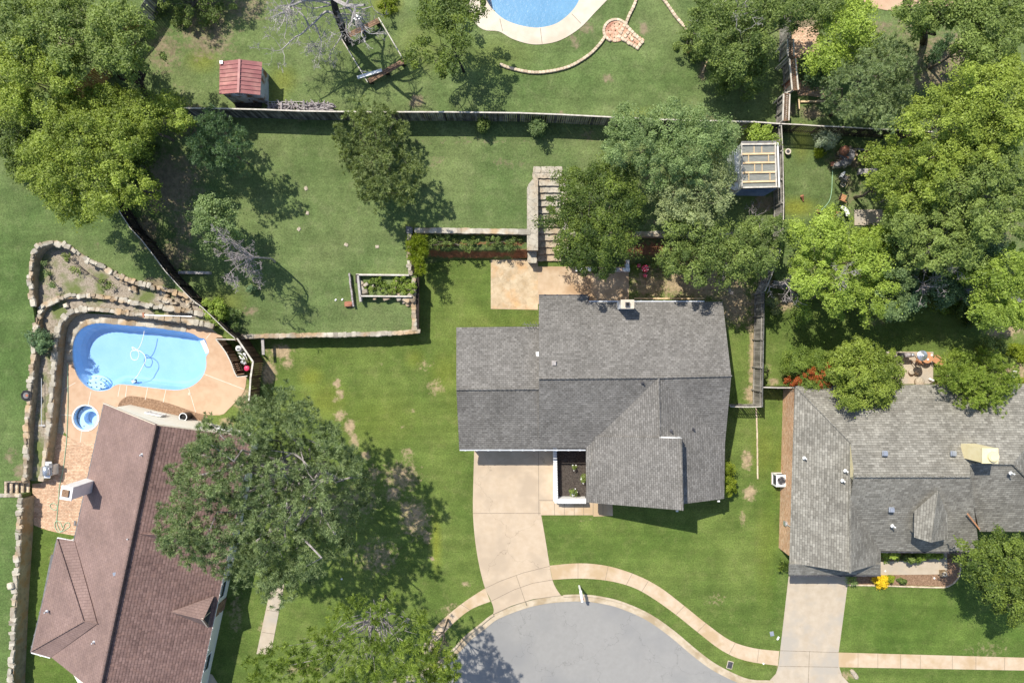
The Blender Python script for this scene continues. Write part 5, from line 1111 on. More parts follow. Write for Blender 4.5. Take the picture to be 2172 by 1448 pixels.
mb = MB(); ringseg(mb, q + Vector((0, 0, .45)), .14, .19, .0, -.03, 16); ringseg(mb, q + Vector((0, 0, .45)), .03, .07, .0, -.03, 12); [mb.beam(q + Vector((.05 * math.cos(a), .05 * math.sin(a), .44)), q + Vector((.16 * math.cos(a), .16 * math.sin(a), .44)), .02, .02) for a in (0, 1.05, 2.1, 3.14, 4.2, 5.2)]; mb.build('table_top', 'tan_cap', t)
for a in (0, 2.1, 4.2): mb = MB(); mb.tube([q + Vector((.15 * math.cos(a), .15 * math.sin(a), .43)), q + Vector((.2 * math.cos(a), .2 * math.sin(a), 0))], .012, 5); mb.build('leg', 'black_metal', t)
mb = MB()
q = W(1702, 421, 2.05); mb.tube([q + Vector((-.12, .16, .2)), q + Vector((.02, -.1, .06)), q + Vector((.06, -.22, .02))], [.13, .06, .03], 12); single('garden_ornament', mb, 'terracotta', 'orange-red horn shaped ornament lying alone on the neighbour lawn', 'ornament')
t = thing('planter', 'round pot with black rim on the lawn beside the weathered side fence', 'planter', W(1668, 324, 2.3)); q = W(1668, 324, 2.3)
mb = MB(); mb.lathe(q, [(.14, 0), (.2, .25), (.21, .3)], 16); mb.build('pot', 'dark_plastic', t); mb = MB(); ringseg(mb, q + Vector((0, 0, .32)), .13, .22, 0, -.04, 16); mb.build('rim', 'tan_cap', t)
mb = MB(); q = W(1733, 450, 2.0); mb.lathe(q, [(.08, 0), (.15, .1), (.15, .2), (.05, .27)], 14); single('ball_ornament', mb, 'terracotta', 'small round terracotta ball at the end of the garden hose', 'ornament', sm=True)
mb = MB(); mb.tube([W(x, y, zA(y) + .03) for x, y in smooth([(1736,452),(1744,444),(1752,436),(1760,424),(1764,405),(1765,385),(1766,362)], 5)], .02, 5); single('garden_hose', mb, 'hose_green', 'thin pale hose snaking from the ball ornament to the chairs', 'hose')
# red dotted toadstools
for px, py, r, h, lab in ((1370,569,.30,.85,'large red toadstool ornament with white dots on the shaded soil'),(1356,563,.16,.5,'small red toadstool ornament left of the large one'),(1369,584,.18,.42,'small red toadstool ornament just below the large one')):
    q = W(px, py, 0.02); q = W(px, py, h); q.z = .02; t = thing('toadstool_ornament', lab, 'ornament', q, 'red toadstool ornaments')
    mb = MB(); mb.lathe(q, [(r * .35, 0), (r * .25, h * .5), (r * .3, h * .8)], 12); mb.build('stem', 'white_gloss', t, smooth_=True)
    mb = MB(); mb.lathe(q + Vector((0, 0, h * .72)), [(r * .95, 0), (r, r * .12), (r * .9, r * .4), (r * .62, r * .66), (r * .3, r * .8), (.01, r * .85)], 20); cp = mb.build('cap', 'red_enamel', t, smooth_=True)
    for k in range(13):
        a = k * 2.4; f = math.sqrt((k + .5) / 13) * .92; rr = r * f; zz = h * .72 + r * .85 * math.sqrt(max(0.02, 1 - f * f)); mb = MB(); mb.cyl(q + Vector((rr * math.cos(a), rr * math.sin(a), zz - .015)), r * random.uniform(.07, .11), .035, 8); mb.build('dot', 'white_gloss', cp)
# white planter walls behind the patio
t = thing('planter_box', 'white L-shaped planter wall at the back corner of the tan patio', 'planter', W(1320, 572, .0))
mb = MB(); a = W(1330, 552, .6); b = W(1333, 573, .6); mb.box(((a.x + b.x) / 2, (a.y + b.y) / 2, .3), (.26, .8, .6)); mb.build('side_panel', 'shed_wall', t)
mb = MB(); a = W(1305, 572, .6); b = W(1336, 572, .6); mb.box(((a.x + b.x) / 2, a.y, .29), (1.1, .26, .58)); mb.build('front_panel', 'shed_wall', t)
t = thing('planter_box', 'white planter wall half hidden by the dark round tree at the patio edge', 'planter', W(1240, 570, 0)); mb = MB(); mb.box((W(1243, 571, .5).x, W(1243, 571, .5).y, .25), (1.5, .25, .5)); mb.build('front_panel', 'white_paint', t); mb = MB(); mb.box((W(1243, 571, .5).x, W(1243, 571, .5).y, .51), (1.56, .3, .03)); mb.build('coping', 'white_gloss', t)
# mailbox
t = thing('mailbox', 'white post mailbox on the kerb of the cul-de-sac', 'mailbox', W(1237, 1274, 0)); q = W(1231, 1252, 1.0)
mb = MB(); q0 = Vector((q.x + .02, q.y, 0)); mb.box((q.x, q.y, .6), (.12, .12, 1.2)); mb.box((q.x, q.y, 1.22), (.18, .18, .06)); mb.build('post', 'white_paint', t)
mb = MB(); a = W(1231,1256,1.1); b = W(1235,1275,1.1)
mb.box(((a.x + b.x) / 2 + .03, (a.y + b.y) / 2, 1.08), (.19, .56, .12), .12); mb.tube([a + Vector((.02, .02, .06)), b + Vector((0, 0, .06))], .095, 12); mb.build('box', 'white_gloss', t)
mb = MB(); mb.box(b + Vector((.1, .2, .06)), (.02, .08, .14)); mb.build('flag', 'red_enamel', t)
# utility covers
def cover(label, px, py, w, l, rz, mat, frame='tan_cap', z=0.0, cat='utility cover'):
    t = thing('utility_cover', label, cat, W(px, py, z)); q = W(px, py, z); mb = MB(); mb.box(q + Vector((0, 0, .02)), (w * 1.2, l * 1.15, .04), rz); mb.build('frame', frame, t); mb = MB(); mb.box(q + Vector((0, 0, .045)), (w, l, .02), rz); mb.build('lid', mat, t)
cover('dark rectangular meter cover in the grass strip beside the curved sidewalk', 1548, 1409, .36, .5, -.25, 'dark_plastic')
cover('blue-grey square valve cover near the right driveway', 1637, 1343, .24, .3, .2, 'grey_metal', 'grey_metal')
mb = MB(); q = W(1650, 1352, 0); mb.stone(q + Vector((0, 0, .05)), .1, .26, .1, -.5, .1); single('white_stone', mb, 'white_gloss', 'small white object in the grass beside the right driveway edge', 'stone')
for x, y, lab in ((1619,1406,'small white round cap on the sidewalk corner near the right driveway'),(725,1227,'small round white sprinkler cap in the tree shade on the lawn'),(1877,1210,'tiny white light at the left end of the mulch bed'),(1981,1225,'small pale garden light in the mulch below the walkway')):
    mb = MB(); mb.cyl(W(x, y, .02), .07, .06, 12); mb.cyl(W(x, y, .08), .04, .03, 10); single('ground_cap', mb, 'white_gloss', lab, 'cap')
t = thing('stepping_block', 'square grey carved block at the end of the pale walkway in the mulch', 'planter', W(2002, 1216, .05)); mb = MB(); q = W(2002, 1216, .3); mb.box((q.x, q.y, .22), (.42, .42, .34), .05); mb.build('base', 'stone_face', t); mb = MB(); ringseg(mb, Vector((q.x, q.y, .42)), .1, .18, 0, -.05, 12); mb.build('rim', 'tan_cap', t)
# air conditioner
t = thing('air_conditioner', 'white air conditioning unit with top fan beside the brick wall', 'air conditioner', W(1648, 1016, 0)); q = W(1657.5, 1019, .92)
mb = MB(); mb.box((q.x, q.y, .05), (.86, .92, .1)); mb.build('pad', 'grey_concrete', t)
mb = MB(); mb.box((q.x, q.y, .5), (.70, .80, .8)); mb.build('coil_panel', 'dark_plastic', t)
mb = MB()
for x in (-.36, .36):
    for y in (-.41, .41): mb.box((q.x + x, q.y + y, .5), (.09, .09, .84))
mb.box((q.x - .37, q.y, .15), (.05, .84, .1)); mb.box((q.x, q.y + .41, .15), (.74, .05, .1)); mb.build('case', 'white_gloss', t)
mb = MB()
for k in range(28):
    a = 2 * math.pi * k / 28; a2 = 2 * math.pi * (k + 1) / 28
    def sq(a): s = 1 / max(abs(math.cos(a)), abs(math.sin(a))); return Vector((q.x + .40 * s * math.cos(a), q.y + .45 * s * math.sin(a), .94))
    def ci(a): return Vector((q.x + .31 * math.cos(a), q.y + .31 * math.sin(a), .94))
    mb.poly([ci(a), sq(a), sq(a2), ci(a2)])
mb.build('top_plate', 'white_gloss', t)
mb = MB(); mb.cyl((q.x, q.y, .80), .31, .02, 24); fn = mb.build('fan_well', 'flue_dark', t)
mb = MB(); c = Vector((q.x, q.y, .88)); mb.cyl(c - Vector((0, 0, .02)), .08, .04, 12)
for k in range(4): a = k * math.pi / 2 + .5; mb.beam(c + Vector((.06 * math.cos(a), .06 * math.sin(a), 0)), c + Vector((.29 * math.cos(a), .29 * math.sin(a), .02)), .16, .015)
mb.build('fan', 'grey_metal', t)
mb = MB(); [ringseg(mb, Vector((q.x, q.y, .955)), r, r + .012, 0, -.01, 24) for r in (.12, .2, .28)]; mb.build('guard', 'dark_plastic', t)
mb = MB(); mb.tube([(q.x + .35, q.y - .3, .3), (q.x + .7, q.y - .5, .35), (q.x + .95, q.y - .62, .4)], .04, 6); mb.build('pipe', 'dark_plastic', t)
t = thing('electric_meter', 'small grey meter box on the brick wall of the pale house', 'meter', W(1667, 1110, 1.0)); mb = MB(); q = W(1667, 1110, 1.4); mb.box((q.x, q.y, 1.3), (.16, .3, .4)); mb.build('box', 'grey_metal', t); mb = MB(); mb.tube([(q.x, q.y, 1.5), (q.x, q.y, 2.6)], .03, 6); mb.build('conduit', 'pale_metal', t)
# patio things behind the pale house
t = thing('parasol', 'round silver parasol canopy over the orange patio table', 'parasol', W(1953, 766, .03)); c = W(1956, 754, 2.3); g0 = Vector((c.x, c.y, .03))
mb = MB(); mb.lathe(c, [(.39, 0), (.37, .05), (.24, .12), (.23, .14), (.1, .19), (.09, .22), (.02, .25)], 24); mb.build('canopy', 'silver', t, smooth_=False); mb = MB(); mb.tube([g0, c + Vector((0, 0, .1))], .025, 8); mb.build('pole', 'white_paint', t); mb = MB(); mb.cyl(g0, .2, .06, 16); mb.build('base', 'slate', t)
t = thing('patio_table', 'round orange wood table with plates under the silver parasol', 'table', W(1965, 762, .03)); c = W(1967, 758, .78)
mb = MB(); mb.cyl((c.x, c.y, .74), .42, .04, 28); mb.build('table_top', 'wood_orange', t)
for a in (.8, 2.4, 3.9, 5.5): mb = MB(); mb.beam((c.x + .1 * math.cos(a), c.y + .1 * math.sin(a), .74), (c.x + .34 * math.cos(a), c.y + .34 * math.sin(a), .03), .05, .05); mb.build('leg', 'wood_orange', t)
for px, py, lab in ((1976,753,'white plate at the right side of the orange table'),(1968,762,'white cup near the front of the orange table')):
    mb = MB(); c2 = W(px, py, .79); mb.cyl(c2, .08, .03, 14); mb.cyl(c2 + Vector((0, 0, .03)), .05, .03, 12); single('plate', mb, 'white_gloss', lab, 'tableware')
chair('orange wooden chair tucked left of the parasol on the patio', 1943, 762, .03, 1.2, 'wood_orange', 'wood_orange', 'wooden chairs at the parasol table')
chair('orange wooden chair tucked right of the parasol table', 1978, 763, .03, -2.2, 'wood_orange', 'wood_orange', 'wooden chairs at the parasol table')
t = thing('barbecue_grill', 'grey hooded barbecue grill left of the silver parasol', 'grill', W(1930, 757, .03)); c = W(1926, 753, 1.0)
mb = MB(); mb.tube([c + Vector((-.24, 0, 0)), c + Vector((.22, .02, 0))], [.17, .17], 14); mb.build('hood', 'deadwood_dull', t, smooth_=True); mb = MB(); mb.lathe(c + Vector((.33, .0, -.05)), [(.16, 0), (.15, .1), (.05, .17)], 14); mb.build('side_burner', 'silver', t); 
mb = MB(); mb.box(c + Vector((.02, 0, -.55)), (.6, .34, .7)); mb.build('cabinet', 'dark_plastic', t)
for px, py, lab in ((1929,788,'left pale grey pot on the patio'),(1943,789,'right pale grey pot on the patio')):
    t = thing('planter', lab, 'planter', W(px, py, .03), 'pair of pale pots'); q = W(px, py, .03); r = .2 if px < 1935 else .17
    mb = MB(); mb.lathe(q, [(r * .7, 0), (r, .22), (r, .34), (r * .9, .37)], 18); mb.build('pot', 'tan_cap', t); mb = MB(); mb.cyl(q + Vector((0, 0, .36)), r * .8, .03, 16); mb.build('lid', 'gravel', t)
mb = MB(); q = W(1951, 810, .2); mb.lathe((q.x, q.y, .03), [(.34, 0), (.36, .2), (.3, .3), (.1, .34)], 18); single('boulder', mb, 'gravel', 'large cream boulder planter against the pale roof edge', 'boulder', sm=True)
mb = MB(); [mb.stone(W(x, y, .18), .16, .14, .2, 1, .15) for x, y in ((1973,804),(1979,807))]; single('flower_pot', mb, 'white_gloss', 'white flowering clump beside the patio corner', 'flowers')
t = thing('metal_chair', 'white-backed garden chair by the shrub near the right edge', 'chair', W(2114, 768, 0)); c = W(2115, 770, 0)
for x in (-.24, .24):
    for y in (-.24, .24): mb = MB(); mb.tube([(c.x + x, c.y + y, 0), (c.x + x, c.y + y, .45 if y < 0 else .85)], .02, 6); mb.build('leg', 'white_gloss', t)
mb = MB(); mb.box((c.x, c.y, .45), (.5, .48, .04)); mb.build('seat', 'tan_cap', t); mb = MB(); mb.tube([(c.x - .26, c.y + .24, .8), (c.x, c.y + .32, .88), (c.x + .26, c.y + .24, .8)], .03, 8); mb.build('backrest', 'white_gloss', t)
t = thing('wheel_ornament', 'white wheel-shaped sundial in the mulch at the right edge', 'ornament', W(2153, 793, 0)); c = W(2153, 793, .5)
mb = MB(); ringseg(mb, c, .20, .26, 0, -.05, 28); mb.build('rim', 'white_gloss', t); mb = MB(); [mb.beam(c, c + Vector((.21 * math.cos(a), .21 * math.sin(a), 0)), .05, .04) for a in (math.pi / 2, math.pi, 0)]; mb.cyl(c - Vector((0, 0, .03)), .09, .06, 12); mb.build('spokes', 'white_gloss', t); mb = MB(); mb.cyl((c.x, c.y, 0), .05, .46, 10); mb.build('stand', 'white_gloss', t)
# pool yard things
t = thing('barbecue_grill', 'silver gas grill with black shelf on the pavers left of the white chimney', 'grill', W(105, 1000, .04)); c = W(98, 998, 1.0)
mb = MB(); mb.tube([c + Vector((0, -.33, 0)), c + Vector((0, .33, 0))], [.24, .24], 14); mb.build('hood', 'grey_metal', t, smooth_=True)
mb = MB(); mb.box(c + Vector((.08, .52, -.12)), (.5, .28, .06)); mb.build('side_shelf', 'pale_metal', t); mb = MB(); mb.box(c + Vector((.0, -.46, -.12)), (.46, .2, .06)); mb.build('side_shelf', 'pale_metal', t)
mb = MB(); mb.box(c + Vector((.06, 0, -.55)), (.5, .75, .75)); mb.build('cabinet', 'pale_metal', t); mb = MB(); mb.tube([c + Vector((.28, -.3, .05)), c + Vector((.28, .3, .05))], .025, 6); mb.build('handle', 'silver', t)
for k in range(6): mb = MB(); mb.tube([c + Vector((.3, -.3 + k * .12, -.2)), c + Vector((.38, -.3 + k * .12, -.2))], .025, 6); mb.build('knob', 'dark_plastic', t)
mb = MB(); mb.box(c + Vector((.34, .38, -.02)), (.28, .3, .1)); single('grill_cover', mb, 'slate', 'folded dark cover beside the silver gas grill', 'cover')
t = thing('planter', 'black octagonal fire bowl on the stone wall at the left', 'fire bowl', W(58, 838, 1.3)); q = W(59, 838, 1.35)
mb = MB(); mb.tube([q, q + Vector((0, 0, .16))], [.30, .42], 8); mb.build('bowl', 'black_metal', t); mb = MB(); mb.cyl(q + Vector((0, 0, .15)), .22, .04, 12); mb.build('ash', 'slate', t); mb = MB(); mb.cyl(q + Vector((.08, 0, .18)), .1, .05, 10); mb.build('lid', 'wood_red', t)
t = thing('barrel', 'black open-topped barrel against the cream gable wall', 'barrel', W(408, 878, .03)); q = W(392, 882, .03); q = W(397, 881, .05)
q = W(388, 884, 1.0); mb = MB(); n = 20; q.z = .05
mb.tube([q, q + Vector((0, 0, .5)), q + Vector((0, 0, .95))], [.28, .31, .28], n, cap=False); mb.build('body', 'black_metal', t, smooth_=True); mb = MB(); ringseg(mb, q + Vector((0, 0, .96)), .25, .31, 0, -.06, 20); mb.build('rim', 'pale_metal', t); mb = MB(); mb.cyl(q + Vector((0, 0, .8)), .27, .02, 18); mb.build('lining', 'flue_dark', t)
# pump equipment
t = thing('pool_filter', 'round white pool filter tank behind the low dark screen fence', 'filter tank', W(508, 738, .05)); q = W(505, 739, .9); q.z = .05
mb = MB(); mb.lathe(q, [(.24, 0), (.26, .1), (.26, .7), (.2, .82), (.06, .88)], 20); mb.build('tank', 'white_gloss', t, smooth_=True); mb = MB(); mb.box(q + Vector((0, 0, .92)), (.16, .06, .06), .3); mb.build('valve', 'dark_plastic', t)
t = thing('pool_pump', 'tangle of grey pump and white pipes next to the round white filter tank', 'pump', W(517, 757, .05)); q = W(518, 757, .1)
for k, (a, b) in enumerate((((-.2,.4,.3),(.3,-.5,.3)),((-.3,.3,.4),(.1,.1,.5)),((.1,.3,.45),(.4,-.3,.3)),((-.1,-.1,.5),(.25,-.25,.5)),((-.25,.1,.3),(.1,-.6,.25)),((0,.35,.2),(.35,.1,.6)))): mb = MB(); mb.tube([q + Vector(a), (q + Vector(a)).lerp(q + Vector(b), .5) + Vector((.08, .05, .1)), q + Vector(b)], .045, 8); mb.build('pipe', ('white_gloss', 'pale_metal')[k % 2], t, smooth_=True)
mb = MB(); mb.tube([q + Vector((-.15, -.35, .2)), q + Vector((.2, -.5, .2))], .13, 12); mb.build('motor', 'grey_metal', t)
mb = MB(); q = W(525, 781, .3); mb.lathe((q.x, q.y, .05), [(.15, 0), (.2, .2), (.21, .42), (.15, .46), (.04, .48)], 16); single('bucket', mb, 'pink_plastic', 'bright pink bucket beside the pool pump', 'bucket', sm=True)
t = thing('pool_brush', 'long-handled pool brush lying along the mulch above the blue pool', 'pool brush', W(308, 668, .9)); mb = MB(); mb.tube([W(304, 668, .95), W(407, 671, .95)], .025, 6); mb.build('handle', 'pale_metal', t); mb = MB(); mb.beam(W(304, 663, .95), W(305, 673, .95), .14, .08); mb.build('head', 'terracotta', t)
t = thing('pool_pole', 'long straight pale pole standing in the narrow mulch strip left of the pool', 'pole', W(88, 850, .8)); mb = MB(); mb.tube([W(88, 802, .95), W(88, 902, .95)], .022, 6); mb.build('handle', 'pale_metal', t); mb = MB(); mb.beam(W(83, 902, .95), W(96, 902, .95), .05, .05); mb.build('head', 'pale_metal', t)
mb = MB(); mb.tube([W(x, y, .07) for x, y in smooth([(143,770),(144,850),(141,930),(138,960),(133,1000),(126,1030),(124,1060),(121,1078),(115,1081),(108,1077),(106,1070),(112,1067),(119,1070),(122,1080),(120,1105),(125,1122),(131,1127),(140,1122),(148,1115),(146,1108),(138,1110),(134,1120),(128,1128),(120,1124),(116,1112),(120,1104),(128,1108),(132,1118)], 4)], .022, 5); single('garden_hose', mb, 'hose_green', 'long green hose running down the pool deck and coiled on the pavers', 'hose')
mb = MB(); mb.box(W(159, 1109, .06), (.16, .36, .04), -.1); mb.box(W(159, 1109, .09), (.1, .26, .03), -.1); single('door_mat', mb, 'slate', 'small dark mat on the pavers at the brown roof edge', 'mat')
mb = MB(); mb.cyl(W(402, 835, .035), .11, .02, 16); mb.cyl(W(402, 835, .05), .07, .015, 14); single('deck_drain', mb, 'tan_cap', 'pale round drain cover in the pool deck joint', 'drain')
mb = MB(); mb.cyl(W(172, 684, .03), .16, .05, 16); mb.cyl(W(172, 684, .07), .1, .02, 14); single('skimmer_lid', mb, 'tan_cap', 'round pale skimmer lid in the coping at the upper left of the pool', 'lid')
mb = MB(); mb.stone(W(140, 648, .85), .34, .3, .2, .3, .15); single('boulder', mb, 'tan_cap', 'round pale boulder alone on the curved mulch terrace', 'boulder')
mb = MB(); mb.stone(W(22, 1242, 1.45), .4, .42, .22, .2, .12); single('stone_block', mb, 'tan_cap', 'large square stone sticking out of the tall straight wall', 'stone')
mb = MB(); mb.stone(W(1813, 1430, .15), .3, .6, .25, .6, .15); mb.stone(W(1808, 1424, .2), .2, .3, .2, .6, .15); single('boulder', mb, 'gravel', 'pale boulder at the driveway corner on the bottom edge', 'boulder')
mb = MB(); mb.stone(W(1460, 109, 2.5), .3, .28, .25, .6, .15); single('boulder', mb, 'terracotta', 'single red-brown rock below the scrubby plant on the top lawn', 'rock')
mb = MB(); mb.stone(W(1605, 561, .8), .25, .22, .35, .2, .1); single('clay_pot', mb, 'terracotta', 'orange clay pot peeking out beside the side fence bend', 'pot')
# ================================================================ trees
def leaf_mesh(name, C, D, N_, size, asp, val, mat, parent, rib=None, droop=0):
    """quads (rhombi) centred at C, pointing along D, facing N_"""
    n = len(C); B = np.cross(N_, D); B /= np.linalg.norm(B, axis=1)[:, None] + 1e-9; T = D
    L = size[:, None] * .5; Wd = (size * asp)[:, None] * .5
    v = np.empty((n, 4, 3)); v[:, 0] = C - T * L; v[:, 1] = C + B * Wd - T * L * .1; v[:, 2] = C + T * L; v[:, 3] = C - B * Wd - T * L * .1
    off = np.array(parent.location) if parent is not None else 0
    v = (v.reshape(-1, 3) - off)
    me = bpy.data.meshes.new(name); me.vertices.add(n * 4); me.vertices.foreach_set('co', v.astype(np.float32).ravel())
    me.loops.add(n * 4); me.loops.foreach_set('vertex_index', np.arange(n * 4, dtype=np.int32)); me.polygons.add(n)
    me.polygons.foreach_set('loop_start', np.arange(0, n * 4, 4, dtype=np.int32))
    at = me.attributes.new('v', 'FLOAT', 'FACE'); at.data.foreach_set('value', np.clip(val, 0, 1).astype(np.float32)); me.materials.append(M[mat]); me.update(); me.validate()
    o = bpy.data.objects.new(name, me); col.objects.link(o)
    if parent is not None: o.parent = parent
    return o
def unit(a): return a / (np.linalg.norm(a, axis=1)[:, None] + 1e-9)
KIND = {  # clump radius, leaves per clump, leaf length, aspect, flatten, mode
 'broad': dict(R=.46, n=250, L=.14, asp=.58, flat=.75, mode='leaf'),
 'fineleaf': dict(R=.42, n=230, L=.125, asp=.55, flat=.75, mode='leaf'),
 'pine': dict(R=.58, n=330, L=.27, asp=.125, flat=.7, mode='tuft', tufts=10, spread=1.5),
 'cedar': dict(R=.52, n=330, L=.20, asp=.2, flat=.8, mode='tuft', tufts=22),
 'feather': dict(R=.55, n=320, L=.26, asp=.17, flat=.8, mode='tuft', tufts=12),
 'shrub': dict(R=.24, n=130, L=.12, asp=.5, flat=.8, mode='leaf'),
}
def foliage(cent, k, rng, light):
    """cent (M,3) clump centres -> leaves"""
    K = KIND[k] if isinstance(k, str) else k
    m = len(cent); n = K['n']; R = K['R'] * np.clip(rng.lognormal(-.05, .32, m), .5, 1.9); cc_ = cent.mean(axis=0); ra_ = np.arctan2(cent[:, 1] - cc_[1], cent[:, 0] - cc_[0]) + rng.normal(0, .5, m); ua_ = np.column_stack([np.cos(ra_), np.sin(ra_), np.zeros(m)]); el_ = rng.uniform(1.0, 1.7, m)
    if K['mode'] == 'leaf':
        idx = np.repeat(np.arange(m), n); d = rng.normal(size=(m * n, 3)); d[:, 2] = np.where(d[:, 2] < -.4, -d[:, 2], d[:, 2]); d = unit(d)
        rad = rng.uniform(.35, 1, m * n) ** .6 * (1 + .18 * np.sin(d[:, 0] * 5 + idx) * np.cos(d[:, 1] * 6 + idx * 1.7))
        rad = np.where(rng.random(m * n) < .13, rad * rng.uniform(1.1, 1.6, m * n), rad); dd_ = d * (R[idx] * rad)[:, None] * np.array([1, 1, K['flat']]) * .88; al_ = (dd_ * ua_[idx]).sum(axis=1)
        p = cent[idx] + dd_ + ua_[idx] * (al_ * (el_[idx] - 1))[:, None]; p[:, 2] -= np.abs(al_) * .25
        N_ = unit(d * .55 + np.array([0, 0, .55]) + rng.normal(size=(m * n, 3)) * .55); T = np.cross(N_, rng.normal(size=(m * n, 3))); T = unit(T)
    else:
        tf = K['tufts']; d0 = rng.normal(size=(m * tf, 3)); d0[:, 2] = np.where(d0[:, 2] < -.3, -d0[:, 2], d0[:, 2]); d0 = unit(d0); ti = np.repeat(np.arange(m), tf)
        tc = cent[ti] + d0 * (R[ti] * rng.uniform(.35, 1, m * tf))[:, None] * np.array([1, 1, K['flat']])
        per = n // tf; ii = np.repeat(np.arange(m * tf), per); idx = ti[ii]
        T = unit(d0[ii] * .7 + unit(rng.normal(size=(len(ii), 3))) * K.get('spread', 1.1) + np.array([0, 0, .3])); p = tc[ii] + T * K['L'] * .5; N_ = unit(np.cross(T, rng.normal(size=(len(ii), 3)))); N_ = np.where(N_[:, 2:3] < 0, -N_, N_)
    cb = rng.normal(0, .2, m)
    val = light + cb[idx] + rng.normal(0, .22, len(idx)); size = K['L'] * rng.uniform(.7, 1.3, len(idx)); val = val if K['mode'] == 'leaf' else val + rng.normal(0, .18, int(idx.max() + 1) * K['tufts'])[ii] if len(idx) else val
    return p, T, N_, size, K['asp'], val
def clumps(circles, ztop, drop, R, rng, dens=1.0, edge=.6):
    """clump centres on the domed crown surface, outline in photo pixels"""
    pxm = FPX / (H - ztop); pts = []; cell = {}
    x0 = min(c[0] - c[2] for c in circles); x1 = max(c[0] + c[2] for c in circles); y0 = min(c[1] - c[2] for c in circles); y1 = max(c[1] + c[2] for c in circles)
    area = (x1 - x0) * (y1 - y0) / pxm ** 2; tries = int(area / (R * R) * 14 * dens); mind = R * 1.08 / math.sqrt(dens)
    XY = np.column_stack([rng.uniform(x0, x1, tries), rng.uniform(y0, y1, tries)])
    for x, y in XY:
        best = None
        for c in circles:
            r = c[2]; d = math.hypot(x - c[0], y - c[1]); wob = 1 + .13 * math.sin(math.atan2(y - c[1], x - c[0]) * 5 + c[0]) + .07 * math.sin(math.atan2(y - c[1], x - c[0]) * 11 + c[1])
            rr = r * wob - edge * R * pxm
            if d < rr:
                zt = (c[3] if len(c) > 3 else ztop); h = zt - drop * (d / r) ** 2.2
                if best is None or h > best: best = h
        if best is None: continue
        mq = mnoise.noise(Vector((x * .028, y * .028, circles[0][0]))); mq2 = mnoise.noise(Vector((x * .062, y * .062, circles[0][1])))
        if mq2 < -.34 or mq < -.42: continue
        z = best + rng.normal(0, .3) + (mq * 1.3 + mq2 * .9) * min(1.0, drop / 2.0); w = W(x, y, z); k = (int(w.x / mind), int(w.y / mind)); ok = True
        for a in (-1, 0, 1):
            for b in (-1, 0, 1):
                for q in cell.get((k[0] + a, k[1] + b), ()):
                    if (q - w).xy.length < mind: ok = False; break
                if not ok: break
            if not ok: break
        if ok: cell.setdefault(k, []).append(w); pts.append(w)
    return pts
def limb_path(a, b, rng, sag=.0, n=5):
    out = []; d = b - a; j = d.length * .07
    for i in range(n + 1):
        t = i / n; p = a.lerp(b, t); p.z += math.sin(t * math.pi) * d.length * sag
        if 0 < i < n: p += Vector(rng.normal(0, j, 3).tolist())
        out.append(p)
    return out
def tree(label, circles, ztop, zg, kind='broad', mat='leaf_mid', name='tree', cat='tree', group=None, seed=1, drop=None, low=.7, trunk=None, dens=1.0, bark='bark', light=.5, tr=None, limbs=14, edge=.6, bare=0):
    rng = np.random.default_rng(seed * 101 + 7); K = KIND[kind]; R = K['R']
    cx = sum(c[0] * c[2] for c in circles) / sum(c[2] for c in circles); cy = sum(c[1] * c[2] for c in circles) / sum(c[2] for c in circles)
    rm = max(c[2] for c in circles) * (H - ztop) / FPX; h = ztop - zg; drop = drop if drop is not None else min(h * .55, rm * .75)
    P = clumps(circles, ztop, drop, R, rng, dens, edge); cen = W(cx, cy, ztop)
    base = Vector((cen.x, cen.y, zg)) if trunk is None else W(trunk[0], trunk[1], zg)
    t = thing(name, label, cat, base, group)
    ctr = Vector((cen.x, cen.y, zg + h * .45)) if trunk is None else Vector(((cen.x + base.x) / 2, (cen.y + base.y) / 2, zg + h * .42))
    tr = tr or max(.06, min(.26, rm * .05))
    mb = MB(); tp = [base - Vector((0, 0, .2)), base.lerp(ctr, .3) + Vector(rng.normal(0, .05, 3).tolist()), base.lerp(ctr, .7) + Vector(rng.normal(0, .08, 3).tolist()), ctr]
    mb.tube(tp, [tr * 1.35, tr * 1.05, tr * .9, tr * .75], 8)
    mb.build('trunk', bark, t, smooth_=True)
    mb = MB(); tgt = [P[i] for i in rng.permutation(len(P))[:limbs]] if P else []
    for i, q in enumerate(tgt):
        s = tp[2 + (i % 2)]; pth = limb_path(s, Vector((q.x, q.y, q.z - R * .3)), rng, .06); mb.tube(pth, [tr * .55, tr * .42, tr * .32, tr * .22, tr * .14, tr * .06], 5, cap=False)
        for _ in range(3):
            u = pth[int(rng.integers(2, 5))]; e = P[int(rng.integers(0, len(P)))]
            if (e - u).length < rm * .9 + .6: mb.tube(limb_path(u, e, rng, .02, 3), [tr * .2, tr * .14, tr * .09, tr * .03], 4, cap=False)
    if tgt: mb.build('branches', 'deadwood_dull' if bare else bark, t)
    C = np.array([list(p) for p in P]); lo = C[rng.random(len(C)) < low].copy(); lo[:, 2] -= rng.uniform(.7, 1.7, len(lo)) * min(1, h / 5); lo[:, :2] += rng.normal(0, R * .4, (len(lo), 2)); lo[:, :2] = np.array(ctr.xy) + (lo[:, :2] - np.array(ctr.xy)) * .95
    allc = np.vstack([C, lo]) if len(lo) else C
    p, T, N_, s, asp, val = foliage(allc, kind, rng, light); zmin = zg + .15; keep = p[:, 2] > zmin
    leaf_mesh('crown', p[keep], T[keep], N_[keep], s[keep], asp, val[keep], mat, t)
    return t
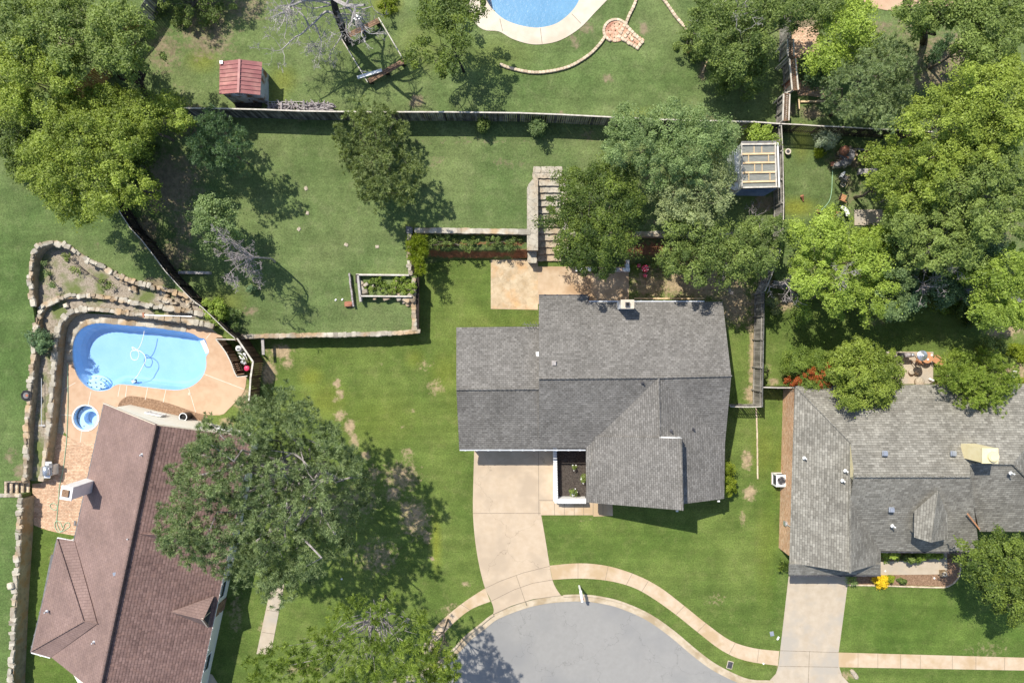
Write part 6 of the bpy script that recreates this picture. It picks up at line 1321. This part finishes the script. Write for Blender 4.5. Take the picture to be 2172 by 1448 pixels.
def bare_tree(label, base, dirs, zg, seed, mat='deadwood', name='bare_tree', r0=.12, depth=4, L0=2.2, spread=.55, group=None, parent=None, cat='tree', trunk=None, pname='branches', up=.25):
    rng = np.random.default_rng(seed); t = parent or thing(name, label, cat, base, group)
    mbt = MB(); start = base
    if trunk: mbt.tube(trunk, [r0 * 1.5, r0 * 1.25, r0 * 1.05][:len(trunk)] if len(trunk) <= 3 else [r0 * (1.5 - .5 * i / (len(trunk) - 1)) for i in range(len(trunk))], 8); mbt.build('trunk', 'bark_dark' if mat == 'deadwood' else mat, t); start = trunk[-1]
    mb = MB()
    def grow(p, d, L, r, k):
        r = max(r, .0105)
        pts = [p]; q = p.copy(); dd = d.copy(); n = 4
        for i in range(n): dd = (dd + Vector(rng.normal(0, .22, 3).tolist())).normalized(); q = q + dd * L / n; pts.append(q.copy())
        mb.tube(pts, [r * (1 - .14 * i) for i in range(5)], 5 if r > .03 else 3, cap=False)
        if k == 0: return
        for _ in range(int(rng.integers(2, 4)) + (1 if k < 3 else 0)):
            i = int(rng.integers(1, 5)); nd = (dd + Vector(rng.normal(0, spread, 3).tolist()) + Vector((0, 0, up * .3))).normalized(); grow(pts[i], nd, L * rng.uniform(.45, .72), r * .55, k - 1)
    for d, L in dirs: grow(start, Vector(d).normalized(), L, r0 * .8, depth)
    mb.build(pname, mat, t); return t

Yg = lambda y: zA(y)
# upper-left group of yellow-green oaks
tree('broad yellow-green tree filling the top left corner above the golden fence', [(60,60,70),(130,40,70),(20,20,50),(185,70,60),(120,105,55)], 9.5, 2.4, 'broad', 'leaf_mid', seed=1, light=.62, group='trees in the upper left corner')
tree('bright yellow-green tree at the left edge below the corner', [(60,125,68),(20,150,60),(115,165,60),(45,200,55),(90,215,45)], 9, 2.3, 'broad', 'leaf_yellow', seed=2, group='trees in the upper left corner', light=.62)
tree('yellow-green tree with leaning dark trunk beside the grey fence', [(262,60,52),(285,100,38),(235,105,42),(240,25,38),(220,70,45),(255,130,28)], 10.5, 2.35, 'broad', 'leaf_mid', seed=3, trunk=(308,212), bark='bark_dark', group='trees in the upper left corner', light=.6, tr=.2)
tree('wide yellow-green tree overlapping the left end of the long back fence', [(190,245,60),(250,240,55),(300,250,55),(350,240,42),(385,252,28),(220,215,40)], 8.2, 2.35, 'broad', 'leaf_yellow', seed=4, group='trees in the upper left corner', light=.5)
tree('big yellow-green oak spreading over the top of the slanting fence', [(130,300,60),(190,310,75),(240,300,60),(95,355,60),(150,390,75),(230,380,72),(205,430,35),(280,400,45),(170,350,60)], 9.5, 2.0, 'broad', 'leaf_yellow', seed=5, group='trees in the upper left corner', light=.45)
tree('dark green tree hidden under the oaks at the left edge', [(15,200,40),(20,260,45),(30,320,35),(5,230,40)], 4.5, 2.1, 'broad', 'leaf_dark', seed=6, light=.3)
tree('dark green tree seen through gaps of the oaks', [(280,330,50),(60,330,50),(300,370,30)], 4.2, 2.0, 'broad', 'leaf_dark', seed=7, light=.35)
tree('shady olive tree at the top edge left of the red-roofed shed', [(395,10,45),(440,-10,60),(350,-5,40)], 3.6, 2.35, 'broad', 'leaf_mid', seed=8, dens=.5, low=.2, light=.4)
tree('tree beyond the top edge whose shade falls behind the red-roofed shed', [(150,-290,80),(230,-300,80),(190,-230,60),(300,-260,60)], 10, 2.4, 'broad', 'leaf_mid', seed=61, low=1, light=.5)
# conifers and small trees in the left back yard
tree('blue-green pine with a dark hollow centre on the left back lawn', [(450,265,36),(480,290,38),(432,305,34),(470,325,38),(500,300,22),(440,340,22)], 7.5, 2.3, 'cedar', 'leaf_blue', name='pine_tree', seed=9, light=.45, drop=1.8, low=.8)
tree('small pale-leaved tree left of the grey dead twigs', [(440,450,40),(465,485,38),(425,485,28),(450,515,22)], 6.5, 1.95, 'broad', 'leaf_sage', seed=10, light=.6)
tree('wispy grey-green mesquite leaning over the back fence', [(765,285,58),(815,275,50),(790,330,62),(835,350,52),(800,395,48),(850,400,42),(870,370,30),(745,300,40)], 6.0, 2.15, 'feather', 'leaf_fine', seed=11, dens=1.15, light=.42, drop=2.2, bark='bark')
tree('dark green open tree with a bare trunk right of the timber frame', [(925,45,42),(900,105,34),(960,100,38),(985,15,42),(930,10,50),(880,120,24),(945,140,24),(1010,15,28)], 7.5, 2.4, 'broad', 'leaf_dark', seed=12, dens=.7, low=.25, trunk=(985,152), bark='bark_dark', light=.4, limbs=20)
# top right group
tree('large dark green tree spilling over the fence at the top edge', [(1530,60,55),(1590,40,60),(1560,120,50),(1605,95,38),(1640,25,42),(1700,15,40),(1755,12,35),(1500,30,35)], 7.6, 2.4, 'broad', 'leaf_mid', seed=13, light=.3, group='trees along the top edge')
tree('small green tree below the large top edge tree', [(1560,165,40),(1590,185,26),(1530,150,30),(1605,140,26)], 4.8, 2.4, 'broad', 'leaf_mid', seed=14, light=.5, dens=.8)
tree('lime green tree beside the pinkish pool terrace at the top', [(1800,50,52),(1830,80,35),(1775,90,38),(1760,130,28),(1820,30,36),(1745,110,22)], 7.0, 2.4, 'broad', 'leaf_bright', seed=15, light=.65, group='trees along the top edge')
tree('round grey-green pine right of the brick paving', [(1850,150,70),(1800,185,52),(1895,130,50),(1850,215,50),(1900,200,40),(1815,230,32),(1775,165,28),(1880,250,26)], 8.0, 2.4, 'cedar', 'leaf_pine', name='pine_tree', seed=16, light=.68, drop=2.4)
tree('leafy tree with a dark leaning trunk crossing the top edge', [(1950,15,38),(1990,30,36),(1920,25,26),(2020,5,30)], 9, 2.4, 'broad', 'leaf_mid', seed=17, trunk=(1962,88), bark='bark_dark', light=.6, group='trees along the top edge', tr=.22)
tree('mid-green tree in the top right corner', [(2085,25,60),(2130,70,55),(2070,80,45),(2150,15,50),(2100,120,35)], 9, 2.4, 'broad', 'leaf_mid', seed=18, light=.62, group='trees along the top edge')
g = 'massed trees on the right side'
tree('bright yellow-green tree at the right edge below the top corner', [(2125,185,65),(2160,240,60),(2080,210,50),(2060,160,30)], 10.5, 2.4, 'broad', 'leaf_yellow', seed=19, group=g, light=.72)
tree('wide yellow-green tree at the middle of the right mass', [(2040,260,70),(1990,230,50),(2010,320,65),(2090,300,65),(1950,260,40)], 10, 2.3, 'broad', 'leaf_yellow', seed=20, group=g, light=.55)
tree('yellow-green tree overhanging the grey bench', [(1930,340,60),(1900,370,48),(1960,400,60),(1880,330,30),(1910,420,40)], 8.5, 2.2, 'broad', 'leaf_yellow', seed=21, group=g, light=.5)
tree('green tree at the right edge level with the stairs', [(2120,370,70),(2060,400,60),(2150,440,60),(2100,460,50)], 9.5, 2.1, 'broad', 'leaf_mid', seed=22, group=g, light=.65)
tree('sage-toned tree with grey dead twigs below the bench tree', [(2000,480,65),(1950,510,55),(2050,520,50),(1925,465,40),(2000,545,40)], 8.5, 2.0, 'broad', 'leaf_mid', seed=23, group=g, light=.65)
tree('bright lime tree at the lower right of the mass above the mulch corner', [(2120,600,52),(2150,650,45),(2105,650,38),(2160,570,50),(2120,690,24)], 7.5, 1.5, 'broad', 'leaf_bright', seed=24, group=g, light=.45)
tree('dark blue-green tree under the right mass near the dead twigs', [(2060,590,50),(2010,600,45),(2090,540,40),(1930,635,32)], 5.0, 1.6, 'broad', 'leaf_blue', seed=25, light=.25)
tree('brightest lime green tree right of the side fence bend', [(1755,520,72),(1820,560,70),(1730,590,55),(1790,610,60),(1860,600,45),(1720,635,38,4.6),(1780,655,28,4.6),(1840,520,45),(1720,500,40),(1865,645,28)], 6.8, 1.6, 'broad', 'leaf_bright', seed=26, light=.62)
tree('blue-green tree beside the lime tree over the dark wall', [(1900,600,42),(1900,645,32),(1925,560,40)], 6.5, 1.7, 'broad', 'leaf_sage', seed=27, light=.35, dens=.8)
tree('dull olive undergrowth tree below the right mass', [(1880,540,60),(2000,420,60),(2080,340,60),(1980,560,50)], 4.0, 1.9, 'broad', 'leaf_dark', seed=28, light=.3)
# centre group
tree('large grey-green tree across the back fence', [(1370,290,66),(1430,270,58),(1330,270,46),(1480,290,55),(1400,335,60),(1460,350,50),(1530,285,38),(1310,320,30)], 8.5, 2.2, 'fineleaf', 'leaf_sage', seed=29, light=.6)
tree('pale olive tree left of the greenhouse', [(1470,400,60),(1510,370,48),(1430,420,50),(1512,425,38),(1480,450,42),(1552,288,18),(1522,345,24)], 7.0, 2.1, 'fineleaf', 'leaf_grey', seed=30, light=.68)
tree('dark round tree covering the garden stairs', [(1245,420,75),(1300,400,62),(1200,455,52),(1275,480,70),(1220,520,52),(1275,545,42),(1230,565,26),(1330,440,40),(1310,510,40)], 7.5, .1, 'fineleaf', 'leaf_dark', seed=31, light=.3)
tree('green tree in front of the back retaining wall', [(1460,495,50),(1430,545,38),(1500,540,45),(1475,580,30),(1520,500,36)], 6.5, .8, 'broad', 'leaf_mid', seed=32, light=.3)
tree('green tree beside the bend of the side fence', [(1600,500,42),(1640,505,34),(1570,545,40),(1615,545,36),(1560,580,28),(1650,480,24)], 6.5, .8, 'broad', 'leaf_mid', seed=33, light=.3)
tree('lime green bush between the greenhouse and the back fence', [(1614,285,26),(1632,290,18),(1598,290,16)], 4.6, 2.35, 'broad', 'leaf_bright', seed=34, light=.6, name='bush', cat='bush')
# front
tree('huge shaggy pine tree over the lawn and the brown roof', [(470,960,75),(560,900,66),(640,900,58),(700,930,48),(430,1030,75),(400,1100,66),(520,1030,90),(600,1000,75),(670,1010,66),(460,1150,70),(540,1130,85),(610,1100,70),(560,1200,62),(640,1200,48),(600,1240,36),(380,1140,45),(655,1070,48),(740,980,30),(590,850,30),(700,1060,36),(700,1120,34),(740,1040,26),(665,1185,34),(765,1000,34,8),(745,1100,36,8),(720,1165,32,8),(775,1050,30,7.5)], 10.8, 0, 'pine', 'leaf_pine', name='pine_tree', seed=35, light=.5, dens=1.15, drop=3.2, low=.8, limbs=44, bare=1, tr=.34)
tree('feathery green tree crossing the bottom edge left of the cul-de-sac', [(600,1405,52),(560,1440,55),(670,1370,50),(740,1330,48),(800,1300,42),(700,1430,60),(800,1400,58),(880,1340,45),(880,1400,52),(940,1420,36),(840,1440,50),(760,1285,30)], 9.5, 0, 'pine', 'leaf_spring', seed=36, light=.25, dens=.75, low=.35, limbs=36, bare=1, drop=3.0)
tree('olive-tipped pine at the right end of the feathery bottom tree', [(930,1390,30),(950,1425,30),(905,1440,40)], 8.0, 0, 'pine', 'leaf_yellow', seed=37, light=.6, name='pine_tree')
# pale house trees
tree('round bright green tree overlapping the pale grey roof', [(1838,790,64),(1812,770,42),(1872,780,42),(1820,825,42),(1862,820,40),(1802,800,36)], 5.2, 0, 'fineleaf', 'leaf_yellow', seed=38, light=.42, dens=1.5, low=1, edge=.4)
tree('dense dark cedar with drooping sprays over the pale roof edge', [(2080,802,56),(2045,792,42),(2118,808,40),(2070,838,34),(2022,800,28),(2100,772,32),(2105,840,30)], 4.6, 0, 'cedar', 'leaf_spring', seed=39, light=.65, dens=1.4, low=1)
tree('large clumpy olive tree beside the front of the pale house', [(2112,1185,38),(2145,1210,42),(2090,1212,34),(2120,1250,42),(2160,1270,45),(2152,1172,34),(2070,1185,24),(2165,1310,26),(2190,1220,50)], 7.0, 0, 'broad', 'leaf_dark', seed=40, light=.42, drop=1.8)
# dead twigs and bare trees
q = W(735, 92, 2.4)
tr_ = [W(737, 92, 2.2), W(731, 70, 3.8), W(722, 48, 5.2), W(712, 22, 6.6), W(706, -4, 7.8)]
t = bare_tree('leafless grey tree reaching across the top edge', q, [((-.9,.5,.3),3.4),((-1,.1,.3),3.2),((.5,.9,.4),3.2),((.9,-.1,.2),3.0),((.9,-.5,.1),3.0),((-.3,.9,.5),3)], 2.4, 11, trunk=tr_, r0=.2, depth=5)
for k, (pts, r) in enumerate((([(716,32,6.2),(695,25,6.3),(682,32,6.4),(668,47,6.3),(655,58,6.2),(640,72,6.2),(625,80,6.2),(606,98,6.1),(598,106,6.0)], .09),([(655,58,6.2),(648,40,6.6),(632,22,6.8),(620,8,7)], .06),([(668,52,6.2),(676,70,6.0),(682,92,5.8)], .05),([(712,30,6.4),(728,40,6.2),(736,38,6.6),(733,66,6.2)], .06),([(727,60,4.6),(724,76,4.4),(712,96,4.2),(702,108,4.1)], .045),([(640,20,6.8),(610,12,6.9),(590,14,6.9)], .06),([(700,8,7.2),(670,2,7.4),(640,0,7.4),(605,-4,7.4)], .07),([(706,10,7.0),(690,14,7.2),(665,18,7.2),(650,14,7.2)], .05),([(720,20,6.0),(745,16,6.2),(765,20,6.3),(790,14,6.4)], .05),([(722,30,5.6),(750,34,5.6),(762,52,5.4)], .04))):
    mb = MB(); P = [W(*p) for p in pts]; P = [Vector(p) for p in smooth(P, 3)]; mb.tube(P, [r * (1 - .75 * i / len(P)) + .01 for i in range(len(P))], 6, cap=False); mb.build('limb', 'deadwood', t)
    bare_tree('', P[-1], [((-.6, -.2, .2), 1.3), ((-.3, .7, .2), 1.1), ((.1, -.7, .1), 1.0)], 2.4, 50 + k, r0=max(.03, r * .35), depth=4, parent=t, spread=.8)
    bare_tree('', P[len(P) * 2 // 3], [((-.2, .8, .3), 1.2), ((-.1, -.8, .2), .9)], 2.4, 70 + k, r0=max(.025, r * .3), depth=4, parent=t, spread=.8)
tr_ = [W(584, 556, 1.5), W(580, 551, 3.0), W(574, 548, 4.5), W(558, 547, 5.6), W(540, 546, 6.2)]
t = bare_tree('bare grey-twigged tree leaning left over the left lawn', tr_[0], [((-1,.3,.2),2.0),((-.9,-.2,.3),1.8),((-.7,.9,.2),2.0),((-.4,.1,.5),1.6),((-.5,-.8,.1),1.5),((-.9,.5,0),2.2),((-1,0,.1),2.2)], 1.6, 12, mat='deadwood_dull', trunk=tr_, r0=.05, depth=6, spread=.8)
for i, (x, y, z, s, lab, L) in enumerate(((1600,462,3.0,21,'grey dead brush below the blue awning of the greenhouse',.9),(1545,563,5.5,22,'grey dead twigs at the lower edge of the green tree by the side fence',1.2),(1665,600,5.0,23,'grey dead twigs at the left side of the lime tree',1.1),(1980,545,7.2,24,'grey dead twigs in the sage-toned tree',1.3),(1955,600,5.8,25,'grey dead twigs hanging over the dark wall',1.3),(2050,440,8.0,26,'grey twigs showing on top of the right mass',1.2),(1570,20,8.2,27,'pale dead branch tips at the top edge over the dark tree',1.2),(1465,68,3.2,28,'dead scrubby brush at the end of the tan block row',.6),(1630,545,5.6,29,'small dead twigs by the clay pot',.6),(1780,590,7.8,30,'pale bare twigs inside the lime tree',.8))):
    b = W(x, y, z - .8); bare_tree(lab, b, [((.6,.3,.4),L),((-.6,.4,.4),L),((0,-.8,.4),L),((.5,-.6,.5),L),((-.5,-.3,.5),L),((.1,.7,.4),L)], z - 1, s, mat='deadwood_dull' if i != 6 else 'deadwood', name='dead_brush', r0=.035, depth=3, spread=.8, cat='dead branches', group='grey dead brush')
# ================================================================ shrubs and small plants
def shrub(label, circles, ztop, zg, mat, seed, k=None, name='shrub', cat='shrub', group=None, light=.5, drop=None, dens=1.0, flower=None):
    K = dict(KIND['shrub']); K.update(k or {}); rng = np.random.default_rng(seed * 31 + 5)
    cx = np.mean([c[0] for c in circles]); cy = np.mean([c[1] for c in circles]); rm = max(c[2] for c in circles) / 28
    c0 = W(cx, cy, ztop); t = thing(name, label, cat, (c0.x, c0.y, zg), group); h = ztop - zg
    P = clumps(circles, ztop, drop if drop is not None else h * .55, K['R'], rng, dens * 1.2, .75)
    if not P: P = [W(cx, cy, ztop - K['R'])]
    C = np.array([list(p) for p in P]); lo = C.copy(); lo[:, 2] = zg + (lo[:, 2] - zg) * rng.uniform(.3, .7, len(lo)); allc = np.vstack([C, lo])
    p, T, N_, s, asp, val = foliage(allc, K, rng, light); keep = p[:, 2] > zg + .02
    leaf_mesh('foliage', p[keep], T[keep], N_[keep], s[keep], asp, val[keep], mat, t)
    mb = MB()
    for i in rng.permutation(len(P))[:8]: mb.tube([Vector((c0.x, c0.y, zg - .05)), (Vector((c0.x, c0.y, zg)) + P[i]) / 2 + Vector((0, 0, .1)), P[i]], [.04, .03, .012], 5, cap=False)
    mb.build('stems', 'bark', t)
    return t
SP = dict(mode='tuft', tufts=10, L=.28, asp=.14, n=120, R=.3)     # strappy
shrub('round clipped lime green bush against the east side of the grey house', [(1545,1005,16),(1546,1035,16),(1546,1020,18),(1544,992,10)], 1.6, 0, 'leaf_lime', 1, dict(n=330, L=.085, R=.26), light=.35, drop=.6, dens=1.8)
shrub('bright green bush at the lower end of the slanting black fence', [(455,655,22),(440,648,14),(468,665,15),(455,680,12)], 3.0, 1.3, 'leaf_bright', 2, light=.4)
shrub('feathery green bush just right of the fence below the lawn', [(490,672,20),(500,690,12),(478,680,10)], 2.0, 1.3, 'leaf_sage', 3, dict(mode='tuft', tufts=8, L=.2, asp=.12, n=120), light=.5, dens=.7)
shrub('yellow-green strappy shrub climbing the end of the back retaining wall', [(885,520,20),(883,545,18),(888,570,14),(880,508,14),(895,530,14)], 2.9, 1.2, 'leaf_lime', 4, SP, light=.18)
shrub('small dark bush at the back fence, the leftmost of two', [(1024,262,13)], 3.1, 2.35, 'leaf_mid', 5, light=.35, group='small bushes at the back fence')
shrub('small rounded bush at the back fence, the larger right one', [(1141,266,19)], 3.5, 2.35, 'leaf_sage', 6, light=.5, group='small bushes at the back fence')
shrub('dark ragged bush growing out of the mulch strip left of the pool', [(78,722,20),(84,740,12),(66,712,10)], 1.9, .8, 'leaf_blue', 7, light=.4, dens=.8)
shrub('orange-tipped hedge bush next to the round bright tree', [(1714,782,36),(1748,788,34),(1722,806,28),(1704,768,26),(1735,770,28)], 2.9, 0, 'leaf_spring', 8, dict(R=.3, n=420, L=.1), light=.25, dens=2.2, drop=.9)
shrub('patch of orange-red new growth on the hedge bush', [(1748,800,22),(1756,784,18),(1738,812,16),(1692,808,14),(1722,795,26)], 3.2, .2, 'leaf_red', 9, dict(R=.2, n=70, L=.1), light=.5, dens=.7)
shrub('pale silvery round bush beside the dark slatted fence', [(1760,292,22),(1770,284,12),(1750,300,12)], 3.6, 2.3, 'leaf_pale', 10, light=.55)
shrub('yellow grassy tuft left of the curved slate table', [(1737,328,11)], 2.8, 2.3, 'leaf_lime', 11, SP, light=.1)
shrub('dark strappy plants massed beside the tan brick paving', [(1720,140,28),(1740,160,26),(1715,165,18),(1755,135,20)], 3.2, 2.4, 'leaf_blue', 12, dict(SP, R=.4), light=.35)
shrub('dark spiky plant at the foot of the dark leaning trunk', [(1995,95,18),(1985,115,14),(2010,85,12)], 3.3, 2.4, 'leaf_blue', 13, dict(SP, R=.35), light=.25)
shrub('bright green groundcover clump in the mulch near the white-backed chair', [(2120,748,28),(2100,735,18),(2140,755,18)], .8, 0, 'leaf_mid', 14, light=.7, dens=.9)
shrub('lime groundcover clump at the right edge by the house corner', [(2160,745,16),(2168,760,12)], .6, 0, 'leaf_lime', 15, light=.3)
shrub('lime strip of foliage between the wheel ornament and the pale roof', [(2160,812,14),(2145,812,10)], .8, 0, 'leaf_lime', 16, light=.3)
shrub('low green plant under the dark wall', [(2005,640,22),(2025,645,14)], 1.0, 0, 'leaf_bright', 17, light=.35)
shrub('dark burgundy-shaded bush in the corner under the right mass', [(2065,665,28),(2050,650,20)], 1.6, 0, 'leaf_dark', 18, light=.2)
for i, (x, y, r, z, m_, lab) in enumerate(((1882,1176,12,.8,'leaf_bright','leftmost leafy plant under the front eave of the pale house'),(1900,1176,12,.8,'leaf_bright','second leafy plant under the front eave of the pale house'),(1934,1184,10,.7,'leaf_mid','dark leafy plant at the top edge of the pale walkway'),(1958,1175,12,.8,'leaf_bright','leafy plant between the dark one and the paler slab'),(1982,1174,11,.8,'leaf_bright','rightmost leafy plant under the front eave of the pale house'))):
    shrub(lab, [(x, y, r), (x + 9, y + 2, r * .7)], z, .04, m_, 20 + i, dict(R=.2, L=.16), group='plants under the front eave', light=.4)
shrub('dull green grassy clump beside the curved bed edging', [(2022,1186,15),(2024,1198,10)], .8, .03, 'leaf_sage', 26, dict(SP, L=.2), light=.2)
shrub('spiky green agave-like plant at the driveway corner of the mulch bed', [(1812,1232,13)], .6, .03, 'leaf_sage', 27, dict(SP, R=.34, L=.34), light=.8)
shrub('spiky dark plant at the corner of the brick wall', [(1665,1200,10)], .6, 0, 'leaf_dark', 28, dict(SP, L=.3), light=.4)
shrub('small dark green plant in the middle of the mulch bed', [(1917,1232,7)], .35, .03, 'leaf_mid', 29, dict(R=.16), light=.3)
for x, y, r, s, lab, m_ in ((1872,1236,13,30,'larger golden yellow flowering bush in the mulch bed','yellow_flower'),(1895,1231,9,31,'smaller pale yellow flowering bush in the mulch bed','leaf_lime')):
    shrub(lab, [(x, y, r)], .6, .03, m_, s, dict(R=.17, n=220, L=.08), light=.6, cat='flowering bush', name='flowering_bush')
for x, y, s, lab in ((1219,991,40,'small seedling in the upper part of the dark mulch bed'),(1238,1016,41,'white-flowered plant touching the dark grey roof edge in the mulch bed'),(1217,1045,42,'white-flowered plant near the bottom of the dark mulch bed')):
    t = shrub(lab, [(x, y, 5 if s == 40 else 9)], .45, .05, 'leaf_mid', s, dict(R=.14, n=60, L=.1), name='flowering_plant', cat='plant', light=.5)
    mb = MB(); rng = np.random.default_rng(s)
    for k in range(3 if s == 40 else 16): mb.stone(W(x + rng.normal(0, 3.5), y + rng.normal(0, 4.5), .42 + rng.random() * .12), .07, .07, .04, 0, .1)
    mb.build('flowers', 'white_gloss', t)
shrub('leafy weeds at the foot of the brown-grey side fence', [(1622,780,8),(1623,795,7)], .8, 0, 'leaf_mid', 45, light=.4)
shrub('low yellow-green weeds filling the right half of the raised bed', [(850,602,20),(868,606,16),(835,612,14)], 1.85, 1.6, 'leaf_spring', 46, dict(n=60, R=.16), light=.5, dens=.7)
shrub('olive weeds filling the left half of the raised bed', [(800,600,18),(782,604,12),(815,612,12)], 1.8, 1.6, 'leaf_spring', 47, dict(n=50, R=.15), light=.2, dens=.5)
shrub('scrubby weeds on the bank under the flagstone-capped wall, left patch', [(925,510,22),(955,506,18),(990,520,18)], 1.9, 1.2, 'leaf_mid', 48, dict(n=45, R=.2), light=.4, dens=.35)
shrub('scrubby weeds on the bank under the flagstone-capped wall, right patch', [(1010,505,16),(1045,512,20),(1085,508,18),(1108,512,10)], 1.9, 1.1, 'leaf_mid', 49, dict(n=45, R=.2), light=.4, dens=.35)
shrub('green weedy patch in the middle of the upper pool terrace', [(228,606,12),(215,598,10),(160,575,12),(140,545,10)], 1.3, 1.0, 'leaf_mid', 50, dict(n=50), light=.5, dens=.5)
shrub('weedy patch at the left of the upper pool terrace', [(98,590,14),(110,605,10),(92,560,8)], 1.3, 1.0, 'leaf_sage', 51, dict(n=50), light=.4, dens=.5)
shrub('scrubby green plant beside the tan block row on the top lawn', [(1458,85,22),(1480,110,18),(1440,95,14)], 3.2, 2.4, 'leaf_mid', 52, light=.5, dens=.6)
shrub('small yellow-green bush by the top of the picture right of the bare tree', [(822,8,22),(812,24,12)], 2.75, 2.4, 'leaf_lime', 53, dict(n=70), light=.0, dens=.5)
shrub('small dark sprout below the bare grey-twigged tree', [(520,602,12),(530,612,8)], 2.4, 1.55, 'leaf_blue', 54, light=.3)
shrub('dark shaded plants under the dark wall beside the side fence', [(1640,640,12),(1650,660,10)], .9, 0, 'leaf_grey', 55, light=.6, dens=.6)
shrub('green sprouts on the shaded soil beside the patio', [(1400,560,14),(1420,575,10)], .5, 0, 'leaf_mid', 56, light=.4, dens=.5)
print('objects', len(bpy.data.objects), 'verts', sum(len(m.vertices) for m in bpy.data.meshes))
